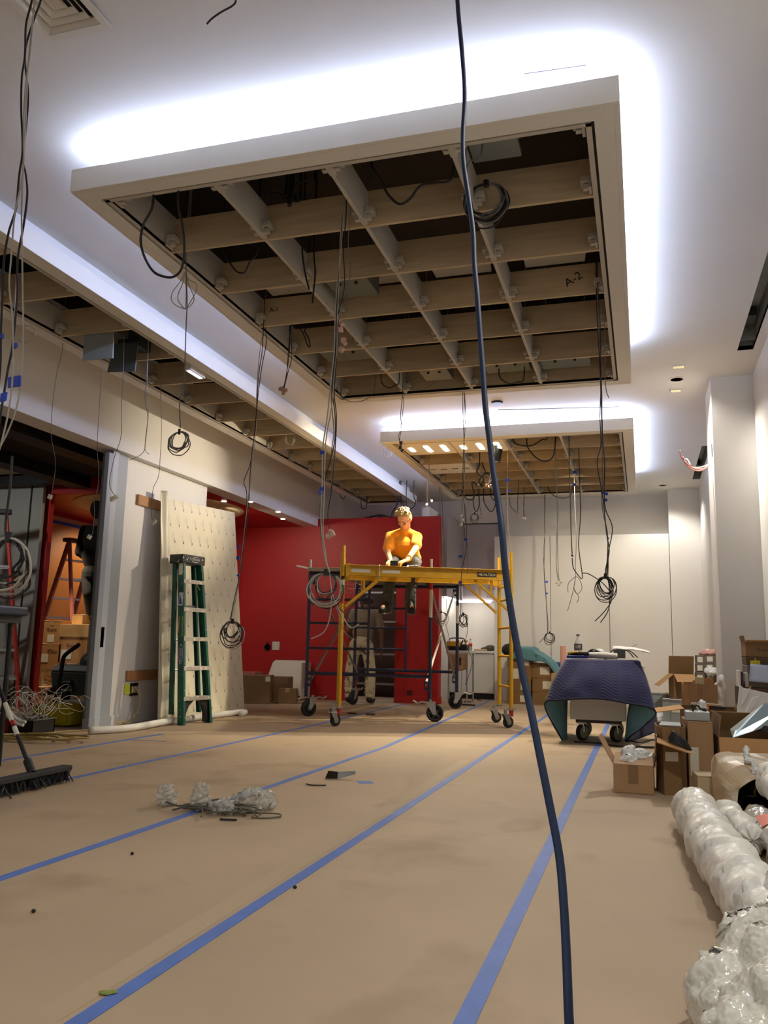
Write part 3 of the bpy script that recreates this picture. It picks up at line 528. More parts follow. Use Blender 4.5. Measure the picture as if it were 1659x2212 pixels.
# from the back of the near tray
bundle('black and grey cables with dark clips hanging in front of the far tray left corner',[[(-2.093,7.204,3.3),(-2.095,7.204,3.147),(-2.109,7.204,2.969),(-2.094,7.204,2.879),(-2.114,7.204,2.747),(-2.099,7.204,2.667)],[(-2.081,7.207,3.3),(-2.085,7.207,3.058),(-2.112,7.207,2.836),(-2.124,7.207,2.771),(-2.091,7.207,2.681)]],[K,G_],.0035,conns=[(-2.094,7.2,2.714),(-2.102,7.2,2.671),(-2.084,7.2,2.643)],cm=mat('dark clip','#5a3d38',.6))
bundle("thin black cables with blue tape just left of the blue cord",[[(-1.574,7.47,3.3),(-1.572,7.47,3.009),(-1.557,7.47,2.739),(-1.559,7.47,2.384),(-1.575,7.47,2.166),(-1.547,7.47,1.905),(-1.551,7.47,1.862)],[(-1.567,7.501,3.3),(-1.552,7.501,3.016),(-1.572,7.501,2.658),(-1.573,7.501,2.303),(-1.546,7.501,2.083),(-1.535,7.501,1.779),(-1.581,7.501,1.523),(-1.586,7.501,1.142)],[(-1.563,7.502,3.3),(-1.569,7.502,2.882),(-1.558,7.502,2.568),(-1.564,7.502,2.215),(-1.531,7.502,1.844),(-1.525,7.502,1.523)]],[K,K,G_],.0032,flags=[((-1.501,7.25,1.811),.03),((-1.55,7.25,1.658),.032),((-1.548,7.25,1.426),.028)],conns=[(-1.536,7.25,2.034),(-1.527,7.25,1.988),(-1.536,7.25,1.95)])
bundle('tangled black cable knot against the lit counter niche, behind the navy scaffold',[[(-2.436,11.5,1.816),(-2.413,11.5,1.362),(-2.386,11.5,1.234),(-2.438,11.5,1.156)],[(-2.366,11.5,1.298),(-2.332,11.5,1.106),(-2.357,11.5,0.915),(-2.265,11.5,0.664),(-2.36,11.5,0.347)]],[K],.004,coils=[((-2.392,11.5,1.221),.1,6,.6)])
bundle('loose grey cable coil against the lit counter niche, beside the pale brace',[[(-2.653,11.4,2.333),(-2.635,11.4,1.939),(-2.618,11.4,1.549),(-2.602,11.4,1.291)],[(-2.627,11.4,1.195),(-2.572,11.4,0.973),(-2.583,11.4,0.719),(-2.536,11.4,0.595)]],[G_],.0035,coils=[((-2.687,11.4,1.265),.075,6,1.0)])
bundle('thin white wires hanging beside the right end of the red partition',[[(-2.89,12.04,3.28),(-2.864,12.04,2.909),(-2.838,12.04,2.487),(-2.82,12.04,2.138),(-2.793,12.04,1.588)],[(-2.863,12.045,3.28),(-2.836,12.045,2.839),(-2.816,12.045,2.347),(-2.78,12.045,1.657)],[(-2.883,12.042,3.28),(-2.87,12.042,2.769),(-2.849,12.042,2.208)]],[W1,G_,K],.004)
# right bundle
bundle("black cables with blue tape and a big hanging coil, rightmost of the hanging cables",[[(-0.24,5.456,3.3),(-0.238,5.456,3.076),(-0.23,5.456,2.816),(-0.223,5.456,2.591),(-0.233,5.456,2.371),(-0.23,5.456,2.183),(-0.256,5.456,2.061),(-0.23,5.456,1.876),(-0.22,5.456,1.784),(-0.207,5.456,1.603),(-0.192,5.456,1.483),(-0.217,5.456,1.365),(-0.215,5.456,1.321)],[(-0.23,5.444,3.3),(-0.22,5.444,3.004),(-0.22,5.444,2.714),(-0.218,5.444,2.492),(-0.218,5.444,2.211),(-0.209,5.444,2.056),(-0.215,5.444,1.873),(-0.209,5.444,1.751),(-0.169,5.444,1.63),(-0.194,5.444,1.482),(-0.206,5.444,1.329)],[(-0.238,5.479,3.3),(-0.232,5.479,2.954),(-0.228,5.479,2.695),(-0.224,5.479,2.439),(-0.225,5.479,2.188),(-0.224,5.479,1.941),(-0.232,5.479,1.819),(-0.225,5.479,1.727),(-0.2,5.479,1.576),(-0.213,5.479,1.338)],[(-0.198,5.925,3.35),(-0.21,5.925,3.051),(-0.21,5.925,2.738),(-0.189,5.925,2.634)],[(-0.22,5.75,1.362),(-0.202,5.75,1.223),(-0.219,5.75,1.115),(-0.269,5.75,1.038)],[(-0.22,5.75,1.362),(-0.191,5.75,1.207),(-0.234,5.75,1.121),(-0.304,5.75,1.047)]],[K,K,G_,G_,K,K],.0032,flags=[((-0.243,5.75,1.918),.024),((-0.222,5.75,1.908),.024),((-0.226,5.75,1.866),.024),((-0.213,5.75,1.602),.014)],coils=[((-0.231,5.75,1.275),.07,8,.75)])
# from the far tray
bundle('black cable with an inline plug and frayed ends, right of the blue cord',[[(-0.764,9.612,3.3),(-0.764,9.612,2.942),(-0.758,9.612,2.56),(-0.754,9.612,2.13),(-0.746,9.612,1.939)],[(-0.792,10.2,1.955),(-0.783,10.2,1.843),(-0.735,10.2,1.759),(-0.676,10.2,1.714),(-0.705,10.2,1.982),(-0.713,10.2,2.151),(-0.686,10.2,2.49),(-0.691,10.2,2.891),(-0.695,10.2,3.356)],[(-0.675,10.2,1.77),(-0.6,10.2,1.759),(-0.452,10.2,1.659),(-0.348,10.2,1.538)]],[K],.006,conns=[(-0.792,10.2,1.983)],cm=M_BLACK)
bundle('frayed grey wire spray hanging beside the big round coil',[[(-0.857,11.573,3.3),(-0.851,11.573,2.842),(-0.839,11.573,2.391),(-0.857,11.573,2.008),(-0.853,11.573,1.85)],[(-0.781,10.6,1.766),(-0.873,10.6,1.679),(-0.88,10.6,1.564)],[(-0.781,10.6,1.766),(-0.737,10.6,1.725),(-0.71,10.6,1.622),(-0.762,10.6,1.547),(-0.806,10.6,1.593)],[(-0.781,10.6,1.766),(-0.806,10.6,1.622),(-0.751,10.6,1.507),(-0.775,10.6,1.438)],[(-0.781,10.6,1.766),(-0.83,10.6,1.535),(-0.889,10.6,1.334)]],[G_],.004,flags=[((-0.791,10.6,3.094),.05),((-0.799,10.6,2.932),.045)])
bundle('thin grey wire ending in a cluster of clips, left of the inline plug',[[(-0.967,10.105,3.3),(-0.966,10.105,2.883),(-0.947,10.105,2.539),(-0.969,10.105,2.087),(-0.971,10.105,1.835),(-0.951,10.105,1.668)],[(-0.967,10.105,3.3),(-0.956,10.105,2.767),(-0.956,10.105,2.255),(-0.95,10.105,1.752),(-0.929,10.105,1.668)]],[G_],.004,conns=[(-1.002,10.4,1.675),(-0.979,10.4,1.647),(-0.957,10.4,1.664),(-0.94,10.4,1.686)])
bundle('thin black wires with blue tape and a small low coil above the cart',[[(-1.418,12.955,3.3),(-1.421,12.955,2.947),(-1.418,12.955,2.51),(-1.435,12.955,2.078),(-1.405,12.955,1.58),(-1.38,12.955,1.228),(-1.395,12.955,1.102)],[(-1.404,12.958,3.3),(-1.409,12.958,2.728),(-1.441,12.958,2.294),(-1.411,12.958,1.722),(-1.388,12.958,1.123)],[(-1.335,12.4,1.078),(-1.396,12.4,1.01),(-1.45,12.4,0.955)]],[K,G_,K],.0045,flags=[((-1.359,12.5,1.849),.04),((-1.361,12.5,1.677),.035)],coils=[((-1.313,12.5,1.026),.075,4,.9)])
bundle('black cable loops drooping from the middle of the far tray',[[(-1.412,9.585,3.3),(-1.32,9.585,3.228),(-1.184,9.585,3.221),(-1.076,9.585,3.282),(-1.012,9.585,3.307)],[(-1.268,9.731,3.3),(-1.246,9.731,3.214),(-1.149,9.731,3.096),(-1.04,9.731,3.057),(-0.959,9.731,3.115),(-0.93,9.731,3.311)],[(-1.026,10.527,3.3),(-0.962,10.527,3.267),(-0.892,10.527,3.354),(-0.878,10.527,3.505)]],[K],.008)
bundle('black cable swag drooping from the back edge of the far tray',[[(-1.32,12.512,3.3),(-1.232,12.512,3.155),(-1.103,12.512,3.108),(-0.986,12.512,3.147),(-0.944,12.512,3.287)]],[K],.007)
bundle('dark cable knot under the left part of the far tray',[[(-1.987,10.518,3.25),(-2.023,10.518,3.128),(-1.931,10.518,3.031),(-1.992,10.518,2.941),(-2.084,10.518,2.994),(-2.058,10.518,2.79),(-2.156,10.518,2.775),(-2.219,10.518,2.887)],[(-1.952,10.526,3.25),(-1.915,10.526,3.125),(-2,10.526,3.005),(-1.938,10.526,2.929)]],[K],.009,conns=[(-1.995,10.5,2.956)])
bundle('row of black cable loops under the back left of the far tray',[[(-2.475,12.683,3.3),(-2.496,12.683,3.116),(-2.451,12.683,2.967),(-2.401,12.683,3.076),(-2.416,12.683,3.313)],[(-2.333,12.709,3.3),(-2.325,12.709,3.115),(-2.222,12.709,2.965),(-2.15,12.709,3.073),(-2.179,12.709,3.295)],[(-2.213,12.652,3.3),(-2.198,12.652,3.175),(-2.111,12.652,3.15)]],[K],.007)
bundle('round grey coil with clips hanging under the back left of the far tray',[[(-2.411,12.774,3.3),(-2.41,12.774,3.092),(-2.38,12.774,2.928)]],[G_],.0045,coils=[((-2.34,12,2.763),.06,4,1.0)],conns=[(-2.25,12,2.775),(-2.229,12,2.754)])
bundle('short black wires with pale clips, just right of the blue cord',[[(-1.699,12.078,3.3),(-1.714,12.078,3.022),(-1.708,12.078,2.849)],[(-2.035,13.384,3.3),(-2.005,13.384,3.145),(-1.9,13.384,3.043)],[(-1.674,12.446,3.3),(-1.668,12.446,3.05),(-1.683,12.446,2.838)],[(-1.66,12.448,3.3),(-1.676,12.448,2.979),(-1.649,12.448,2.83)]],[K,K,G_,G_],.0045,conns=[(-1.746,12.2,2.815),(-1.718,12.2,2.793),(-1.65,12.2,2.77),(-1.616,12.2,2.763),(-1.711,12.2,2.848)])
bundle('long thin wires beside the blue cord with two blue tape flags',[[(-1.512,9.878,3.25),(-1.53,9.878,2.802),(-1.536,9.878,2.404),(-1.503,9.878,2.067),(-1.487,9.878,1.789)],[(-1.529,9.949,3.25),(-1.535,9.949,2.758),(-1.53,9.949,2.358),(-1.492,9.949,2.019)]],[G_,W1],.004,flags=[((-1.492,9.6,2.819),.045),((-1.471,9.6,2.691),.035)])
bundle('white cables with tan clips beside the black spot lamp',[[(-1.765,10.155,3.25),(-1.777,10.155,3.042),(-1.8,10.155,2.894)],[(-1.754,10.158,3.25),(-1.754,10.158,2.982),(-1.824,10.158,2.878)]],[W1],.006,conns=[(-1.771,9.8,2.807),(-1.737,9.8,2.788),(-1.72,9.8,2.799)],cm=mat('tan clip','#c98f5a',.6))
bundle('thin pale wire pair hanging in front of the ceiling left of the far tray',[[(-2.596,10.204,3.3),(-2.604,10.204,3.025),(-2.613,10.204,2.812),(-2.599,10.204,2.672)],[(-2.59,10.205,3.3),(-2.585,10.205,2.963),(-2.589,10.205,2.781),(-2.551,10.205,2.707)]],[W1,G_],.004,conns=[(-2.482,9.7,2.571),(-2.419,9.7,2.615)])
bundle('small pale cable loop stuck to the ceiling between the two trays',[[(-3.294,10.5,3.465),(-3.255,10.5,3.495),(-3.196,10.5,3.46),(-3.201,10.5,3.396),(-3.266,10.5,3.38),(-3.3,10.5,3.433)]],[W1],.004)
bundle('pale cable loop drooping inside the narrow tray',[[(-4.018,8.845,3.3),(-4.009,8.845,3.22),(-3.942,8.845,3.194),(-3.89,8.845,3.237),(-3.898,8.845,3.294)],[(-4.025,8.888,3.3),(-3.997,8.888,3.219),(-3.932,8.888,3.221)]],[W1],.004)
bundle('black cables dropping from the end of the narrow tray onto the red partition',[[(-3.702,12.65,3.275),(-3.729,12.65,3.109),(-3.805,12.65,2.998),(-3.826,12.65,2.9)],[(-3.678,12.65,3.274),(-3.659,12.65,3.069),(-3.648,12.65,2.918)],[(-3.67,12.65,3.259),(-3.604,12.65,3.03),(-3.648,12.65,2.896)],[(-3.574,12.65,3.104),(-3.481,12.65,3.042),(-3.421,12.65,3.138),(-3.454,12.65,3.252)],[(-3.826,12.65,2.9),(-4.023,12.65,2.95),(-4.179,12.65,2.908),(-4.298,12.65,2.904),(-4.14,12.65,2.923),(-3.865,12.65,2.893)],[(-4.258,12.65,2.903),(-4.085,12.65,2.937),(-3.787,12.65,2.907),(-3.632,12.65,2.888)]],[K],.008)
bundle('short black wire end beside the head of the seated man',[[(-3.73,12.6,3.078),(-3.766,12.6,2.988),(-3.788,12.6,2.891)]],[K],.006)
bundle('small dark wire loops at the left rim of the narrow tray end',[[(-4.814,12.9,3.373),(-4.778,12.9,3.3),(-4.721,12.9,3.314)],[(-4.43,12.9,3.164),(-4.387,12.9,3.108),(-4.332,12.9,3.153)]],[K],.006)
# inside the near tray
bundle('big black cable loop hanging below the near left cell of the near tray',[[(-2.488,3.623,3.25),(-2.498,3.623,3.162),(-2.539,3.623,3.086),(-2.549,3.623,2.993),(-2.518,3.623,2.896),(-2.46,3.623,2.809),(-2.395,3.623,2.77),(-2.33,3.623,2.76),(-2.285,3.623,2.801),(-2.276,3.623,2.905),(-2.296,3.623,3.04),(-2.326,3.623,3.151),(-2.336,3.623,3.246)]],[K],.007)
bundle('black cable swag in the second row of the near tray, left column',[[(-2.498,4.413,3.35),(-2.453,4.413,3.25),(-2.39,4.413,3.164),(-2.331,4.413,3.148),(-2.296,4.413,3.215),(-2.249,4.413,3.287)]],[K],.006)
bundle('black cable swag in the first row of the near tray, third column',[[(-1.324,3.871,3.4),(-1.275,3.871,3.306),(-1.226,3.871,3.206),(-1.164,3.871,3.142),(-1.107,3.871,3.162),(-1.05,3.871,3.227),(-0.971,3.871,3.233),(-0.897,3.871,3.234),(-0.873,3.871,3.295)]],[K],.007)
bundle('black branching power cable in the first row of the near tray, second column',[[(-2.135,4.18,3.5),(-2.045,4.18,3.511),(-1.953,4.18,3.482),(-1.92,4.18,3.537),(-1.838,4.18,3.56),(-1.78,4.18,3.595)],[(-1.894,4.123,3.5),(-1.909,4.123,3.376)],[(-1.978,4.221,3.5),(-1.887,4.221,3.465)]],[K],[.006,.012,.008])
bundle('two black cable ends drooping in the second column of the near tray',[[(-1.938,4.405,3.35),(-1.939,4.405,3.228),(-1.911,4.405,3.074),(-1.883,4.405,2.981)],[(-1.966,4.65,3.35),(-1.95,4.65,3.206),(-1.958,4.65,3.081),(-1.962,4.65,3.003)]],[K],.006)
bundle('round coil of grey cable hanging in the right column of the near tray',[[(-0.71,3.775,3.3),(-0.776,3.775,3.26),(-0.789,3.775,3.162)]],[G_,K],.0048,coils=[((-0.754,4.15,3.238),.115,12,1.05)])
bundle('looped black cable between two grey boxes at the back of the near tray',[[(-1.171,7.116,3.35),(-1.163,7.116,3.25),(-1.089,7.116,3.188),(-1.006,7.116,3.195),(-0.949,7.116,3.233)]],[K],.006)
bundle('black cable looping from the back right box of the near tray',[[(-0.623,7.457,3.35),(-0.54,7.457,3.326),(-0.449,7.457,3.372),(-0.374,7.457,3.431),(-0.389,7.457,3.499)]],[K],.006)
bundle('thin black cable loops in the back row of the near tray',[[(-2.274,7.093,3.35),(-2.259,7.093,3.268),(-2.194,7.093,3.219),(-2.114,7.093,3.248),(-2.097,7.093,3.283)],[(-2.758,7.223,3.3),(-2.674,7.223,3.183),(-2.532,7.223,3.146),(-2.394,7.223,3.219),(-2.368,7.223,3.446)],[(-2.093,7.361,3.35),(-2,7.361,3.265),(-1.864,7.361,3.305),(-1.776,7.361,3.422)]],[K,G_,G_],[.005,.003,.003])
bundle('black twisted cable loop in the fourth row of the near tray, left column',[[(-2.538,5.751,3.35),(-2.495,5.751,3.269),(-2.456,5.751,3.17),(-2.432,5.751,3.157),(-2.45,5.751,3.227),(-2.484,5.751,3.287),(-2.47,5.751,3.336)]],[K],.005)
tag(MB().tube([(-1.488,2.6,3.488),(-1.478,2.6,3.382),(-1.474,2.6,3.352),(-1.491,2.6,3.336),(-1.535,2.6,3.321),(-1.575,2.6,3.301),(-1.597,2.6,3.281)],.004,6).build('wire_end', M_CABLE, None, smooth=True),'thin curved wire hanging from the ceiling near the vent','wire')
t = bundle('pink and white wires sticking out of the column side',[[(0.665,8.5,2.675),(0.602,8.4,2.615),(0.512,8.3,2.597),(0.433,8.2,2.633),(0.389,8.1,2.667),(0.374,8,2.706)],[(0.665,8.5,2.67),(0.58,8.4,2.597),(0.491,8.3,2.589),(0.425,8.2,2.633),(0.405,8.1,2.666)],[(0.665,8.5,2.675),(0.562,8.42,2.63),(0.473,8.34,2.626),(0.421,8.26,2.674),(0.442,8.18,2.664),(0.468,8.1,2.587)]],[mat('pink wire','#d98a84',.5),mat('pink wire','#d98a84',.5),mat('pale wire','#e2cfc0',.5)],.006,conns=[],name='wire_bundle',cat='wire')
tag(MB().bx(.684,.69,8.42,8.47,2.74,2.86).build('wall_slot_plate', M_BLACK, None),'narrow dark slot in the column side where pink wires come out','wall slot')

for (a,c,lb) in (((-0.462,3.517,3.497),(-0.181,3.533,3.497),'thin dark line slot in the glowing ceiling in front of the near tray'),((-1.494,8.982,3.497),(-0.192,9.147,3.497),'thin dark line slot in the glowing ceiling in front of the far tray')):
    tag(MB().bar(V(a),V(c),.008,.005).build('line_slot', mat('grey line slot','#77767c',.7), None),lb,'ceiling slot')

# ================================================================ yellow rolling scaffold
M_YEL = mat('yellow scaffold paint','#c99a12',.45,var=.08,vs=9,col2='#8f6c10',cs=14,cut=(.66,.74))
M_YELD = mat('worn yellow paint','#b98c14',.5,var=.1,vs=10)
M_NAVY = mat('navy scaffold paint','#1d2443',.45,var=.12,vs=9,col2='#4a5064',cs=25,cut=(.66,.72))
M_PLANK = mat('scaffold plank wood','#8e8172',.7,var=.15,vs=4,stretch=(1,1,1))
def caster(parent, p, ang, R, wdt, zt, big=False):
    """fork plate and wheel; p = floor point under the wheel, zt = top of the stem, ang = direction the wheel rolls"""
    d = V((math.cos(ang),math.sin(ang),0)); s = V((-d.y,d.x,0)); p = V(p); c = p+V((0,0,R)); top = p-d*R*-.55+V((0,0,R*2+.02))
    b = MB(); b.box(top,(R*1.3,wdt+.03,.012),Rz(ang)); b.cyl(top,(top.x,top.y,zt),.017)
    for k in (-1,1):
        q = s*k*(wdt/2+.008); b.prism([top+q+d*R*.55,top+q-d*R*.55,c+q-d*.022-V((0,0,.018)),c+q+d*.022-V((0,0,.018))], s*.005)
    b.cyl(c-s*(wdt/2+.018),c+s*(wdt/2+.018),.009)
    if big: b.tube([top-V((0,0,.02))+d*.02,top+d*.09+V((0,0,.005)),top+d*.15-V((0,0,.01)),top+d*.2+V((0,0,.015))],.012,8)
    f = b.build('caster', M_ZINC, parent, bev=.002)
    q = s.to_track_quat('Z','X').to_matrix(); h = wdt/2
    if not big:
        MB().lathe([(.012,-h),(R*.86,-h*.8),(R*.97,-h*.6),(R,0),(R*.97,h*.6),(R*.86,h*.8),(.012,h)], c, 24, q).build('wheel', M_RUBBER, f, smooth=True)
        MB().lathe([(.03,-h-.003),(.03,h+.003)], c, 16, q).build('hub', M_ZINC, f)
    else:
        w = MB().lathe([(R*.74,-h),(R*.94,-h),(R,-h*.6),(R,h*.6),(R*.94,h),(R*.74,h),(R*.7,0),(R*.74,-h)], c, 28, q).build('wheel', M_RUBBER, f, smooth=True)
        b = MB(); b.lathe([(.035,-h*1.1),(.035,h*1.1)], c, 16, q)
        for k in range(5):
            a = 2*PI*k/5+.3; e = q @ V((math.cos(a),math.sin(a),0)); b.bar(c+e*.02,c+e*R*.78,.024,.022,up=s)
        b.lathe([(R*.7,-h*.75),(R*.77,-h*.75),(R*.77,h*.75),(R*.7,h*.75),(R*.7,-h*.75)], c, 28, q)
        b.build('wheel_spokes', mat('grey wheel core','#3d3c3b',.5), f)
    return f
O = V((-3.118,8.535,0)); ya = .4275; U = V((math.cos(ya),math.sin(ya),0)); W_ = V((-.36,.933,0)); YL,YW = 1.89,.64
def yp(u,v,z): return O+U*u+W_*v+V((0,0,z))
ys = thing('rolling_scaffold','yellow rolling scaffold with a deck and black name plate, standing on small casters','scaffold',yp(YL/2,YW/2,0))
for u,v in ((0,0),(YL,0),(0,YW),(YL,YW)):
    b = MB(); b.cyl(yp(u,v,.19),yp(u,v,1.80),.0225,n=16); b.build('post', M_YEL, ys, smooth=False)
    MB().cyl(yp(u,v,1.79),yp(u,v,1.935),.0185,n=14).build('spigot', M_YEL, ys)
    caster(ys, yp(u-.035,v,0), ya+PI+(.5 if u==0 else .25), .0635, .034, .2)
    b = MB(); b.cyl(yp(u,v,.19),yp(u,v,.21),.034); b.bar(yp(u,v,.2)-U*.045,yp(u,v,.2)+U*.045,.006,.006); b.build('stem_collar', M_ZINC, ys)
    if v == 0: MB().cyl(yp(u,v,.125),yp(u,v,.19),.0235,n=14).build('caution_sticker', M_LABR, ys)
for u in (0,YL):
    for z in (.434,.77,1.09,1.41): MB().cyl(yp(u,.02,z),yp(u,YW-.02,z),.014).build('rung', M_YELD, ys)
    for v in (0,YW):
        sg = 1 if u == 0 else -1
        b = MB(); b.box(yp(u+sg*.052,v,1.66),(.055,.06,.15),Rz(ya)); b.build('rail_sleeve', M_YEL, ys, bev=.003)
        vv = v+(-.012 if v==0 else .012)
        MB().bar(yp(u+sg*.03,vv,1.27),yp(u+sg*.42,vv,1.6),.024,.032,up=W_).build('knee_brace', M_YEL, ys)
        MB().bar(yp(u+sg*.235,vv,1.46),yp(u+sg*.235,vv,1.6),.02,.02,up=W_).build('brace_strut', M_YEL, ys)
        b = MB(); a0 = yp(u+sg*.04,vv-.03 if v==0 else vv+.03,1.56)
        b.tube([a0,a0+U*sg*.1,a0+U*sg*.1+V((0,0,-.1)),a0+U*sg*.02+V((0,0,-.1))],.004,6,k=1); b.build('wire_latch', M_ZINC, ys)
    MB().bar(yp(u,.02,1.575),yp(u,YW-.02,1.575),.03,.03).build('end_bar', M_YELD, ys)
for v in (0,YW):
    sg = -1 if v == 0 else 1; b = MB(); vc = v+sg*.008
    a,c = yp(.075,vc,1.665),yp(YL-.075,vc,1.665)
    b.bar(a,c,.006,.11); b.bar(a+V((0,0,.055))+W_*sg*.02,c+V((0,0,.055))+W_*sg*.02,.05,.007); b.bar(a-V((0,0,.055))+W_*sg*.02,c-V((0,0,.055))+W_*sg*.02,.05,.007)
    b.build('side_rail', M_YEL, ys, bev=.002)
for k in range(4):
    v0 = .03+k*(YW-.06)/4; b = MB(); b.bar(yp(.08,v0+.07,1.708),yp(YL-.08,v0+.07,1.708),(YW-.06)/4-.006,.018); b.build('deck_board', M_YELD, ys)
nrm = V((U.y,-U.x,0))
def yprint(u0,u1,z0,z1,m,name,off=.0115+.0015,par=ys): 
    b = MB(); d = -W_*off; b.poly([yp(u0,-.008,z0)+d-W_*0,yp(u1,-.008,z0)+d,yp(u1,-.008,z1)+d,yp(u0,-.008,z1)+d]); return b.build(name, m, par, solid=.0006)
yprint(.09,.3,1.645,1.685,M_LABEL,'paper_label',.004); yprint(.43,.63,1.645,1.68,M_LABEL,'paper_label',.004)
nl = yprint(1.5,1.72,1.638,1.69,M_INK,'name_plate',.005)
text('METALTECH',.042,M_CREAM,facing(yp(1.61,-.008,1.664)-W_*.007,nrm),nl,sx=.82)
for z0,z1,m in ((1.56,1.6,M_INK),(1.5,1.555,M_LABEL),(1.42,1.5,M_LABG),(1.3,1.415,M_LABR)):
    b = MB(); n = 8; b.grid(lambda a,c: yp(0,0,z0+(z1-z0)*c)+(-W_*math.cos((a-.5)*2)-U*math.sin(-(a-.5)*2))*.0232, n, 2); b.build('post_sticker', m, ys)
b = MB(); p = yp(.4,-.03,1.722); b.tube([p+W_*.05+V((0,0,.012)),p,p-V((0,0,.06)),p-V((-.004,0,.15))],.006,6); tag(b.build('cord_end', M_LABEL, ys),None)
# ================================================================ navy mason frame scaffold
bs = thing('frame_scaffold','navy blue tubular frame scaffold with big spoked casters, behind the yellow one','scaffold',(-3.2,10.65,0))
BP = {'fl':V((-3.92,9.55,0)),'fr':V((-2.40,9.64,0)),'bl':V((-4.06,11.72,0)),'br':V((-2.545,11.81,0))}
def tubeb(a,b,r,name='tube',m=None,par=bs): return MB().cyl(a,b,r,n=12).build(name, m or M_NAVY, par, smooth=False)
Zv = lambda p,z: V((p.x,p.y,z))
for a,b_ in (('fl','fr'),('bl','br')):
    A,B = BP[a],BP[b_]; d = (B-A).normalized(); mid = A+d*.765
    for p in (A,B):
        tubeb(Zv(p,.23),Zv(p,1.76),.0215,'post'); tubeb(Zv(p,1.75),Zv(p,1.895),.017,'coupling_pin',M_ZINC)
    tubeb(Zv(A,1.72),Zv(B,1.72),.0215,'head_bar'); tubeb(Zv(A,.51),Zv(B,.51),.0215,'foot_bar')
    tubeb(Zv(mid,.51),Zv(mid,1.72),.016,'mid_post')
    for z in (.81,1.115,1.4): tubeb(Zv(A,z),Zv(mid,z),.0145,'rung')
    for p,sg in ((A,1),(B,-1)):
        for z in (.37,1.6):
            b = MB(); q = p+d*sg*.06
            b.bar(Zv(p+d*sg*.02,z),Zv(q,z),.012,.03); b.bar(Zv(p+d*sg*.02,z+.07),Zv(q,z+.07),.012,.03); b.bar(Zv(q,z-.01),Zv(q,z+.09),.01,.02); b.build('brace_lock', M_NAVY, bs)
MB().cyl(Zv(BP['fr'],1.2),Zv(BP['fr'],1.53),.0225,n=12).build('white_sticker_wrap', mat('white sticker','#dcd9d0',.5), bs)
MB().cyl(Zv(BP['fr'],1.53),Zv(BP['fr'],1.66),.0228,n=12).build('red_sticker_wrap', M_LABR, bs)
MB().cyl(Zv(BP['br'],1.2),Zv(BP['br'],1.45),.0225,n=12).build('white_sticker_wrap', mat('white sticker','#dcd9d0',.5), bs)
M_BRACE = mat('galvanised brace','#8f8c86',.45,metal=.5,var=.1)
M_BRACEW = mat('pale brace tube','#d5d0c4',.45,metal=.2)
for f,bk,dx in (('fl','bl',.05),('fr','br',-.05)):
    A,B = BP[f]+V((dx,0,0)),BP[bk]+V((dx,0,0))
    tubeb(Zv(A,.42),Zv(B,1.64),.014,'cross_brace',M_BRACEW if f=='fr' else M_BRACE); tubeb(Zv(A,1.64)+V((.02,0,0)),Zv(B,.42)+V((.02,0,0)),.014,'cross_brace',M_BRACE)
caster(bs,(-3.866,9.52,0),.95,.1,.05,.25,True); caster(bs,(-2.33,9.62,0),PI+.25,.1,.05,.25,True); caster(bs,(-4.06,11.7,0),1.35,.1,.05,.25,True); caster(bs,(-2.56,11.79,0),.2,.1,.05,.25,True)
for k in range(3):
    x = -3.7+k*.5; MB().bx(x-.235,x+.235,9.5,11.95,1.745,1.79).build('plank', M_PLANK, bs, bev=.004)
# things lying on the scaffolds
t = MB().bar((-4.093,9.52,1.816),(-3.684,9.6,1.735),.035,.02); tag(t.build('white_channel', M_PAPER, None),'white metal channel sticking out over the left end of the navy scaffold','channel')
def cable_thing(name,label,strands,mats,r=.004,cat='cable',group=None,flags=(),n=6):
    """a hanging bundle: each strand its own cable part"""
    p0 = strands[0][0]; t = thing(name,label,cat,p0,0,group)
    for i,s in enumerate(strands):
        rr = r[i] if isinstance(r,(list,tuple)) else r
        MB().tube(s,rr,n).build('cable_strand', mats[i%len(mats)], t, smooth=True)
    for p,sz in flags:
        b = MB(); p = V(p); b.box(p,(sz,.012,sz*.9),Rz(rnd(-.6,.6))); b.build('tape_flag', M_BTAPE, t)
    return t
p = yp(.27,.12,1.736)
b = MB(); b.bar(p,p+U*.2+W_*.04,.03,.02); b.bar(p+U*.2+W_*.04,p+U*.34,.014,.012); tag(b.build('pry_bar', M_BLACK, None, bev=.004),'black tool with a long handle lying on the yellow deck at the left','tool')
p = yp(.57,.1,1.7175); b = MB(); b.box(p+V((0,0,.04)),(.085,.06,.08),Rz(ya)); tag(b.build('tool_pouch', M_BLACK, None, bev=.008),'small black box-shaped tool on the yellow deck beside the hands','tool')
p = yp(.635,.1,1.7175); tag(MB().cyl(p,p+V((0,0,.055)),.013).build('marker', mat('yellow plastic','#e0a81c',.4), None),'short yellow marker standing on the yellow deck','marker')
p = yp(.78,.1,1.738); b = MB(); b.cyl(p-U*.05,p+U*.03,.016); b.cyl(p+U*.03,p+U*.055,.02); t = b.build('flashlight', mat('dark blue plastic','#1d2350',.4), None); tag(t,'small lit flashlight lying on the yellow deck','flashlight')
MB().sph(p-U*.052,(.012,.012,.012)).build('lens', mat('lit torch lens','#e8f0ff',.3,emit=25), t)
for u,v,lb in ((.96,.05,'tiny pale scrap on the yellow deck close to the seated man'),(1.44,.1,'tiny pale scrap on the yellow deck near the black name plate')):
    p = yp(u,v,1.724); tag(MB().bar(p,p+U*.04+W_*.01,.02,.01).build('offcut', M_LABEL, None),lb,'scrap','scraps on the yellow deck')
p = V((-2.63,9.7,1.66)); 
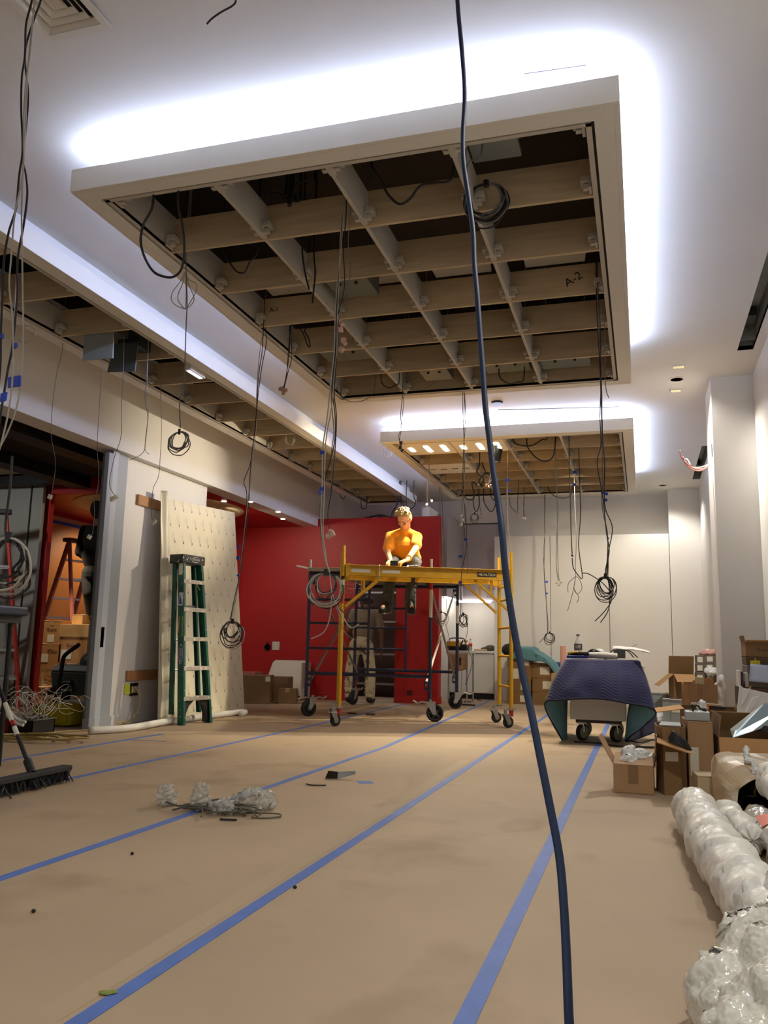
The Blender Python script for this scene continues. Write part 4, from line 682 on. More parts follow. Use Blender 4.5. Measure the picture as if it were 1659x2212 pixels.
b = MB(); b.cyl(p,p+V((0,0,.085)),.045,.04); t=b.build('work_glove', mat('grey glove cloth','#9a948c',.8,var=.1), None, smooth=True); tag(t,'pale work glove dangling under the planks between the hanging legs','glove')
MB().prism([p+V((-.04,0,.02)),p+V((.03,0,.02)),p+V((.035,0,-.09)),p+V((.01,0,-.13)),p+V((-.035,0,-.12))],(0,.025,0)).build('cuff', mat('pale glove cloth','#c9bda8',.8), t, bev=.008)

# ================================================================ people
M_SKIN = mat('skin','#d09a78',.55,sub=.05); M_SKIN2 = mat('darker skin','#6e4a38',.6)
def body(name, segs, m, parent, voxel=.008, it=4):
    b = MB()
    for s in segs:
        if len(s) == 4: b.cap(s[0],s[1],s[2],s[3])
        else: b.sph(s[0],s[1],14,10,s[2] if len(s)>2 else None)
    o = b.build(name, m, parent); return bake(o, voxel, it)
def head(c, f, r=.092):
    """skull, jaw, nose, brow and ears; c = skull centre, f = unit direction the face looks"""
    f = V(f).normalized(); s = V((0,0,1)).cross(f).normalized(); u = f.cross(s); R = Matrix((s,f,u)).transposed()
    g = [(c,(.076,.095,.1),R),(c+f*.03-u*.055,(.058,.062,.062),R),(c+f*.052-u*.098,(.034,.03,.024),R),(c+f*.1-u*.03,(.013,.02,.024),R),(c+f*.108-u*.046,(.018,.014,.011),R),
         (c+f*.082+u*.012,(.05,.016,.012),R),(c+f*.088-u*.075,(.026,.013,.008),R)]
    for k in (-1,1): g += [(c+s*k*.078-u*.02-f*.01,(.012,.022,.034),R),(c+s*k*.04+f*.07-u*.04,(.022,.02,.018),R)]
    return g,s,f,u
def hand(w, d, n, side, curl=.5, L=.095):
    """palm, four bent fingers of unequal length and a thumb leaving the side; w wrist, d pointing direction, n back-of-hand normal"""
    d = V(d).normalized(); n = V(n); n = (n-d*n.dot(d)).normalized(); s = d.cross(n)*side; g = []
    pc = w+d*L*.5
    for k in range(4):
        o = s*(.03-.02*k); g.append((w+d*.015+o*.6,w+d*L+o,.013,.0105))
        ln = (.066,.075,.07,.055)[k]; p = w+d*L+o; q = d
        for j in range(3):
            q = (q-n*curl*(.45+.2*j)).normalized(); e = p+q*ln*(.45,.32,.23)[j]; g.append((p,e,.0098-.0008*j,.009-.0009*j)); p = e
    t0 = w+d*.03+s*.03; t1 = t0+(d*.5+s*.7-n*.3).normalized()*.045; t2 = t1+(d*.85+s*.15-n*.4).normalized()*.035
    g += [(t0,t1,.0135,.011),(t1,t2,.011,.009)]
    return g
Vv = lambda *a: V(a)
# --- man in the orange shirt, seated on the navy scaffold's planks
hip = V((-2.77,9.86,1.885)); hl,hr = hip+V((-.095,0,0)),hip+V((.095,0,0))
kl,kr = V((-2.885,9.56,1.84)),V((-2.6,9.56,1.85)); al,ar = V((-2.903,9.54,1.366)),V((-2.617,9.52,1.366))
nb = V((-2.764,9.72,2.277)); hc = V((-2.739,9.6,2.396)); sl,sr = V((-2.953,9.74,2.191)),V((-2.615,9.74,2.179))
el,er = V((-2.948,9.62,1.999)),V((-2.576,9.58,2.029)); wl,wr = V((-2.813,9.3,1.845)),V((-2.599,9.28,1.852))
chest = (sl+sr)/2+V((0,.03,-.12)); belly = (chest+hip)/2+V((0,.03,-.01))
face = (-.22,-1,-.62); HG,hs,hf,hu = head(hc, face)
man = body('person', HG+[(hc-hu*.06-hf*.02,nb+V((0,.03,-.02)),.055,.06),(chest,(.17,.105,.15)),(belly,(.15,.1,.14)),(hip,(.165,.12,.11)),
  (sl,el,.05,.042),(el,wl,.041,.027),(sr,er,.05,.042),(er,wr,.041,.027),(nb+V((0,.04,-.02)),sl,.06,.055),(nb+V((0,.04,-.02)),sr,.06,.055),
  (hl,kl,.082,.058),(hr,kr,.082,.058),(kl,al,.055,.04),(kr,ar,.055,.04),(al,al+V((-.03,-.11,-.07)),.036,.028),(ar,ar+V((.05,-.11,-.07)),.036,.028)]
  + hand(wl,(.12,-.8,-.3),(.0,-.3,1),-1,.5)+hand(wr,(-.4,-.75,-.3),(0,-.3,1),1,.5), M_SKIN, None, .0065, 3)
tag(man,'man in an orange t-shirt with grey-blond hair and glasses, seated on the scaffold','person')
M_ORANGE = mat('orange t-shirt cotton','#ee9a10',.8,var=.07,vs=6,sheen=.2)
M_JEAN = mat('dark grey jeans','#474849',.85,var=.25,vs=14,sheen=.1)
fl = V((0,0,0)); el2 = sl.lerp(el,.74); er2 = sr.lerp(er,.72)
sh = [(nb+V((0,.035,-.045)),nb+V((0,.02,-.012)),.08,.068),(nb+V((-.03,.03,-.03)),sl+V((0,.0,.0)),.055,.06),(nb+V((.03,.03,-.03)),sr,.055,.06),(chest+V((0,0,.0)),(.19,.122,.165)),(belly,(.182,.125,.16)),(hip+V((0,.01,.05)),(.188,.14,.1)),(nb+V((0,.045,-.045)),sl+V((.0,.01,-.005)),.062,.072),(nb+V((0,.045,-.045)),sr+V((0,.01,-.005)),.062,.072),
  (sl,el2,.064,.067),(sr,er2,.064,.067),(el2,el2+(el2-sl)*.06,.07,.07),(er2,er2+(er2-sr)*.06,.07,.07)]
for k in range(9):
    a = rnd(0,PI); q = belly+V((rnd(-.13,.13),-.11+rnd(-.01,.01),rnd(-.12,.14))); sh.append((q,q+V((rnd(-.07,.07),.0,-.05)),.012,.008))
shirt = body('t_shirt', sh, M_ORANGE, man, .008, 5)
pj = []
for h,k,a in ((hl,kl,al),(hr,kr,ar)):
    pj += [(h,k,.1,.076),(k,a+(k-a)*.25,.072,.064),(a+(k-a)*.25,a-(k-a)*.1,.064,.07)]
    for j in range(7):
        z = .04+.34*j/6+rnd(-.02,.02); c = a+(k-a)*z; b_ = rnd(-.02,.02); pj.append((c+V((-.055,-.03,b_)),c+V((.055,-.035,-b_)),.016,.012))
pj += [(hip,(.178,.135,.115))]
jeans = body('jeans', pj, M_JEAN, man, .008, 3)
for a,tx in ((al,-.035),(ar,.055)):
    toe = a+V((tx,-.13,-.1)); b = MB()
    b.cap(a+V((0,.02,-.055)),toe,.05,.042); b.cap(a+V((tx*.3,-.04,-.02)),toe+V((0,.03,.01)),.048,.036); b.cap(a+V((0,0,.03)),a+V((0,.02,-.05)),.05,.048); b.cap(a+V((0,.045,-.06)),a+V((tx*.6,-.06,-.075)),.045,.044)
    o = bake(b.build('shoe', mat('black shoe leather','#171615',.5,var=.2), man),.007,2)
    d = (toe-a-V((0,.02,-.055))); b = MB(); s0 = a+V((0,.05,-.108)); s1 = toe+V((0,-.03,-.042)); b.bar(s0,s1,.085,.02,up=(1,0,0) if False else V((0,0,1)).cross((s1-s0).normalized()).cross(s1-s0)); b.build('shoe_sole', mat('pale shoe sole','#6f675d',.7), o, bev=.008)
hb = MB(); R_ = Matrix((hs,hf,hu)).transposed(); hb.sph(hc+hu*.03-hf*.015,(.083,.098,.088),16,12,R_); hb.sph(hc-hf*.05-hu*.01,(.08,.065,.085),14,10,R_)
for k in range(46):
    a = rnd(0,2*PI); e = rnd(.15,1.25); n_ = (hs*math.sin(a)*math.sin(e)+hf*math.cos(a)*math.sin(e)+hu*math.cos(e)); p = hc+hu*.035+n_*.088
    if n_.dot(hf) > .75 and n_.dot(hu) < .5: continue
    tn = (n_.cross(V((rnd(-1,1),rnd(-1,1),rnd(-1,1))))).normalized(); hb.cap(p,p+tn*.035+n_*.014+hu*.006,.015,.006,8)
hair = bake(hb.build('hair', mat('grey blond hair','#9c8a66',.5,var=.35,vs=40,stretch=(1,1,.3)), man), .006, 2)
b = MB()
for k in (-1,1):
    c = hc+hf*.103-hu*.028+hs*k*.036; b.tube([c+hs*.03*math.cos(q)+hu*.021*math.sin(q) for q in [2*PI*i/12 for i in range(12)]],.0028,6,True,1); b.bar(c+hs*k*.03,hc+hs*k*.083-hf*.0-hu*.012,.003,.004)
b.bar(hc+hf*.105-hu*.022-hs*.008,hc+hf*.105-hu*.022+hs*.008,.003,.003); b.build('glasses', M_BLACK, man)
b = MB(); d = (wr-er).normalized(); c = er.lerp(wr,.86); b.tube([c+(d.orthogonal().normalized()*math.cos(q)+d.cross(d.orthogonal().normalized())*math.sin(q))*.034 for q in [2*PI*i/14 for i in range(14)]],.008,6,True,1); b.build('wristband', mat('yellow wristband','#b7a23a',.5), man)
# --- painter seen from behind in the doorway
gx,gy = -4.1,12.1
pf = [V((gx-.15,gy-.02,.06)),V((gx+.13,gy+.12,.06))]; hp = V((gx+.0,gy+.02,.88)); chs = V((gx+.02,gy+.12,1.22)); hd = V((gx+.02,gy+.24,1.5))
psl,psr = chs+V((-.2,.02,.13)),chs+V((.2,.02,.13)); pel,per = psl+V((-.07,.02,-.28)),psr+V((.06,.0,-.28)); pwl,pwr = pel+V((.02,.14,-.2)),per+V((0,.02,-.25))
G,_,_,_ = head(hd,(0,1,-.4))
ptr = body('person', G+[(hd-V((0,.05,.06)),chs+V((0,.02,.12)),.055,.06),(chs,(.17,.11,.18)),((hp+chs)/2,(.15,.11,.18)),(hp,(.16,.12,.12)),(psl,pel,.052,.043),(pel,pwl,.042,.028),(psr,per,.052,.043),(per,pwr,.042,.028),(chs+V((0,0,.13)),psl,.06,.055),(chs+V((0,0,.13)),psr,.06,.055)]
  +[s for i,k in enumerate((-1,1)) for s in ((hp+V((k*.09,0,-.02)),pf[i]+V((0,.0,.42)),.085,.06),(pf[i]+V((0,0,.42)),pf[i]+V((0,0,.05)),.058,.042),(pf[i]+V((0,-.03,.0)),pf[i]+V((0,.13,-.015)),.042,.035))]
  + hand(pwl,(0,.1,-1),(-1,0,0),1,.35)+hand(pwr,(0,.1,-1),(1,0,0),-1,.35), M_SKIN2, None, .008, 3)
tag(ptr,'painter in a brown shirt and stained cream trousers seen from behind in the doorway','person')
body('work_shirt',[(chs,(.185,.125,.19)),((hp+chs)/2+V((0,0,.0)),(.17,.125,.19)),(chs+V((0,0,.12)),psl,.066,.068),(chs+V((0,0,.12)),psr,.066,.068),(psl,psl.lerp(pel,.75),.066,.062),(psr,psr.lerp(per,.75),.066,.062)],mat('brown grey work shirt','#8a7a66',.85,var=.12,vs=7),ptr,.01,4)
body('painter_trousers',[(hp,(.175,.135,.13))]+[s for i,k in enumerate((-1,1)) for s in ((hp+V((k*.09,0,-.02)),pf[i]+V((0,0,.42)),.1,.08),(pf[i]+V((0,0,.42)),pf[i]+V((0,0,.04)),.08,.075))]+[(pf[i]+V((-.06,-.05,.1+.05*j)),pf[i]+V((.06,-.05,.1+.05*j+rnd(-.02,.02))),.017,.014) for i in (0,1) for j in range(4)],mat('stained painter trousers','#c9bb98',.85,var=.12,vs=5,col2='#6b5a45',cs=9,cut=(.56,.64)),ptr,.01,4)
for p in pf:
    b = MB(); b.cap(p+V((0,-.045,-.005)),p+V((0,.14,-.02)),.048,.04); bake(b.build('work_boot', M_BLACK, ptr),.01,2)
b = MB(); b.sph(hd+V((0,-.005,.03)),(.086,.104,.085),14,10); b.cap(hd+V((-.04,.1,.03)),hd+V((.04,.1,.03)),.02,.02); bake(b.build('cap', mat('dark cap cloth','#2b2522',.85), ptr),.009,3)
# --- man in black on the pink ladder
b0 = V((-7.199,9.75,1.745)); dch = V((-7.228,9.75,2.228)); dh = V((-7.178,9.7,2.655)); G,_,_,_ = head(dh,(.7,.6,-.1))
dsl,dsr = dch+V((-.17,-.02,.12)),dch+V((.17,.06,.12)); dfl = V((-7.21,9.75,1.137))
dk = (b0+dfl)/2+V((-.02,-.06,.03)); dk2 = dk+V((.17,.05,0)); dfr = dfl+V((.17,.06,0))
dm = body('person', G+[(dh-V((0,0,.06)),dch+V((0,0,.14)),.055,.06),(dch,(.18,.13,.2)),((dch+b0)/2,(.165,.13,.2)),(b0,(.17,.13,.13)),(dch+V((0,0,.12)),dsl,.07,.06),(dch+V((0,0,.12)),dsr,.07,.06),
  (dsl,dsl+V((-.05,-.02,-.3)),.056,.046),(dsl+V((-.05,-.02,-.3)),dsl+V((.12,.05,-.44)),.045,.03),(dsr,dsr+V((.1,.1,-.2)),.055,.045),(dsr+V((.1,.1,-.2)),dsr+V((.16,.24,-.05)),.044,.03),
  (b0+V((-.09,0,-.03)),dk,.09,.065),(dk,dfl+V((0,0,.06)),.062,.045),(b0+V((.09,0,-.03)),dk2,.09,.065),(dk2,dfr+V((0,0,.06)),.062,.045),(dfl+V((0,.03,.03)),dfl+V((-.1,-.08,.02)),.042,.036),(dfr+V((0,.03,.03)),dfr+V((-.1,-.08,.02)),.042,.036)]
  + hand(dsl+V((.12,.05,-.44)),(1,.3,-.2),(0,-1,0),1,.4)+hand(dsr+V((.16,.24,-.05)),(.3,.7,.4),(0,-1,0),1,.4), M_SKIN2, None, .009, 3)
tag(dm,'man in black clothes standing on the pink ladder, partly hidden by the door jamb','person')
M_BLK = mat('black sweatshirt','#0c0a0a',.95)
body('sweatshirt',[(dch,(.2,.15,.21)),((dch+b0)/2,(.19,.15,.21)),(b0+V((0,0,.02)),(.19,.15,.12)),(dch+V((0,0,.12)),dsl,.085,.08),(dch+V((0,0,.12)),dsr,.085,.08),(dsl,dsl+V((-.05,-.02,-.3)),.08,.066),(dsl+V((-.05,-.02,-.3)),dsl+V((.1,.04,-.42)),.062,.048),(dsr,dsr+V((.1,.1,-.2)),.075,.06),(dsr+V((.1,.1,-.2)),dsr+V((.15,.22,-.07)),.058,.046),(dh-V((0,.02,.02)),(.1,.12,.135))],M_BLK,dm,.01,4)
body('black_trousers',[(b0,(.185,.145,.14)),(b0+V((-.09,0,-.03)),dk,.108,.085),(dk,dfl+V((0,0,.07)),.08,.07),(b0+V((.09,0,-.03)),dk2,.108,.085),(dk2,dfr+V((0,0,.07)),.08,.07)],mat('black trousers','#0f0d0e',.9,var=.2,vs=8),dm,.01,4)
for p in (dfl,dfr):
    b = MB(); b.cap(p+V((.02,.05,.02)),p+V((-.12,-.1,.01)),.047,.04); bake(b.build('shoe', M_BLACK, dm),.01,2)

# ================================================================ left side: folding door frame, board, ladders
fd = thing('folding_door','stacked grey folding door leaves and jamb beside the white wall','door',(-5.17,7.1,0))
MB().bx(-5.135,-5.085,6.97,7.05,0,2.72).build('door_leaf', M_GREYPAINT, fd, bev=.004)
MB().bx(-5.17,-5.095,7.06,7.155,0,2.755).build('door_leaf', mat('light grey painted steel','#b4bcc4',.4,var=.02), fd, bev=.006)
MB().bx(-5.3,-5.13,7.16,7.36,0,2.765).build('jamb', M_GREYPAINT, fd, bev=.004)
MB().bx(-5.16,-5.11,7.05,7.06,0,2.74).build('gasket', M_BLACK, fd)
MB().bx(-5.13,-5.115,7.16,7.37,0,.1).build('plinth', M_GREYPAINT, fd, bev=.004); MB().bx(-5.15,-5.075,6.955,7.05,0,.1).build('plinth', M_GREYPAINT, fd, bev=.004)
p = V((-5.098,7.061,0.878))
for k in (-1,1): MB().box(p+V((0,k*.032,0)),(.006,.055,.2)).build('hinge_leaf', mat('dark bronze','#4e4638',.45,metal=.6), fd, bev=.001)
M_WOOD = mat('cleat wood','#a8764c',.6,var=.15,vs=3,stretch=(1,8,8))
tag(MB().bx(-5.15,-5.12,7.58,8.02,2.29,2.4).build('wood_cleat', M_WOOD, None, bev=.003),'short wooden strip high on the white wall, left of the printed board','wood strip')
tag(MB().bx(-5.15,-5.12,7.61,8.16,.435,.54).build('wood_cleat', M_WOOD, None, bev=.003),'short wooden strip low on the white wall, above the outlet','wood strip')
# outlet
t = thing('wall_outlet','open black wall outlet with wires showing, beside a yellow sticky note','outlet',(-5.15,7.76,.29))
MB().bx(-5.15,-5.138,7.7,7.83,.28,.41).build('back_box', M_BLACK, t)
for k in range(3):
    y = 7.72+.042*k; MB().bx(-5.138,-5.125,y-.008,y+.02,.31,.375).build('receptacle', mat('pale receptacle','#b9b29c',.5), t, bev=.002)
for k,z in ((0,.285),(1,.395)): MB().bx(-5.138,-5.13,7.7,7.83,z-.006,z+.01).build('metal_ear', M_BLACK, t)
tag(MB().grid(lambda a,c: V((-5.146+.02*max(0,.4-c)**1.5*1.5,7.6+.1*a,.3+.1*c)),3,6).build('sticky_note', mat('yellow green paper','#d3e03a',.6), None, solid=.001),'yellow green sticky note on the white wall beside the outlet','sticky note')
t = MB().tube([(-5.12,7.74,0.356),(-5.08,7.75,0.333),(-5.05,7.748,0.258),(-5.04,7.727,0.165),(-5.03,7.646,0.087),(-5.02,7.507,0.033),(-5,7.35,0.05),(-4.98,7.2,0.012),(-5,6.9,0.01)],.007,8).build('power_cord', mat('tan cord','#a5834c',.5), None, smooth=True); tag(t,'tan cord plugged into the wall outlet, curving down to the floor','cord')
# printed board
b = MB(); q = [V((-4.86,7.84,.0)),V((-4.82,9.74,.0)),V((-4.97,9.486,2.504)),V((-5.02,7.887,2.414))]
nb_ = (q[1]-q[0]).cross(q[3]-q[0]).normalized(); nb_ = nb_ if nb_.x > 0 else -nb_
t = MB().prism(q,nb_*-.018).build('wall_board', mat('cream board film','#e6dfc6',.35,var=.02), None); tag(t,'tall cream board with a printed film pattern leaning on the white wall','board')
b = MB(); rr = random.Random(3)
for r in range(13):
    for c in range(9):
        a,d = (c+.35+.5*(r%2))/9.3,(r+.4)/13
        if a > .97: continue
        e0 = q[0].lerp(q[1],a); e1 = q[3].lerp(q[2],a); P = e0.lerp(e1,d)+nb_*.0012; ux = (q[1]-q[0]).normalized(); uz = (q[3]-q[0]).normalized()
        b.poly([P,P+ux*.014,P+ux*.015+uz*.026,P+ux*.002+uz*.028]); b.k = 1
        for k in range(3): 
            s_ = P+uz*.03+ux*.002; b.poly([s_,s_+ux*.0025,s_-ux*(.03*k+.012)+uz*(.105-.02*k),s_-ux*(.03*k+.016)+uz*(.105-.02*k)])
        b.k = 0
tag(b.build('printed_marks', [mat('blue grey print','#6b7390',.5),mat('pale grey print','#bcb9ad',.5)], t),kind='stuff')
e0,e1 = q[0]+nb_*.012,q[3]+nb_*.012; dz = e1-e0; uy = V((0,1,0))
b = MB(); b.grid(lambda a,c: e0+dz*(c*1.03)+uy*(-.06+.17*a*(1-.15*c))+nb_*(.012+.022*math.sin(a*7+c*4)+.012*noise.noise(V((a*3,c*9,1)))),9,30); tag(b.build('film_wrap', mat('protective film','#d9d3bb',.35,var=.05,vs=3), t, smooth=True, solid=.002),None)
tag(MB().tube([V((-4.822,6.625,0))+V((0,0,.035)),V((-4.66,7.0,.035)),V((-4.7,7.75,.037)),V((-4.68,8.5,.035)),V((-4.62,9.3,.034)),V((-4.527,9.052,0))+V((0,0,.033))],.034,12).build('foam_tube', mat('white foam tube','#dedcd4',.7,var=.06,vs=9,bump=.1,bs=25), None, smooth=True),'long white foam tube lying on the floor along the white wall','tube')
def rail(b, a, c, w, d, wdir, ddir, th=.005):
    """open channel rail of a fibreglass ladder"""
    a,c = V(a),V(c); wv,dv = V(wdir).normalized(),V(ddir).normalized(); ax = (c-a)
    for o,sz in ((wv*0,(th,d)),(dv*(d/2-th/2)+wv*w/2,(w,th)),(-dv*(d/2-th/2)+wv*w/2,(w,th))):
        P = [a+o-wv*sz[0]/2-dv*sz[1]/2,a+o+wv*sz[0]/2-dv*sz[1]/2,a+o+wv*sz[0]/2+dv*sz[1]/2,a+o-wv*sz[0]/2+dv*sz[1]/2]; b.prism(P,ax)
    return b
M_GRN = mat('green fibreglass','#0f5a48',.5,var=.12,vs=6,col2='#c9cdc0',cs=38,cut=(.66,.69)); M_TREAD = mat('paint spattered aluminium tread','#b9b3a4',.5,metal=.3,var=.1,vs=15,col2='#e8e4d8',cs=22,cut=(.56,.62))
M_GRN2 = mat('clean green fibreglass','#0d4c3d',.5,var=.1)
gl = thing('step_ladder','green fibreglass step ladder with paint spatters, closed and leaning on the cream board','ladder',(-4.6,8.05,0))
f0,f1 = V((-4.575,7.79,0)),V((-4.475,8.21,0)); t0,t1 = V((-4.74,7.875,1.734)),V((-4.66,8.141,1.73))
sd = (f1-f0).normalized(); bk = V((-sd.y,sd.x,0)); bk = bk if bk.x < 0 else -bk
rail(MB(),f0,t0,.028,.085,sd,bk).build('front_rail', M_GRN, gl); rail(MB(),f1,t1,.028,.085,-sd,bk).build('front_rail', M_GRN, gl)
r0,r1 = f0+bk*.15+V((0,0,.1))-sd*.0,f1+bk*.15+V((0,0,.1)); u0,u1 = t0+bk*.09,t1+bk*.09
rail(MB(),r0,u0,.022,.055,sd,bk).build('rear_rail', M_GRN2, gl); rail(MB(),r1,u1,.022,.055,-sd,bk).build('rear_rail', M_GRN2, gl)
tc = (t0+t1)/2; cw = (t1-t0).length/2+.03; td = (t1-t0).normalized()
b = MB(); b.prism([t0-td*.03-bk*.05+V((0,0,-.05)),t1+td*.03-bk*.05+V((0,0,-.05)),t1+td*.03+bk*.14+V((0,0,-.05)),t0-td*.03+bk*.14+V((0,0,-.05))],(0,0,.1)); cp = b.build('top_cap', mat('black spattered cap','#191817',.5,col2='#d6d2c6',cs=28,cut=(.6,.64)), gl, bev=.012)
def lab(c,w,h,m,n,par,name,off=0):
    M = facing(c,n); return MB().poly([M@V((-w/2,-h/2,0)),M@V((w/2,-h/2,0)),M@V((w/2,h/2,0)),M@V((-w/2,h/2,0))]).build(name,m,par,solid=.0006)
def oval(c,w,h,m,n,par,name):
    M = facing(c,n); return MB().poly([M@V((w/2*math.cos(2*PI*i/20),h/2*math.sin(2*PI*i/20),0)) for i in range(20)]).build(name,m,par,solid=.0008)
M_LGREY = mat('light print','#c9c6bc',.5)
n_ = -bk; c = t0.lerp(t1,.62)-bk*.0512+V((0,0,.002)); o = oval(c,.15,.062,M_LGREY,n_,cp,'maker_badge'); o2 = oval(c-bk*.001,.135,.05,M_BLACK,n_,cp,'badge_field'); text('WERNER',.034,M_LGREY,facing(c-bk*.0018,n_),cp,sx=.8)
for k,z in enumerate((.275,.585,.89,1.2,1.5)):
    a,c = f0.lerp(t0,z/t0.z),f1.lerp(t1,z/t1.z); b = MB(); off = bk*.0
    b.prism([a-bk*.045,c-bk*.045,c+bk*.04,a+bk*.04],(0,0,.012)); b.prism([a-bk*.048+V((0,0,-.03)),c-bk*.048+V((0,0,-.03)),c-bk*.043+V((0,0,-.03)),a-bk*.043+V((0,0,-.03))],(0,0,.042)); b.build('tread', M_TREAD, gl, bev=.002)
    if k in (0,4):
        for s_,e in ((a,1),(c,-1)):
            if k: MB().bar(s_+sd*e*.09+V((0,0,-.0)),s_+sd*e*.012+V((0,0,-.09)),.014,.004).build('tread_brace', M_ALU, gl)
for s_,e in ((f0,1),(f1,-1)):
    b = MB(); a0 = s_+V((0,0,.01))+sd*e*.008; pts = [a0,a0+sd*e*.05,a0+sd*e*.06+V((0,0,.1)),a0+sd*e*.1+V((0,0,.18)),a0+sd*e*.17+V((0,0,.235)),a0+sd*e*.1+V((0,0,.235)),a0+V((0,0,.2))]
    b.prism(pts,bk*.05); b.build('foot_brace', mat('black ladder foot','#2a2724',.6,var=.1), gl)
for j in range(3):
    z = (.5,.85,1.25)[j]; MB().cyl(r0.lerp(u0,z/1.8)+sd*.01,r1.lerp(u1,z/1.8)-sd*.01,.011).build('rear_bar', M_ALU, gl)
fdir = (t0-f0).normalized()
ls = sd*-.0
def rl(z,w,h,m,name,dx=0): return lab(f0.lerp(t0,z/t0.z)-bk*.0435+sd*.014,w,h,m,-bk,gl,name)
sp = -sd
def sl_(z,w,h,m,name): return lab(f0.lerp(t0,z/t0.z)-sd*.0032,w,h,m,-sd,gl,name)
for z,w,h,m,nme in ((1.6,.055,.26,M_LABEL,'instruction_label'),(1.4,.06,.07,mat('dark label','#22332f',.5),'dark_label'),(1.27,.06,.2,mat('blue white label','#d8dae0',.5),'rating_label')):
    sl_(z,w,h,m,nme)
q_ = f0.lerp(t0,1.3/t0.z)-sd*.0042; M = facing(q_,-sd); MB().poly([M@V((-.02,-.06,0)),M@V((.025,-.05,0)),M@V((-.02,.07,0))]).build('label_triangle', mat('blue ink','#3538a8',.5), gl, solid=.0005)
c = f0.lerp(t0,.7/t0.z)-sd*.0034; oval(c,.062,.26,M_LGREY,-sd,gl,'maker_badge'); oval(c-sd*.001,.052,.235,mat('badge blue','#2b3a77',.5),-sd,gl,'badge_field')
M = facing(c-sd*.002,-sd) @ Matrix.Rotation(-PI/2,4,'Z'); text('WERNER',.05,M_LGREY,M,gl,sx=.85)
p = f0.lerp(t0,1.02/t0.z)-sd*.005
for dx,hh in ((-.02,.2),(.02,.22)): 
    M = facing(p,-sd); MB().poly([M@V((dx*1.0-.008,.1,0)),M@V((dx+.008,.1,0)),M@V((dx*1.6+.008,.1-hh,0)),M@V((dx*1.6-.008,.1-hh,0))]).build('masking_tape', mat('yellowed tape','#a39a55',.6), gl, solid=.001)
def aframe(name,label,apx,l0,l1,depth,m,tread_n,dirv,treadm=M_ALU,capm=M_BLACK):
    """open A-frame ladder: apx apex point, l0/l1 the feet of the two sides, depth vector to the second pair of rails"""
    apx,l0,l1,d = V(apx),V(l0),V(l1),V(depth); t = thing(name,label,'ladder',(l0+l1)/2+d/2)
    for s in (0,1):
        o = d*s; sh = d.normalized()*(.06 if s else -.06)
        MB().bar(apx+o-sh*0+(l0-apx).normalized()*.02,l0+o+sh,.075,.028,up=d).build('climbing_rail', m, t); MB().bar(apx+o+(l1-apx).normalized()*.02,l1+o+sh,.06,.025,up=d).build('rear_rail', m, t)
    for k in range(tread_n):
        f = (k+1)/(tread_n+1)*.98; a = apx.lerp(l0,f); sh = d.normalized()*.06*f
        MB().bar(a-sh,a+d+sh,.08,.03,up=(0,0,1)).build('tread', treadm, t)
        a = apx.lerp(l1,f)
        if k % 2: MB().bar(a-sh,a+d+sh,.03,.02,up=(0,0,1)).build('rear_bar', treadm, t)
    b = MB(); x = (l1-l0).normalized(); b.prism([apx-x*.07-d*.12+V((0,0,-.02)),apx+x*.07-d*.12+V((0,0,-.02)),apx+x*.07+d*1.12+V((0,0,-.02)),apx-x*.07+d*1.12+V((0,0,-.02))],(0,0,.06)); b.build('top_cap', capm, t, bev=.01)
    return t
aframe('step_ladder','bright red fibreglass ladder with a black cap, at the left edge',(-7.389,8.2,2.355),[-7.059,8.25,0],[-7.589,8.9,0],(-.42,-.25,0),mat('red orange fibreglass','#c8301c',.5,var=.06),6,None)
pk = aframe('step_ladder','faded pink fibreglass ladder standing open in the red room under the man in black',(-7.936,10.1,2.264),[-8.436,9.98,0],[-7.486,10,0],(.1,.42,0),mat('faded pink fibreglass','#a2605a',.6,var=.12),7,None,capm=mat('dusty cap','#5c4a40',.7))
# folding partition leaves behind the red ladder
fp = thing('folding_partition','grey folding partition leaves at the far left, behind the red ladder','partition',(-8.1,8.9,0)); M_FP = mat('grey partition skin','#96948a',.6,var=.03)
for a,c in ((-9.2,-8.4),(-8.385,-7.63),(-7.6,-7.43)): MB().bx(a,c,8.86,8.92,0.02,2.87).build('partition_leaf', M_FP, fp, bev=.008)
MB().bx(-7.63,-7.6,8.88,8.92,0.02,2.87).build('seal', M_BLACK, fp); MB().bx(-9.2,-7.47,8.87,8.91,2.87,2.93).build('head_track', M_BLACK, fp)
# disc on the red ceiling, paper on the red room's wall
o = MB().lathe([(.02,2.745),(1.15,2.745),(1.2,2.755),(1.2,2.7645)],(-6.65,10.4,0),64).build('ceiling_disc', mat('cream disc','#d8c49c',.6), None); tag(o,'large flat cream disc on the red ceiling','ceiling disc')
for i,(px,py) in enumerate(((484,1083),(541,1084),(601,1106),(611,1121))): 
    p = V((([(-5.432,10.042,2.76),(-5.082,10.14,2.76),(-5.065,11.018,2.76),(-5.276,11.658,2.76)])[i])); tag(MB().cyl(p-V((0,0,.006)),p+V((0,0,.004)),.035).build('downlight', mat('small lit lens','#fff0dd',.4,emit=3), None),('tiny lit downlight in the red ceiling, leftmost near the cream disc','tiny lit downlight in the red ceiling, second from the left','tiny lit downlight in the red ceiling, third from the left','tiny lit downlight in the red ceiling, nearest the header end')[i],'downlight')
t = thing('masking_paper','orange brown paper taped over the wall of the red room','paper',(-8.58,10.9,0)); MB().grid(lambda a,c: V((-8.58+.02*noise.noise(V((a*6,c*5,2)))+.008,9.3+3.1*a,2.645*c)),24,24).build('paper_sheet', mat('orange masking paper','#b4733c',.45,var=.1,vs=2), t, smooth=True)
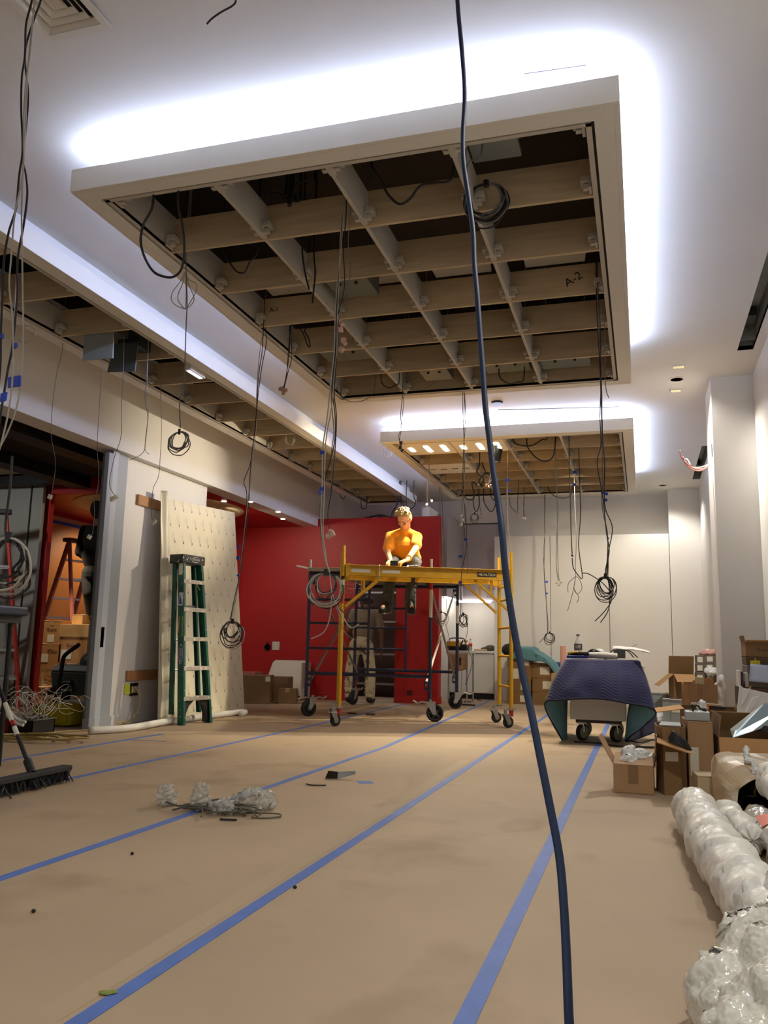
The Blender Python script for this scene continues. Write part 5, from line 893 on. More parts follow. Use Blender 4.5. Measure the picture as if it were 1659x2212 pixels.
MB().bx(-8.57,-8.565,9.3,12.4,2.6,2.65).build('blue_tape', M_BTAPE, t); MB().bx(-8.575,-8.57,9.3,12.4,2.65,2.715).build('pale_strip', mat('bare drywall strip','#b58a72',.7), t)
# ---------------------------------------------------------------- cartons
def carton(label, loc, size, rz=0, m=None, name='carton', group=None, tape=True, flaps=None, prints=(), papers=(), inside=None, cat='box', fl=None):
    """local frame: origin at base centre; flaps = None closed, or dict side->angle (0 upright, 90 flat out, negative inward)"""
    m = m or M_CARD; w,d,h = size; t = thing(name,label,cat,loc,rz,group); th = .006
    if flaps is None:
        MB().bx(-w/2,w/2,-d/2,d/2,0,h).build('carton_body', m, t, bev=.004, local=True)
        if tape:
            b = MB(); b.bx(-.03,.03,-d/2-.001,d/2+.001,h-.0005,h+.001); b.bx(-.03,.03,-d/2-.0015,-d/2,h*.78,h+.001); b.build('packing_tape', mat('brown packing tape','#a98a60',.3), t, local=True)
        MB().bx(-w/2-.001,w/2+.001,-d/2-.001,-d/2+.003,h-.008,h-.006).build('lid_seam', M_CARD2, t, local=True)
    else:
        b = MB()
        for a in ((-w/2,w/2,-d/2,-d/2+th),(-w/2,w/2,d/2-th,d/2),(-w/2,-w/2+th,-d/2+th,d/2-th),(w/2-th,w/2,-d/2+th,d/2-th)): b.bx(*a,0,h)
        b.bx(-w/2,w/2,-d/2,d/2,0,th); b.build('carton_body', m, t, local=True)
        for side,ang in flaps.items():
            L = (d if side in 'lr' else w)-.004; H = fl or min(w,d)/2; a = math.radians(ang)
            ax,o = {'f':((1,0,0),(0,-d/2)),'b':((1,0,0),(0,d/2)),'l':((0,1,0),(-w/2,0)),'r':((0,1,0),(w/2,0))}[side]
            sgn = {'f':1,'b':-1,'l':-1,'r':1}[side]; R = Matrix.Rotation(a*sgn,3,V(ax))
            b = MB(); sx,sy = (L,.005) if side in 'fb' else (.005,L); b.box(V((o[0],o[1],h))+R@V((0,0,H/2)),(sx,sy,H),R); b.build('flap', [m,M_CARDIN][1] if False else M_CARDIN if ang>30 else m, t, local=True)
        b = MB(); b.bx(-.03,.03,-d/2-.001,-d/2,h*.35,h); b.build('packing_tape', mat('dark packing tape','#80623f',.35), t, local=True)
    for txt,sz,fx,fz in prints:
        M = wm(t) @ facing((fx*w,-d/2-.0018,fz*h),(0,-1,0)); text(txt,sz,mat('carton print','#4a2f20',.7),M,t,'carton_print',ext=.0004)
    for fx,fz,pw,ph in papers:
        MB().bx(fx*w-pw/2,fx*w+pw/2,-d/2-.0025,-d/2-.0005,fz*h-ph/2,fz*h+ph/2).build('paper_label', M_LABEL, t, local=True)
    return t
M_CARDO = mat('warm cardboard','#ad7f4f',.75,var=.06,vs=5,bump=.03,bs=40)
g = 'boxes stacked in the red room'; yk = 9.62
carton("top brown box of the left stack in the red room",(-7.57,yk,.79),(.3,.4,.3),0,M_CARDO,group=g,prints=[('Kuzco',.06,.02,.62)],papers=[(0,.22,.11,.1)])
carton('middle brown box of the left stack in the red room, white label at its left',(-7.555,yk,.44),(.33,.42,.345),0,M_CARDO,group=g,prints=[('Kuzco',.06,.1,.72)],papers=[(-.25,.45,.12,.11)])
carton("low brown box with two white labels, left stack in the red room",(-7.53,yk,.115),(.34,.42,.32),0,M_CARDO,group=g,prints=[('Kuzco',.06,.02,.6)],papers=[(-.2,.22,.1,.14),(.15,.22,.1,.12)])
carton('flat brown box under the left stack in the red room',(-7.55,yk,0),(.36,.42,.112),0,M_CARDO,group=g,tape=False)
carton("big brown box with a deep pale lid in the red room",(-7.2,yk,.54),(.44,.42,.505),0,M_CARDO,group=g,prints=[('Kuzco',.075,-.02,.45)],papers=[(-.22,.22,.17,.12)])
MB().bx(-7.425,-6.975,yk-.215,yk+.2,.88,1.048).build('carton_lid', mat('pale lid cardboard','#c09a66',.7), bpy.data.objects['carton.004'], bev=.004)
carton('brown box with two white labels under the big lidded box in the red room',(-7.15,yk,.22),(.44,.42,.315),0,M_CARDO,group=g,papers=[(-.1,.66,.16,.22),(.25,.66,.14,.2)],tape=False)
carton('wide brown box at the foot of the right stack in the red room',(-7.13,yk,0),(.44,.42,.215),0,M_CARDO,group=g,tape=False)
carton('tiny pale brown box on top of the big lidded box in the red room',(-7.29,yk+.05,1.05),(.17,.2,.13),0,mat('pale small carton','#c79c60',.7),group=g,tape=False)
carton('small low brown box in front of the left stack in the red room',(-7.53,9.28,0),(.2,.2,.23),0,M_CARDO,group=g,tape=False)
# vacuum, wand, yellow tub, trays, wire pile
vx = thing('shop_vacuum','dark grey green shop vacuum behind the door frame with a thick black hose','vacuum',(-6.02,8.15,0)); M_VAC = mat('dark grey green plastic','#3d3f35',.5,var=.05)
b = MB(); b.prism([(-6.27,7.95,.04),(-5.77,7.95,.04),(-5.72,7.9,.5),(-6.32,7.9,.5)],(0,.45,0)); b.build('tank', M_VAC, vx, bev=.02)
b = MB(); b.prism([(-6.33,7.89,.5),(-5.71,7.89,.5),(-5.75,7.93,.57),(-6.25,7.93,.57)],(0,.47,0)); b.build('lid', mat('grey plastic lid','#6b6a62',.5), vx, bev=.012)
MB().sph((-5.92,8.15,.6),(.16,.18,.13),16,10).build('motor_head', M_VAC, vx, smooth=True)
MB().tube([(-6.016,7.9,0.372),(-6.1,7.9,0.369),(-6.2,7.9,0.336),(-6.285,7.9,0.267),(-6.359,7.9,0.214)],.035,10).build('hose', M_BLACK, vx, smooth=True)
for x in (-6.2,-5.8): MB().cyl((x-.02,7.98,.04),(x+.02,7.98,.04),.04).build('wheel', M_RUBBER, vx)
tag(MB().tube([(-5.815,7.7,0.797),(-5.876,7.7,0.756),(-5.965,7.7,0.695),(-6.001,7.7,0.645),(-6.017,7.7,0.506),(-6.039,7.7,0.31),(-6.068,7.7,0.182)],.022,10,k=3).build('vacuum_wand', M_BLACK, None, smooth=True),'bent black vacuum wand standing in front of the brown boxes','vacuum wand')
t = thing('yellow_tub','yellow plastic tub lying on its side behind the wire tangle','tub',(-5.5,7.15,0)); M_TUB = mat('yellow plastic tub','#b3a51a',.4,var=.08)
MB().prism([(-5.78,7.0,.01),(-5.38,7.05,.01),(-5.36,7.05,.2),(-5.5,7.02,.23),(-5.78,7.0,.2)],(-.06,.3,0)).build('tub_body', M_TUB, t, bev=.03); MB().bx(-5.4,-5.36,7.04,7.36,.02,.2).build('tub_rim', M_TUB, t, bev=.012)
tag(MB().bx(-5.8,-5.56,7.5,7.8,0,.22).build('white_carton', M_PAPER, None, bev=.005),'plain white box standing behind the yellow tub','box')
t = thing('paint_can','dark can with a metal lid among the clutter behind the yellow tub','can',(-6.2,7.72,0)); MB().cyl((-5.95,7.72,0),(-5.95,7.72,.3),.05).build('can_body', M_BLACK, t); MB().cyl((-5.95,7.72,.3),(-5.95,7.72,.32),.055).build('can_lid', M_ZINC, t)
tag(MB().cyl((-6.35,7.9,.2),(-5.75,7.86,.2),.045).build('cardboard_roll', M_CARDIN, None),'short brown cardboard roll lying behind the wand','tube')
for i,(x,y,sx,sy,h,m,lb) in enumerate(((-5.92,6.35,.62,.4,.15,M_BLACK,'black plastic tray full of scraps at the left, on the floor'),(-5.35,6.45,.34,.3,.13,M_BLACK,'black plastic tray with a dark red end, beside the yellow tub'))):
    t = thing('plastic_tray',lb,'tray',(x,y,0)); b = MB(); w_=.012
    for a in ((x-sx/2,x+sx/2,y-sy/2,y-sy/2+w_),(x-sx/2,x+sx/2,y+sy/2-w_,y+sy/2),(x-sx/2,x-sx/2+w_,y-sy/2,y+sy/2),(x+sx/2-w_,x+sx/2,y-sy/2,y+sy/2)): b.bx(*a,0,h)
    b.bx(x-sx/2,x+sx/2,y-sy/2,y+sy/2,0,.01); b.build('tray_body', m, t)
    b = MB(); e=.012; b.bx(x-sx/2-e,x+sx/2+e,y-sy/2-e,y-sy/2+e,h,h+.008); b.bx(x-sx/2-e,x+sx/2+e,y+sy/2-e,y+sy/2+e,h,h+.008); b.bx(x-sx/2-e,x-sx/2+e,y-sy/2,y+sy/2,h,h+.008); b.bx(x+sx/2-e,x+sx/2+e,y-sy/2,y+sy/2,h,h+.008); b.build('tray_rim', mat('grey tray rim','#6d6a66',.5), t)
    if i: MB().bx(x-sx/2-.02,x-sx/2+.09,y-sy/2-.013,y-sy/2+.05,.005,h+.004).build('red_end', mat('dark red plastic','#7e141f',.5), t)
    b = MB()
    for k in range(30):
        p = V((x+rnd(-.4,.4)*sx,y+rnd(-.4,.4)*sy,h-.02+rnd(0,.05))); b.box(p,(.06,.05,.01),Rz(rnd(0,3))@Rx(rnd(-1,1)))
    tag(b.build('scraps', mat('grey scraps','#8b867c',.7,var=.2), t),kind='stuff')
b = MB(); rw = random.Random(5)
for k in range(60):
    c = V((-5.5+rw.gauss(0,.22),6.5+rw.gauss(0,.16),.2+abs(rw.gauss(0,.08)))); r = rw.uniform(.05,.16); n1 = V((rw.gauss(0,1),rw.gauss(0,1),rw.gauss(0,1))).normalized(); x = n1.orthogonal().normalized(); y = n1.cross(x); a0 = rw.uniform(0,6); L = rw.uniform(2,5.5)
    b.tube([c+(x*math.cos(a0+L*i/7)+y*math.sin(a0+L*i/7))*r*(1+.1*i/7) for i in range(8)],.0022,5,k=3)
tag(tag(b.build('wire_tangle', M_CABLEW, None, smooth=True),'pale tangle of thin white wire offcuts heaped on the black trays','wire',kind='stuff'))
t = thing('bucket','black bucket standing behind the broom handle at the left','bucket',(-6.5,7.35,0)); MB().lathe([(.1,0),(.135,.28),(.145,.28),(.145,.3),(.125,.3),(.09,.02),(.01,.02)],(-6.5,7.35,0),24).build('pail', M_BLACK, t, smooth=False); MB().lathe([(.13,.285),(.147,.285),(.147,.3),(.13,.3),(.13,.285)],(-6.5,7.35,0),24).build('pail_rim', M_ZINC, t)
b = MB(); pts = []
for k in range(46): a = k*.62; pts.append((-4.98+.33*math.cos(a)*(1+.18*math.sin(k*1.7))+.012*k-.3,6.05+.16*math.sin(a)*(1+.2*math.cos(k*2.1)),.012+.0007*k))
t = MB().tube(pts,.008,8,k=4).build('extension_cord', mat('yellowish cord','#a08a4e',.5), None, smooth=True); tag(t,'yellowish extension cord coiled on the floor in front of the black trays','cord')
tag(MB().tube([(-5.225,6.137,0.012),(-5.225,6.309,0.012),(-5.132,6.497,0.012),(-5.094,6.706,0.012),(-5.004,6.855,0.012),(-4.957,6.932,0.012)],.007,8).build('extension_cord', mat('yellowish cord','#a08a4e',.5), None, smooth=True),'straight yellowish cord running along the floor toward the door frame','cord')
for k,(o_,lb) in enumerate(((0,'upper thick white cable curving down at the left edge behind the broom handle'),(5,'lower thick white cable curving down at the left edge behind the broom handle'))): tag(MB().tube([V(p)+V((0,-.02*k,-.02*k)) for p in [(-4.682,5.2,0.531),(-4.583,5.2,0.406),(-4.517,5.2,0.342),(-4.452,5.2,0.284),(-4.391,5.2,0.254),(-4.336,5.2,0.243)]],.012,8).build('white_cable', M_CABLEW, None, smooth=True),lb,'cable')
# broom
bm = thing('push_broom','black push broom with a long black handle, in front at the left edge','broom',(-3.36,4.1,0))
A,B = V((-3.33,3.6,0)),V((-3.35,4.42,0)); MB().bar(A+V((0,0,.085)),B+V((0,0,.085)),.07,.03).build('broom_block', mat('dusty black wood','#2c2b2c',.8,var=.2), bm, bev=.006)
b = MB(); rb = random.Random(2); n = 260
for k in range(n):
    f = k/n; p = A.lerp(B,rb.random())+V((rb.uniform(-.03,.03),0,.075)); q = p+V((rb.gauss(0,.022),rb.gauss(0,.02),-.07+rb.random()*.01)); q.z = max(.003,q.z); b.bar(p,q,.009,.004)
tag(b.build('bristles', mat('dusty bristles','#26272a',.9,var=.3,vs=20), bm),kind='stuff')
h0 = V((-3.34,4.1,.09)); h1 = V((-3.901,4.35,0.627)); b = MB(); b.cyl(h0,h0.lerp(h1,.12),.024); b.build('handle_socket', M_BLACK, bm); MB().cyl(h0.lerp(h1,.08),h1,.013,n=12).build('handle', M_BLACK, bm, smooth=False)
for f0_,f1_,m in ((.5,.68,M_LABEL),(.46,.5,M_LABR),(.34,.46,mat('dark red print','#4d1518',.5)),(.36,.44,M_LABEL)): MB().cyl(h0.lerp(h1,f0_),h0.lerp(h1,f1_),.0134+(.0002 if m is M_LABEL and f0_<.4 else 0),n=12,cap=False).build('handle_sticker', m, bm)
# navy stool seat poking in at the left edge
t = thing('work_stool','navy plastic stool seat poking in at the left edge, below the cable coil','stool',(-4.191,4.6,0)); c = V((-4.166,4.6,1.02))
MB().bx(c.x-.22,c.x+.11,4.45,4.8,c.z-.02,c.z+.045).build('seat', mat('navy plastic','#1c2740',.5), t, bev=.015); MB().bx(c.x-.2,c.x+.07,4.47,4.78,c.z-.07,c.z-.02).build('seat_frame', M_BLACK, t)
for sx in (-.18,.02):
    for sy in (4.5,4.75): MB().cyl((c.x+sx,sy,0),(c.x+sx*.7,sy,c.z-.05),.016).build('leg', M_BLACK, t)
# red partition: plates, outlet, leaning panel, boxes
for (px,lb,m) in ((596,'white switch plate on the red partition, above the leaning white panel',M_PAPER),):
    c = V((-5.705,12.545,0.82)); t = thing('switch_plate',lb,'switch plate',c-V((0,0,.06))); MB().box(c,(.125,.008,.13)).build('plate', m, t, bev=.002)
    for i in (-1,1):
        for j in (-1,0,1): MB().box(c+V((i*.028,-.0055,j*.034)),(.03,.004,.022)).build('rocker', M_LGREY, t)
c = V((-5.852,12.545,0.794)); t = thing('open_wall_box','round open wall box with dark wires left of the switch plate','wall box',c-V((0,0,.05))); MB().lathe([(.05,-.004),(.058,-.004),(.058,.004),(.05,.004),(.05,-.004)],c,18,Rx(PI/2)).build('box_ring', mat('dark red ring','#5d100d',.5), t); MB().tube([c,c+V((.03,-.03,.02)),c+V((.02,-.05,-.03)),c+V((-.05,-.03,-.01)),c+V((-.02,-.02,.04)),c+V((.01,-.02,.1))],.005,6).build('loose_wire', M_CABLE, t)
c = V((-3.445,12.545,0.132)); tag(MB().box(c,(.07,.01,.12)).build('outlet_box', mat('dark red outlet','#3a0c0a',.6), None),'dark outlet opening low on the red partition right of the doorway','outlet')
pq = [V((-5.74,12.16,.06)),V((-5.09,12.16,.06)),V((-5.08,12.44,.59)),V((-5.66,12.44,.585)),V((-5.69,12.42,.555))]
lp = thing('display_board','white panel with three dark slots leaning against the red partition','panel',(-5.4,12.2,0)); MB().prism(pq,(0,.02,.01)).build('panel_sheet', mat('white panel','#dcd8cc',.5), lp)
MB().bx(-5.08,-5.06,12.14,12.5,.02,.57).build('second_sheet', M_LGREY, lp)
for x in (-5.57,-5.39,-5.2): b = MB(); o = V((x,12.27,.27)); b.prism([o+V((-.011,-.004,-.05)),o+V((.011,-.004,-.05)),o+V((.011,.045,.05)),o+V((-.011,.045,.05))],(0,-.004,0)); b.build('slot', M_INK, lp)
for z,x1,m in ((.028,-5.07,M_PAPER),(.068,-5.2,mat('brown rod','#8e6a44',.6))): tag(MB().cyl((-5.74,12.1,z-.004),(x1,12.1,z-.004),.02).build('thin_rod', m, None),('white rod lying along the foot of the leaning white panel' if m is M_PAPER else 'brown and white rod resting on top of the white rod by the leaning panel'),'rod')
M_CARDD = mat('dim cardboard','#7d5f3f',.75,var=.06,vs=5)
g = 'boxes by the red partition'
carton('largest brown box by the red partition, next to the printed board edge',(-5.36,11.2,0),(.42,.4,.4),.3,M_CARDD,group=g,papers=[(.42,.88,.07,.07)],tape=False)
carton('small low brown box in front of the leaning white panel',(-4.98,11.45,0),(.26,.26,.21),.3,M_CARDD,group=g)
carton('brown box half hidden behind the largest one by the red partition',(-5.3,11.85,0),(.34,.34,.36),.2,M_CARDD,group=g,tape=False)
carton('pinkish flat box behind the printed board edge by the red partition',(-5.75,11.75,0),(.3,.3,.42),0,mat('pink carton','#a5675a',.7),group=g,tape=False)

# ================================================================ cart under the moving blanket
XL,XR = -0.727,-0.042; ZTOP = .762; YF,YB = 8.3,9.0
ct = thing('rolling_cart','white cabinet cart on big casters under a navy moving blanket','cart',((XL+XR)/2,8.7,0)); M_CART = mat('white laminate','#d6d3cf',.45)
b0,b1 = -0.691,-0.178
MB().bx(b0,b1,8.36,8.96,.2,.7).build('cabinet', M_CART, ct, bev=.004); MB().bx(XL+.02,XR-.02,8.32,8.99,.7,.745).build('cart_top', M_CART, ct, bev=.004)
MB().bx(b0+.05,b1-.04,8.4,8.92,.17,.2).build('base_frame', mat('dark wood base','#3d2a22',.6), ct)
for x,y in ((b0+.1,8.44),(b1-.1,8.44),(b0+.1,8.88),(b1-.1,8.88)):
    f = MB().box((x,y,.165),(.09,.07,.012)); f.bar((x,y-.025,.16),(x+.01,y-.025,.08),.05,.005,up=(0,1,0)); f.bar((x,y+.025,.16),(x+.01,y+.025,.08),.05,.005,up=(0,1,0)); f = f.build('caster', M_ZINC, ct)
    MB().lathe([(.012,-.018),(.066,-.022),(.078,-.014),(.078,.014),(.066,.022),(.012,.018)],(x+.01,y,.078),24,Rz(.9)@Rx(PI/2)).build('wheel', M_RUBBER, f, smooth=False)
    MB().lathe([(.058,-.026),(.058,.026)],(x+.01,y,.078),20,Rz(.9)@Rx(PI/2)).build('wheel_disc', mat('pale wheel core','#8f927e',.6), f)
MB().bx(XR+.03,XR+.045,8.6,9.05,.3,.72).build('end_board', M_PAPER, ct)
top = [(XL,YB),(XL,8.65),(XL,YF),((XL*.75+XR*.25),YF),((XL+XR)/2,YF),((XL*.25+XR*.75),YF),(XR,YF),(XR,8.65),(XR,YB)]
hem = [(-0.904,9.1,0.08),(-0.742,8.45,-0.061),(-0.9,8.1,0.334),(-0.716,8.02,0.393),(-0.439,8.05,0.415),(-0.193,8.03,0.392),(0.094,8.08,0.311),(-0.18,8.4,0.018),(0.128,8.85,0.092)]
TP = crom([V((x,y,ZTOP)) for x,y in top],16); HP = crom([V(h) for h in hem],16); n = len(TP); cen = V(((XL+XR)/2,8.65,ZTOP))
sl = [0]
for i in range(1,n): sl.append(sl[-1]+((TP[i]-TP[i-1]).length+(HP[i]-HP[i-1]).length)/2)
def tri(x): x %= 1; return 2*abs(2*x-1)-1
def blk(a,c):
    i = min(n-1,int(round(a*(n-1)))); T,H = TP[i],HP[i]
    if c < .2: 
        p = V((max(XL+.02,min(XR-.02,cen.x+(T.x-cen.x)*(c/.2))),cen.y+(T.y-cen.y)*(c/.2),ZTOP+.002)); dist = -(T-p).length; nn = V((0,0,1))
    else:
        t = (c-.2)/.8; p = T.lerp(H,t); out = V((H.x-T.x,H.y-T.y,0)); out = out.normalized() if out.length > 1e-4 else V((0,-1,0))
        p += out*.03*math.sin(t*PI)+out*.012*noise.noise(p*6); dist = (H-T).length*t; nn = out
    q = (dist+.045*tri(sl[i]/.21))/.034
    return p+nn*.0065*abs(math.sin(q*PI))
bl = MB().grid(blk,n,90).build('moving_blanket', [mat('navy quilted cloth','#181a48',.85,var=.1,vs=9,sheen=.3),mat('teal blanket lining','#6d9cab',.85,var=.08,vs=9)], None, smooth=True)
md = bl.modifiers.new('solid','SOLIDIFY'); md.thickness = .012; md.offset = -1; md.material_offset = 1; md.material_offset_rim = 0
tag(bl,'navy quilted moving blanket with teal lining, draped over the rolling cart','blanket')
bn = MB().tube([p+V((0,-.004,.004)) for p in HP],.009,6,k=1); tag(bn.build('hem_binding', mat('navy binding','#10122f',.8), bl, smooth=True),None)
for i in range(1): pass
# things on the cart
z = ZTOP+.016
def bottle(label, c, h, m, liquid, cap, lab_, name='plastic_bottle'):
    t = thing(name,label,'bottle',c); r = h*.165; c = V(c)
    MB().lathe([(r*.8,0),(r,.012),(r,h*.22),(r*.94,h*.27),(r,h*.32),(r,h*.58),(r*.7,h*.74),(r*.36,h*.86),(r*.34,h*.93),(.004,h*.93)],c,20).build('bottle_body', m, t, smooth=True)
    if liquid: MB().lathe([(r*.75,.005),(r*.93,.014),(r*.93,h*liquid[0]),(.003,h*liquid[0])],c,18).build('liquid', liquid[1], t, smooth=True)
    MB().lathe([(r*.42,h*.92),(r*.42,h),(.003,h)],c,16).build('bottle_cap', cap, t); MB().lathe([(r*1.015,h*.35),(r*1.015,h*.6)],c,20).build('bottle_label', lab_, t); return t
M_PET = mat('clear plastic','#e3e4de',.1,alpha=.45)
bt = bottle('clear plastic soda bottle with a dark label standing on the cart',(-0.618,8.55,0.777),.235,M_PET,None,mat('grey cap','#6b6760',.5),mat('dark bottle label','#4a3f52',.5))
for k in range(4): 
    a = -PI/2-.5+.33*k; r = .235*.165*1.02; MB().box(V((bt.location.x+r*math.cos(a),bt.location.y+r*math.sin(a),.777+.112)),(.008,.002,.035),Rz(a+PI/2)).build('label_print', M_LABEL, bt)
cx = lambda px: px
A,B = V((-0.548,8.5,0.868)),V((-0.245,8.35,0.839)); A.z = z+.03; B.z = z+.028
b = MB(); b.tube([A,A.lerp(B,.5)+V((0,0,.004)),B],[.03,.033,.03],12); t = b.build('paper_roll', mat('crumpled white paper','#dedbd4',.7,var=.04,bump=.25,bs=14), None, smooth=True); tag(t,'crumpled roll of white drawings lying across the front of the cart','paper roll')
b = MB(); P0 = V((-0.289,8.4,0.86)); P1 = V((0.057,8.2,0.83))
b.grid(lambda a,c: P0.lerp(P1,a)+V((0,.28*c*(1-.3*a),.012+.03*c*(1-.6*a)+.016*math.sin(a*3)+.008*noise.noise(V((a*4,c*4,0))))) ,14,8); tag(b.build('drawing_sheet', M_PAPER, None, smooth=True, solid=.008),'flat stack of white drawing sheets sticking out over the right end of the cart','paper')
b = MB(); c = V((-0.638,8.45,0.844)); b.box((c.x+.02,8.45,z+.012),(.2,.16,.026)); tag(b.build('tool_case', mat('blue tool case','#1b2f86',.4), None, bev=.006),'flat blue case lying at the left front corner of the cart','case')
t = thing('tool_belt','dark tool roll with yellow handles on top of the flat blue case','tool',(c.x+.02,8.47,z+.026)); MB().box((c.x+.03,8.47,z+.045),(.2,.12,.035)).build('tool_roll', mat('dark brown cloth','#2a211d',.8), t, bev=.012)
for k in range(2): MB().tube([(c.x-.07-.02*k,8.42,z+.03+.02*k),(c.x-.02,8.4,z+.055),(c.x+.03,8.41,z+.06)],.007,6).build('yellow_handle', mat('tool yellow','#d9b21e',.4), t)
c = V((-0.225,8.6,0.903)); t = thing('steel_box','small grey steel junction box with cables, on the cart','electrical box',(c.x,8.6,z)); MB().box((c.x,8.6,z+.05),(.11,.1,.085)).build('enclosure', M_GALV, t, bev=.003); MB().box((c.x,8.6,z+.1),(.07,.06,.02)).build('cover', M_ZINC, t, bev=.003)
for k,p in enumerate(((.07,.03),(.09,-.02),(-.06,.05))): MB().tube([(c.x,8.6,z+.07),(c.x+p[0],8.57,z+.085),(c.x+p[0]*1.9,8.55,z+.02)],.006,6).build('cable_tail', M_CABLE, t)
t = thing('tape_measure','yellow and black hand tool left of the grey box on the cart','tool',(c.x-.11,8.58,z)); MB().box((c.x-.11,8.58,z+.03),(.09,.05,.055),Ry(-.35)).build('tool_body', mat('tool yellow','#d9b21e',.4), t, bev=.01); MB().box((c.x-.11,8.55,z+.02),(.05,.03,.03)).build('grip', M_BLACK, t, bev=.006)
t = thing('pliers','black pliers and wires heaped in the middle of the cart','tool',(c.x-.22,8.62,z)); 
for k in range(3): MB().tube([(c.x-.32+.03*k,8.62,z+.04+.02*k),(c.x-.26,8.6,z+.085-.02*k),(c.x-.18,8.6,z+.06),(c.x-.13,8.58,z+.01)],.009-.002*k,6).build('tool_arm', M_BLACK, t)
tag(MB().bar((c.x+.08,8.66,z+.1),(c.x+.17,8.66,z+.15),.012,.006).build('steel_rule', M_ZINC, None),'thin metal strip sticking up behind the grey box on the cart','tool')
b = MB(); b.sph((c.x-.2,8.72,z+.05),(.07,.05,.05)); b.sph((c.x-.28,8.7,z+.04),(.05,.05,.04)); o = bake(b.build('plastic_bag', mat('cloudy plastic','#d8d7d0',.25,var=.05,bump=.5,bs=30,trans=.2), None),.012,1); tag(o,'small crumpled clear bag behind the drawings on the cart','bag')
# ================================================================ counter niche and stacked flat boxes at the back
ck = thing('base_cabinet','white base cabinet with black toe kick in the counter niche','cabinet',(-2.7,14.5,0))
MB().bx(-3.215,-2.43,14.24,14.98,.1,.765).build('carcass', M_CART, ck); MB().bx(-3.2,-2.44,14.3,14.98,0,.1).build('toe_kick', M_BLACK, ck)
for a,c in ((-2.98,-2.435),(-3.21,-2.99)): MB().bx(a,c,14.222,14.24,.11,.76).build('cabinet_door', M_CART, ck, bev=.002)
ctop = MB().bx(-3.22,-2.425,14.2,14.99,.77,.81); tag(ctop.build('countertop', M_CART, None, bev=.003),'white countertop in the niche at the back','countertop')
uc = thing('wall_cabinet','pale upper cabinet in the niche with a white light strip under it','cabinet',(-2.8,14.8,1.68)); MB().bx(-3.215,-2.43,14.66,14.98,1.68,3.06).build('carcass', mat('pale lavender laminate','#bdb6bd',.5), uc); MB().bx(-3.2,-2.45,14.64,14.66,1.69,3.05).build('cabinet_door', mat('pale lavender laminate','#bdb6bd',.5), uc, bev=.002)
MB().bx(-3.12,-2.55,14.62,14.645,1.655,1.678).build('light_strip', mat('warm white strip','#fff6e8',.5,emit=16), uc)
sc_ = thing('side_cabinet','pale tall upper cabinet on the left side of the niche','cabinet',(-3.12,13.9,1.68)); MB().bx(-3.218,-3.05,13.3,14.62,1.68,3.05).build('carcass', mat('grey lavender laminate','#a79fa6',.5), sc_); MB().bx(-3.1,-3.07,13.35,14.6,1.655,1.678).build('light_strip', mat('warm white strip','#fff6e8',.5,emit=16), sc_)
# trough table with apron, under the navy scaffold's right end
tt = thing('work_table','white plastic work table with folding legs, a brown apron hanging from it','table',(-2.95,13.2,0)); x0,x1,z1 = -2.983,-2.612,0.812
MB().bx(x0,x1,13.0,13.6,z1-.045,z1).build('table_top', M_CART, tt, bev=.01)
for x in (x0+.04,x1-.04):
    for y in (13.05,13.55): MB().cyl((x,y,0),(x,y,z1-.04),.014).build('leg', M_GREYPAINT, tt)
b = MB(); a0,a1 = x0+.06,x1-.02; zb_ = z1-.05; b.grid(lambda a,c: V((a0+(a1-a0)*a,12.985+.012*math.sin(a*9)-.012*c,zb_-.27*c*(1-.25*abs(a-.5)))),14,8); t = b.build('leather_apron', mat('tan leather','#a4835c',.7,var=.1), None, smooth=True, solid=.004); tag(t,'tan apron with a slit pocket hanging from the white work table','apron'); MB().prism([(a1-.12,12.95,zb_-.06),(a1-.09,12.95,zb_-.06),(a1-.1,12.95,zb_-.18),(a1-.12,12.95,zb_-.17)],(0,.005,0)).build('pocket_slit', M_INK, t)
tb = thing('tool_bag','open black and yellow tool bag on the white work table','bag',(-3.0,13.2,z1)); rx0,rx1,rz0,rz1 = (-3.007,-2.67,0.812,0.971)
MB().bx(rx0,rx1,13.1,13.35,z1,z1+.1).build('bag_body', M_BLACK, tb, bev=.02); MB().prism([(rx0,13.085,z1+.07),(rx1-.1,13.085,z1+.06),(rx1-.13,13.085,z1+.14),(rx0+.02,13.085,z1+.145)],(0,.26,0)).build('bag_panel', mat('bag yellow','#d6a52a',.7), tb, bev=.01); MB().tube([(rx0+.03,13.2,z1+.14),(rx0+.06,13.2,z1+.19),(rx1-.08,13.2,z1+.19),(rx1-.05,13.2,z1+.13)],.009,6).build('bag_handle', M_BLACK, tb)
for k in range(3): MB().cyl((rx0+.18+.06*k,13.15,z1+.1),(rx0+.2+.07*k,13.14,z1+.16),.012).build('tool_handle', mat('bag yellow','#d6a52a',.7) if k==2 else M_BLACK, tb)
bottle('small cola bottle with a red cap and red label on the niche counter',(-2.849,14.3,0.81),.2,M_PET,(.55,mat('cola','#2a0d08',.1)),M_LABR,mat('red bottle label','#c2161c',.4))
x = -2.521; b = MB(); b.sph((x,14.4,.86),(.1,.08,.055)); b.sph((x-.1,14.38,.84),(.07,.06,.035)); o = bake(b.build('cloth_heap', mat('dark grey cloth','#4d4b44',.9), None),.015,2); tag(o,'dark grey cloth heap at the right end of the niche counter','cloth')
x = -2.672; tag(MB().box((x,14.3,.825),(.22,.08,.03)).build('hand_tool', mat('tan tool','#b39a6a',.6), None, bev=.008),'flat tan and white tool lying on the niche counter','tool')
def cartr(label, r, y, d, **k):
    x0,x1,z0,z1 = r; return carton(label,((x0+x1)/2,y+d/2,z0),(x1-x0,d,z1-z0),**k)
g = 'flat boxes stacked against the back wall panels'
yA = 13.45; xa0,xa1 = -2.08,-1.715
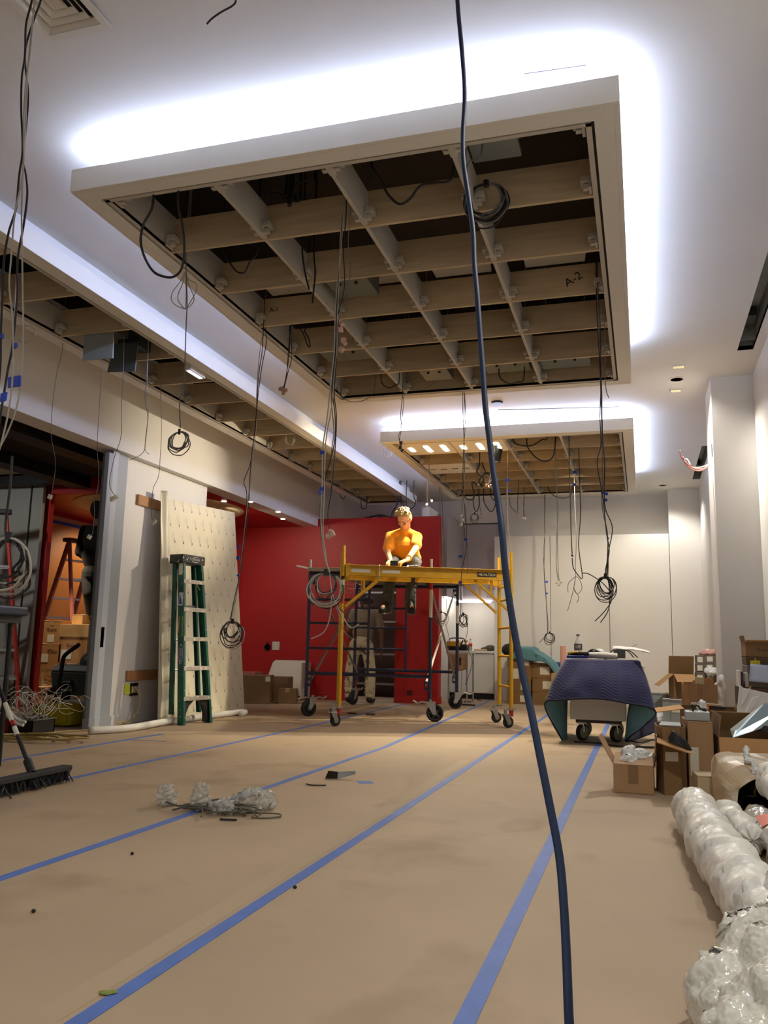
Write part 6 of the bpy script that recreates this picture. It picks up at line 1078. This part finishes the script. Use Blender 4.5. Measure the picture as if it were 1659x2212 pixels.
hs_ = [.0,.19,.37,.57,.76,.84]
for i,lb in enumerate(('bottom box of the left stack by the yellow scaffold, white label','second box from the floor in the left stack by the yellow scaffold','third box from the floor in the left stack, long white label','fourth box from the floor in the left stack, under the flat top one','flat box on top of the left stack, under the teal blanket')):
    carton(lb,((xa0+xa1)/2+rnd(-.012,.012),yA+.2,hs_[i]),(xa1-xa0,.4,hs_[i+1]-hs_[i]-.002),0,M_CARD2,group=g,tape=False,papers=[(.25,.45,.13,.1)] if i in (0,1,3) else [(-.2,.5,.12,.16)] if i == 2 else ())
xb0,xb1 = -1.715,-1.376
for i,(za,zb_,lb) in enumerate(((0,.2,'bottom box of the middle stack behind the cart'),(.2,.41,'second box of the middle stack behind the cart, white label at right'),(.41,.64,'top box of the middle stack behind the cart, large white label'))):
    carton(lb,((xb0+xb1)/2+(.02,.02,-.02)[i],13.72,za),(xb1-xb0,.42,zb_-za-.002),0,M_CARD2,group=g,tape=False,papers=[(.2,.5,.15,.12)] if i else ())
carton('small pale box seen between the stacks and the navy blanket',(-1.291,13.4,0),(.16,.3,.5),0,M_CARDIN,group=g,tape=False)
# teal blanket over the stacks
c0 = [V((xa0-.02,13.42,.86)),V((xa1,13.4,.87)),V((xb0+.1,13.42,.8)),V((xb1-.05,13.42,.68)),V((xb1+.08,13.4,.5)),V((xb1+.12,13.36,.3))]; cb = [V((p.x,13.95,p.z+.02)) for p in c0]
c0 = crom(c0,8); cb = crom(cb,8)
b = MB(); b.grid(lambda a,c: c0[int(round(a*(len(c0)-1)))].lerp(cb[int(round(a*(len(c0)-1)))],max(0,(c-.25)/.75))+V((.01*math.sin(c*40),0,(-.13*(.25-c)/.25*(1+.5*math.sin(a*8)) if c<.25 else .03*noise.noise(V((a*5,c*4,3)))))),len(c0),40); tag(b.build('teal_blanket', mat('teal quilted cloth','#5b8790',.85,var=.1,vs=8,bump=.4,bs=35), None, smooth=True, solid=.012),'faded teal moving blanket thrown over the box stacks behind the cart','blanket')
o = MB(); o.sph((xa0+.02,13.42,.84),(.11,.1,.1)); tag(bake(o.build('black_bag', mat('black bag cloth','#1b1c22',.8), None),.02,2),'dark bag bunched behind the yellow ladder post, on the left stack','bag')
tag(MB().cyl((-1.216,13.6,0),(-1.219,13.6,.92),.045,n=20).build('pink_roll', mat('pink foam roll','#d79a8c',.7), None),'pink roll standing upright behind the cart','roll')
x = -1.351; tag(MB().bx(x-.1,x+.1,13.95,14.15,0,.66).build('blue_bin', mat('blue plastic bin','#39508c',.5), None, bev=.01),'blue plastic bin behind the cart, next to the pink roll','bin')
# ================================================================ right side clutter
carton('small open brown carton with raised flaps and bubble wrap inside, nearest the cart',(-.075,5.58,0),(.235,.24,.17),-.03,M_CARD,flaps={'f':-74,'l':28,'r':7,'b':150},fl=.18)
def plastic(name,label,blobs,vox,m,cat,it=1,amp=.02,fq=12):
    b = MB()
    for c,r in blobs: b.sph(c,r,14,10)
    o = bake(b.build(name,m,None),vox,2); me = o.data
    for v in me.vertices:
        p = V(v.co); d = 2.2*abs(noise.noise(p*fq))-.5+.9*abs(noise.noise(p*fq*2.1+V((3,1,2)))); v.co = p+v.normal*amp*d
    return tag(o,label,cat)
M_BUB = bubble_mat('bubble wrap','#e4e5e2',90)
plastic('bubble_wrap','crumpled bubble wrap filling the small open carton',[((-.1,5.56,.15),(.08,.07,.06)),((-.03,5.62,.18),(.08,.07,.07)),((-.1,5.64,.2),(.06,.06,.06))],.008,M_BUB,'bubble wrap',amp=.016,fq=22)
# octagonal tall carton
t = thing('tall_carton','tall many-sided brown carton with a white label, open at the top','box',(.17,5.72,0)); oc = [(.055,5.82),(.065,5.6),(.1,5.5),(.2,5.52),(.235,5.6),(.235,5.86),(.2,5.95),(.09,5.93)]
b = MB(); N_ = len(oc); 
for i in range(N_):
    a,c = V((*oc[i],0)),V((*oc[(i+1)%N_],0)); inn = (V((.145,5.72,0))-(a+c)/2).normalized()*.007; b.prism([a,c,c+V((0,0,.4)),a+V((0,0,.4))],inn)
b.poly([(*p,.01) for p in oc]); b.build('carton_wall', M_CARD2, t)
b = MB(); b.prism([(.11,5.498,.2),(.185,5.508,.2),(.185,5.508,.255),(.11,5.498,.255)],(0,-.002,0)); b.build('paper_label', M_LABEL, t)
MB().prism([(.08,5.6,.4),(.21,5.58,.4),(.215,5.85,.4),(.1,5.88,.4)],(0,0,.006)).build('grey_insert', M_GALV, t)
MB().box((.16,5.44,.30),(.2,.14,.006),Ry(.28)@Rx(.1)).build('flap', M_CARDIN, t)
b = MB()
for k in range(7): b_ = MB()
t = thing('cable_coil','flat coil of thick black cable on the flap of the tall carton','cable',(.2,5.46,.31))
for k in range(4): MB().tube([(.195+(.06-.007*k)*math.cos(2*PI*i/14),5.46+(.05-.006*k)*math.sin(2*PI*i/14),.31+.013*k-.03*math.cos(2*PI*i/14)) for i in range(14)],.009,6,True,3).build('cable_loop', M_CABLE, t, smooth=True)
c7 = carton('brown carton with a grey steel box on its lid, behind the black cable coil',(.315,5.86,0),(.15,.4,.43),.05,M_CARD,tape=False)
MB().box((.285,5.652,.19),(.05,.003,.17),Rz(.05)).build('paper_label', M_LABEL, c7)
t = thing('steel_box','grey steel electrical box with a black cable loop on top of a carton','electrical box',(.315,5.78,.432)); MB().box((.315,5.78,.46),(.145,.16,.055)).build('enclosure', mat('pale galvanised','#a9b0b0',.45,metal=.4), t, bev=.003)
MB().tube([(.29,5.74,.485),(.295,5.72,.52),(.32,5.72,.524),(.335,5.72,.505),(.35,5.72,.502)],.006,8).build('cable_loop', M_CABLE, t, smooth=True); MB().cyl((.345,5.72,.503),(.37,5.72,.5),.011).build('cable_gland', M_BLACK, t)
for x in (.28,.31): MB().box((x,5.76,.49),(.02,.04,.006)).build('cover_tab', M_ZINC, t)
b = MB(); tag(plastic('bubble_wrap','small scrap of clear wrap behind the grey steel box',[((.36,5.98,.5),(.03,.03,.05)),((.35,5.98,.45),(.035,.03,.04))],.008,M_BUB,'bubble wrap',amp=.012,fq=25))
# big open carton with the bent sheet
bc = carton('large open brown carton at the right edge with bent sheet metal in it',(.655,5.9,0),(.47,.52,.345),.03,M_CARD2,flaps={'l':-8,'f':168,'b':-18},fl=.13)
t = thing('sheet_metal','bent galvanised sheet metal sticking out of the large open carton','sheet metal',(.72,5.85,.45)); M_SHEET = mat('bright galvanised sheet','#8fa3ab',.35,metal=.55,var=.05)
q = [V((0.518,5.74,0.335)),V((0.539,5.8,0.37)),V((0.738,6,0.538)),V((0.877,6.02,0.531)),V((0.858,5.92,0.453)),V((0.637,5.76,0.379))]; MB().prism(q,(0,.004,.003)).build('sheet_face', M_SHEET, t)
q2 = [q[0],q[1],q[2],V((0.721,6.1,0.514)),V((0.523,5.95,0.371))]; MB().prism(q2,(.003,.002,-.002)).build('sheet_fold', mat('pale sheet fold','#c3cac9',.35,metal=.4), t)
MB().cyl(V((0.716,5.8,0.393)),V((0.724,5.86,0.389)),.022).build('rubber_grommet', M_BLACK, t)
# white boards behind
t = thing('foam_board','broken white foam boards standing behind the large open carton','board',(.9,6.7,0)); q = [(0.63,6.6,0.415),(0.668,6.7,0.631),(0.692,6.7,0.609),(0.949,6.7,0.559),(0.926,6.6,0.384)]; MB().prism([V(p) for p in q]+[(q[-1][0],6.55,0),(q[0][0],6.55,0)],(0,.03,0)).build('board_sheet', M_PAPER, t)
q = [(0.663,6.5,0.417),(0.731,6.52,0.547),(0.774,6.52,0.564),(0.723,6.5,0.477),(0.68,6.5,0.392)]; MB().prism([V(p) for p in q],(0,.02,0)).build('torn_piece', mat('white foam','#ecebea',.7), t); MB().bar(V((0.665,6.58,0.492)),V((0.727,6.62,0.607)),.01,.008).build('crease', M_LGREY, t)
# stack by the right wall
g = 'boxes by the right wall'
x0 = 0.711
carton('wide dark brown box under the grey box, by the right wall',(x0+.1,7.22,0),(.22,.42,.6),0,mat('dark carton','#5d4630',.8),group=g,tape=False)
z0 = .603; xx = 0.757
carton('grey brown box with a pale blue sheet over it, by the right wall',(xx+.085,7.2,z0),(.165,.36,.165),0,mat('grey brown carton','#6d665a',.8),group=g,tape=False)
tag(MB().grid(lambda a,c: V((xx+.022+.17*a-.02*c,7.0-.012-.03*c,z0+.178-.13*c-.01*a)),6,6).build('blue_sheet', mat('pale blue paper','#c6d3ea',.6), None, smooth=True, solid=.002),'pale blue white sheet hanging over a box by the right wall','paper')
zz = z0+.168
carton("low dark box under the open topped box by the right wall",(xx+.1,7.25,zz),(.19,.3,.055),0,mat('dark carton','#5d4630',.8),group=g,tape=False)
tag(MB().prism([(xx+.03,7.06,zz+.002),(xx+.1,7.06,zz+.002),(xx+.1,7.06,zz+.035),(xx+.072,7.06,zz+.035),(xx+.068,7.06,zz+.06),(xx+.063,7.06,zz+.035),(xx+.03,7.06,zz+.035)],(0,.03,0)).build('yellow_clamp', mat('bright yellow plastic','#d8cf22',.4), None, bev=.004),'small bright yellow plastic piece on the boxes by the right wall','tool')
carton('open topped brown box with printed word, uppermost by the right wall',(xx+.1,7.26,zz+.057),(.19,.3,.12),0,M_CARD2,group=g,flaps={'f':75,'l':12},fl=.05,prints=[('Kuzco',.04,.2,.5)])
for k,(m,lb) in enumerate(((M_PAPER,'thin white binder standing leftmost beside the grey brown box'),(mat('brown binder','#5a3f2c',.7),'thin brown binder between the white and grey ones by the right wall'),(M_LGREY,'thicker grey binder right against the grey brown box'))):
    x = xx-.062+.022*k; tag(MB().bx(x,x+(.014,.012,.026)[k],7.02,7.22,z0,z0+.125-.008*k).build('binder', m, None, bev=.002),lb,'binder','binders by the right wall')
# middle distance, beside the cart
carton('open brown carton with bright flaps standing by the back wall panels',(0.46,10.85,0),(.3,.34,.6),.15,M_CARD2,flaps={'f':112,'b':-14,'l':130},fl=.22)
g = 'labelled boxes stacked beyond the column'
for i,(pt,pb,lb) in enumerate(((1452,1472,'lower labelled box of the stack beyond the column'),(1434,1451,'middle labelled box of the stack beyond the column'),(1416,1433,'top labelled box of the stack beyond the column'))):
    r = [(0.561,0.772,0.547,0.648),(0.565,0.776,0.653,0.739),(0.568,0.784,0.744,0.83)][i]
    if i == 0: r = (r[0],r[1],0,r[3])
    cartr(lb,r,10.0,.4,m=mat('grey carton','#6a6257',.8),group=g,tape=False,papers=[(-.36,.45 if i else .9,.055,.06),(.12,.55 if i else .88,.06,.055)])
plastic('bubble_wrap','pinkish bubble wrap heap on top of the labelled boxes',[((0.709,10.15,.86),(.09,.1,.04)),((0.67,10.2,.85),(.07,.08,.035))],.012,mat('pinkish wrap','#d9a798',.3,trans=.2,bump=.4,bs=40),'bubble wrap',amp=.012,fq=18)
plastic('clear_bag','clear crumpled bag stuffed between the labelled boxes',[((0.702,9.95,.66),(.07,.05,.05))],.012,M_BUB,'bag',amp=.012,fq=18)
cg = thing('corrugated_carton','tall ribbed corrugated carton standing open beside the grey steel boxes','box',(.5,8.1,0)); xq0,xq1 = 0.329,0.49; xq2 = xq1+.12
for k in range(12): 
    x = xq0+(xq1-xq0)*k/12; MB().bx(x+.001,x+(xq1-xq0)/12-.002,8.0,8.012+.004*(k%2),0,.585).build('rib', M_CARD if k > 2 else M_CARDIN, cg)
MB().bx(xq1,xq2,8.0,8.01,.1,.58).build('side_wall', M_CARD, cg); MB().prism([(xq2,8.0,.1),(xq2+.03,8.35,.1),(xq2+.03,8.35,.62),(xq2,8.0,.58)],(.006,0,0)).build('side_wall', M_CARDIN, cg); MB().bx(xq0,xq0+.01,8.01,8.35,0,.585).build('side_wall', M_CARD, cg); MB().prism([(xq0+.0,8.35,.3),(xq2,8.35,.3),(xq2,8.35,.64),(xq0+.1,8.35,.6)],(0,.006,0)).build('back_wall', M_CARDIN, cg)
tag(MB().bx(xq1-.05,xq1+.02,8.05,8.12,.35,.64).build('pale_block', mat('pale wood block','#d8c9a4',.7), None),'pale wooden block sticking out of the corrugated carton','block')
# grey steel boxes on the floor
for i,(r,lb) in enumerate((((0.186,0.265,0.172,0.36),'grey steel box on the floor, leftmost beside the corrugated carton'),((0.262,0.396,0.169,0.36),'grey steel box with a torn white label beside the corrugated carton'),((0.062,0.172,0.227,0.347),'small grey steel box by the wall behind the cart, left one'),((0.167,0.261,0.243,0.345),'small grey steel box by the wall behind the cart, middle one'),((0.248,0.346,0.274,0.353),'small dark grey steel box by the wall behind the cart, right one'))):
    x0,x1,z0,z1 = r; y = (9.6,9.5,11.2,11.2,11.1)[i]; t = thing('steel_box',lb,'electrical box',((x0+x1)/2,y+.1,0),0,'grey steel boxes on the floor'); MB().bx(x0,x1,y,y+.2,0 if True else z0,z1).build('enclosure', M_GALV if i < 4 else mat('dark galvanised sheet','#60686a',.5,metal=.4,var=.08), t, bev=.004)
    MB().bx(x0-.002,x1+.002,y-.004,y,z1-.02,z1).build('lid_edge', M_ZINC, t)
    if i == 1: MB().bx(x0+.01,x1-.03,y-.003,y,z1-.13,z1-.07).build('torn_label', M_LABEL, t)
plastic('plastic_bag','crumpled clear plastic bag on the floor beside the grey steel boxes',[((0.131,10.6,.08),(.07,.07,.08)),((0.174,10.62,.15),(.05,.05,.06))],.012,M_BUB,'bag',amp=.015,fq=18)
plastic('wrapped_lamp','tall white wrapped bundle leaning against the column side',[((.62,8.12,.3),(.05,.05,.3)),((.66,8.14,.56),(.035,.035,.1)),((.6,8.1,.1),(.06,.06,.12))],.012,mat('white wrap','#e3e1dc',.5,bump=.4,bs=30),'bundle',amp=.014,fq=14)
a,c = V((0.335,6.9,0.467)),V((0.577,6.9,0.46)); t = thing('light_bar','long black and chrome bar with an orange tag lying on the cartons','bar',(a+c)/2); MB().bar(a-V((0,0,.014)),c-V((0,0,.014)),.03,.022).build('black_body', M_BLACK, t, bev=.003); MB().bar(a+V((0,0,.006)),a.lerp(c,.9)+V((0,0,.006)),.03,.016).build('chrome_top', mat('chrome','#d9d4c6',.15,metal=1), t, bev=.003); m_ = a.lerp(c,.43); MB().box(m_+V((0,-.018,-.012)),(.05,.006,.045)).build('orange_tag', mat('orange tag','#d9791d',.5), t)
carton('open brown carton under the chrome bar, its flap folded back',(0.488,7.15,0),(.42,.5,.43),.02,M_CARD2,flaps={'l':100,'r':20},fl=.2)
carton('small white brown carton in front of the carton with the grey steel box',(0.332,5.36,0),(.13,.2,.16),.1,mat('whitish carton','#b9a684',.75),tape=False)
# paper sheets and cables on the floor behind the cartons
tag(MB().prism([V(p) for p in [(0.161,11.598,0.002),(0.521,11.589,0.002),(0.44,9.685,0.002),(-0.136,9.202,0.002)]],(0,0,.003)).build('floor_paper', M_PAPER, None),'white paper sheet on the floor behind the open cartons','paper')
for pts,lb in (([(0.134,12.562,0.012),(0.218,11.577,0.012),(0.343,11.421,0.012),(0.51,11.449,0.012)],'black cable on the floor crossing the far edge of the white sheet'),([(0.031,10.722,0.012),(0.194,10.961,0.012),(0.301,10.614,0.012),(0.256,11.292,0.012),(0.379,11.678,0.012),(0.479,11.135,0.012)],'wavy black cable lying on the white sheet'),([(-0.149,8.521,0.012),(-0.043,8.406,0.012),(0.064,8.728,0.012),(0.124,8.497,0.012)],'black cable on the floor between the cart and the small carton'),([(-0.642,8.185,0.01),(-0.432,8.173,0.01),(-0.221,8.004,0.01),(0.097,8.096,0.01)],'thin black cable running along the floor under the cart')):
    tag(MB().tube(pts,.007,6).build('floor_cable', M_CABLE, None, smooth=True),lb,'cable')
# ================================================================ wrapped rolls in the right foreground
def wrap_roll(name,label,axis,rad,m,seed,amp=.012,rings=6,nu=40,nv=110,frill=True,ov=1.0):
    A_ = crom([V(p) for p in axis],20); n = len(A_); rs = random.Random(seed); off = V((rs.uniform(0,9),rs.uniform(0,9),rs.uniform(0,9)))
    def fn(a,c):
        i = min(n-1,int(c*(n-1))); p = A_[i].lerp(A_[min(n-1,i+1)],c*(n-1)-i); t = (A_[min(n-1,i+1)]-A_[max(0,i-1)]).normalized(); x = V((0,0,1)).cross(t).normalized(); y = t.cross(x); th = 2*PI*a
        r = rad(c) if callable(rad) else rad
        q = p+x*math.cos(th)*r+y*math.sin(th)*r*ov
        d = amp*(noise.noise((q+off)*9)+.6*noise.noise((q+off)*21)+.35*noise.noise((q+off)*47)); w = (c*rings+a*.8+.12*noise.noise(q*4))%1; d += .017*(w**3)-.004
        if frill and (c<.06 or c>.95):
            e = (.06-c)/.06 if c<.06 else (c-.95)/.05; d += e*(.02*math.sin(th*9+off.x)+.012*math.sin(th*17))-e*e*r*.9
        return q+(x*math.cos(th)+y*math.sin(th))*d
    return tag(MB().grid(fn,nu,nv,True).build(name,m,None,smooth=True),label,'roll')
M_FOAM = mat('white foam wrap','#f1eee5',.35,var=.02,bump=.35,bs=55,trans=.08,coat=.25,sub=.15)
ax = [(0.23,4.62,0.07),(0.257,3.75,-0.005),(0.269,2.98,-0.028),(0.281,2.66,-0.024)]
def grd(P,r): return [(p[0],p[1],r) for p in P]
wrap_roll('foam_roll','long white foam wrapped roll on the floor at right, nearest the middle of the room',[(.212,4.62,.1),(.245,3.8,.1),(.3,3.05,.1),(.36,2.55,.1)],.098,M_FOAM,3,rings=7,nu=56,nv=170)
wrap_roll('wrapped_tube','clear wrapped tube with a pink label lying between the two white rolls',[(.5,4.6,.07),(.52,4.0,.07),(.5,3.4,.07),(.52,3.0,.075)],.062,mat('cloudy wrap','#c9c6bb',.15,var=.06,bump=.5,bs=40,trans=.35,coat=.6),8,amp=.014,rings=5)
p = V((0.37,4.1,0.072)); t = MB().grid(lambda a,c: V((.515,4.25-.22*c,.07))+V((math.cos(2.3-1.1*a)*.074,0,math.sin(2.3-1.1*a)*.074)),8,4).build('pink_label', mat('pink label','#d9705c',.5), bpy.data.objects['wrapped_tube'], smooth=True)
wrap_roll('foam_roll','second white foam roll at the right edge, lying higher than the first one',[(.6,4.75,.24),(.63,4.2,.22),(.66,3.6,.2),(.7,3.0,.2)],.085,M_FOAM,5,rings=6,nu=48,nv=130)
tag(MB().bar((.66,4.6,.06),(.72,3.1,.055),.1,.1).build('carton_strip', M_CARDIN, None),'brown cardboard strip under the second white foam roll','cardboard')
wrap_roll('foam_roll','third white foam roll low behind the first one, short and frilled at its far end',[(.36,4.72,.07),(.4,4.35,.07),(.42,4.0,.07)],.06,M_FOAM,11,rings=3,nu=36,nv=60)
M_BUB2 = bubble_mat('thick bubble wrap','#e9e5d8',70)
plastic('bubble_wrap','big bulging heap of clear bubble wrap in the bottom right corner',[((.35,2.3,.11),(.2,.2,.13)),((.2,2.2,.07),(.12,.15,.09)),((.38,2.05,.1),(.24,.2,.13)),((.24,1.95,.07),(.16,.15,.09)),((.55,2.25,.14),(.18,.22,.16))],.012,M_BUB2,'bubble wrap',amp=.035,fq=7)
plastic('bubble_wrap','puffed bubble wrap over the near end of the white foam roll',[((.46,2.75,.14),(.15,.2,.13)),((.55,2.65,.16),(.14,.18,.14)),((.38,2.62,.11),(.1,.13,.11))],.012,M_BUB2,'bubble wrap',amp=.03,fq=8)
# brown paper sack
M_SACK = mat('brown sack paper','#b79f7d',.4,var=.08,vs=4,bump=.6,bs=9,coat=.35,col2='#cdbfa6',cs=5,cut=(.5,.6))
t = thing('paper_sack','big open brown paper sack on its side with rolls inside, taped with clear film','sack',(.62,4.98,0))
def sel(cx,cz,rx,rz,ex,th):
    c,s_ = math.cos(th),math.sin(th); return (cx+rx*math.copysign(abs(c)**(2/ex),c), cz+rz*math.copysign(abs(s_)**(2/ex),s_))
rowsp = [(4.735,.575,.125,.14,.1,2.2),(4.75,.575,.13,.165,.112,2.4),(4.8,.585,.145,.215,.138,3.2),(4.88,.6,.15,.25,.15,5),(4.98,.605,.152,.26,.152,6),(5.2,.61,.152,.262,.152,6)]
def sack(a,c):
    k = min(len(rowsp)-1,int(round(c*(len(rowsp)-1)))); y,cx,cz,rx,rz,ex = rowsp[k]; x,z = sel(cx,cz,rx,rz,ex,2*PI*a); n_ = noise.noise(V((x*14,y*14,z*14))); return V((x+.016*n_,y+.03*n_*(k<4),max(.004,z+.014*n_)))
b = MB(); b.grid(sack,48,len(rowsp),True); b.poly([V((*((sel(.61,.152,.262,.152,6,2*PI*i/48))[:1]),5.2,sel(.61,.152,.262,.152,6,2*PI*i/48)[1])) for i in range(48)]); b.build('sack_wall', M_SACK, t, smooth=False, solid=.004)
for k in range(3):
    q = V((.5+.075*k,4.8+.03*k,.09+.05*(k%2))); MB().lathe([(.045,-.02),(.05,0),(.05,.3),(.036,.3),(.036,0),(.045,-.02)],q,20,Rx(-PI/2)@Rz(.1)).build('inner_roll', (mat('dark roll','#2b2a26',.5),M_CARDIN,mat('dark roll','#2b2a26',.5))[k], t)
plastic('clear_film','twist of clear film tied over the brown paper sack',[((.5,4.86,.34),(.014,.014,.045)),((.51,4.83,.305),(.03,.03,.015)),((.53,4.775,.27),(.018,.02,.05)),((.56,4.74,.215),(.02,.014,.045))],.006,M_BUB,'film',amp=.008,fq=30)

# ================================================================ floor tapes and debris
def tape(label,pts,w=.048,name='floor_tape'):
    b = MB(); n = len(pts)
    for i in range(n-1):
        a,c = V((*pts[i],0)),V((*pts[i+1],0)); d = (c-a).normalized(); s = V((-d.y,d.x,0))*w/2; b.prism([a-s,c-s,c+s,a+s],(0,0,.0016))
    return tag(b.build(name, M_FTAPE, None),label,'tape')
tape('long blue floor tape line passing just left of the blue cord foot',[(-1.238,-1.5),(-1.232,14.1)])
tape('long blue floor tape line running under the navy draped cart',[(-.412,-1.5),(-.424,14.1)],.05)
tape('blue floor tape line passing under the plastic scrap heap toward the navy scaffold',[(-2.285,-1.0),(-2.13,7.0),(-2.3,10.6),(-2.46,14.1)])
tape('blue floor tape line starting behind the push broom',[(-3.43,-1.0),(-3.39,8.1),(-3.45,12.4)])
tape('blue floor tape line nearest the left wall, in front of the door frame',[(-4.36,1.0),(-4.29,7.0)])
tape('short slanted blue tape piece branching off the line near the left wall',[(-4.27,6.45),(-3.95,6.5)],.03)
tape('small square scrap of blue tape on the open floor',[(-1.74,5.15),(-1.66,5.2)],.09,'tape_scrap')
for i,(x0,x1,y0,y1) in enumerate(((-1.36,-1.28,-1.0,6.5),)):
    tag(MB().bx(x0,x1,y0,y1,0,.0008).build('paper_seam', mat('pale tape residue','#af9a7c',.7), None),'pale paper seam strip along the middle tape line','seam')
t = thing('metal_bracket','small dark metal bracket lying on the open floor','bracket',(-1.93,5.26,0)); b = MB(); b.prism([(-1.98,5.2,.002),(-1.9,5.22,.002),(-1.9,5.22,.045),(-1.96,5.2,.05)],(0,.008,0)); b.build('bracket_plate', mat('dark steel','#2c2722',.5,metal=.5), t); MB().prism([(-1.9,5.21,.002),(-1.8,5.27,.03),(-1.8,5.27,.05),(-1.9,5.22,.045)],(0,.006,0)).build('bracket_tab', M_GALV, t)
tag(MB().tube([(-2.0,4.93,.006),(-1.95,4.9,.006),(-1.87,4.93,.006)],.004,6).build('wire_offcut', M_CABLE, None),'thin dark wire offcut on the open floor in front of the bracket','wire')
rd = random.Random(9); M_CLEAR = mat('clear crumpled film','#dcdbd2',.2,var=.03,alpha=.42,bump=.6,bs=50)
for c,r,lb in (((-2.42,4.02,.05),(.042,.035,.05),'small clear plastic puff alone on the tape line, left of the scrap heap'),((-2.2,3.98,.06),(.04,.035,.075),'upright twist of clear plastic in the scrap heap'),((-1.96,4.12,.045),(.11,.06,.05),'largest crumpled clear plastic sheet in the scrap heap'),((-2.05,3.95,.03),(.06,.04,.03),'low crumpled clear plastic in front of the scrap heap')):
    plastic('plastic_scrap',lb,[(c,r),((c[0]+r[0]*.5,c[1],c[2]*.7),(r[0]*.6,r[1]*.7,r[2]*.6))],.007,M_CLEAR,'plastic',amp=.024,fq=34)
b = MB()
for k in range(34):
    p = V((-2.08+rd.gauss(0,.12),3.95+rd.gauss(0,.05),.006+rd.random()*.02)); a = rd.uniform(-.7,.7); L = rd.uniform(.08,.28); d = V((math.cos(a),math.sin(a),0)); b.tube([p-d*L/2,p+V((0,0,.012))+V((-d.y,d.x,0))*rd.gauss(0,.03),p+d*L/2],rd.choice((.003,.004,.005)),5,k=3)
tag(tag(b.build('wire_scraps', mat('grey wire offcuts','#5b574c',.6,var=.3,vs=20), None),'heap of short grey wire offcuts on the floor tape','wire',kind='stuff'))
tag(MB().tube([(-1.95,3.93,.01),(-1.84,3.98,.012),(-1.76,4.0,.01),(-1.74,3.95,.008),(-1.8,3.9,.006),(-1.86,3.89,.006)],.004,6).build('wire_loop', mat('grey wire offcuts','#5b574c',.6,var=.3,vs=20), None),'hooked grey wire loop at the right end of the scrap heap','wire')
tag(MB().cyl((-1.98,3.79,.006),(-1.9,3.81,.006),.005).build('wire_offcut', M_CABLE, None),'short dark wire offcut in front of the scrap heap','wire')
for (px,lb) in (((-1.85,2.331,0),'tiny dark crumb on the near floor at left'),((-1.195,2.875,0),'tiny dark crumb just below the middle tape line'),((-1.984,3.064,0),'tiny dark crumb left of the middle of the floor')):
    p = V(px); tag(MB().sph(p+V((0,0,.006)),(.008,.006,.006),8,6).build('crumb', M_INK, None),lb,'scrap','crumbs on the floor')
p = V((-1.271,1.889,-0)); b = MB(); b.sph(p+V((0,0,.004)),(.02,.012,.004),8,6); b.sph(p+V((.015,.01,.004)),(.012,.01,.004),8,6); tag(b.build('leaf_scrap', mat('green scrap','#7f8a3f',.7), None),'small greenish scrap on the near floor at bottom left','scrap')
for k,(px,lb) in enumerate((((-3.268,10.09,0),'dry leaf scrap on the floor under the yellow scaffold'),((-2.699,13.345,0),'dark scrap on the floor before the niche cabinet, left'),((-2.625,13.94,0),'dark scrap on the floor before the niche cabinet, right'),((-3.537,10.162,0),'dry leaf scrap on the floor beside the yellow post'))):
    p = V(px); tag(MB().box(p+V((0,0,.008)),(.11,.07,.012),Rz(k)@Rx(.2)).build('floor_scrap', mat('dark scrap','#4b3a26',.8), None),lb,'scrap')
p = V((-2.548,12.598,0)); tag(MB().bar(p+V((-.08,0,.012)),p+V((.12,-.02,.012)),.04,.02).build('floor_tool', M_BLACK, None, bev=.004),'black tool on the floor beside the far navy caster','tool')
# room behind the doorway
t = thing('storage_shelf','grey storage shelf seen through the doorway of the red partition','shelf',(-4.1,13.9,0)); M_SH = mat('grey shelf','#8b8a84',.6)
for x in (-4.75,-3.95,-3.45): MB().bx(x,x+.04,13.7,14.1,0,2.1).build('upright', M_SH, t)
for z in (.2,.7,1.25,1.75,2.08): MB().bx(-4.75,-3.41,13.7,14.1,z,z+.03).build('shelf_board', M_SH, t)
tag(MB().bx(-3.62,-3.42,13.3,13.42,0,1.7).build('leaning_board', mat('pale grey board','#a9a69b',.6), None),'pale grey board standing behind the painter in the doorway','board')
tag(MB().lathe([(.1,0),(.12,.3),(.105,.3),(.09,.02),(.01,.02)],(-3.62,12.95,0),20).build('bucket', mat('dark grey bucket','#4b4a47',.6), None),'grey bucket on the floor inside the doorway','bucket')
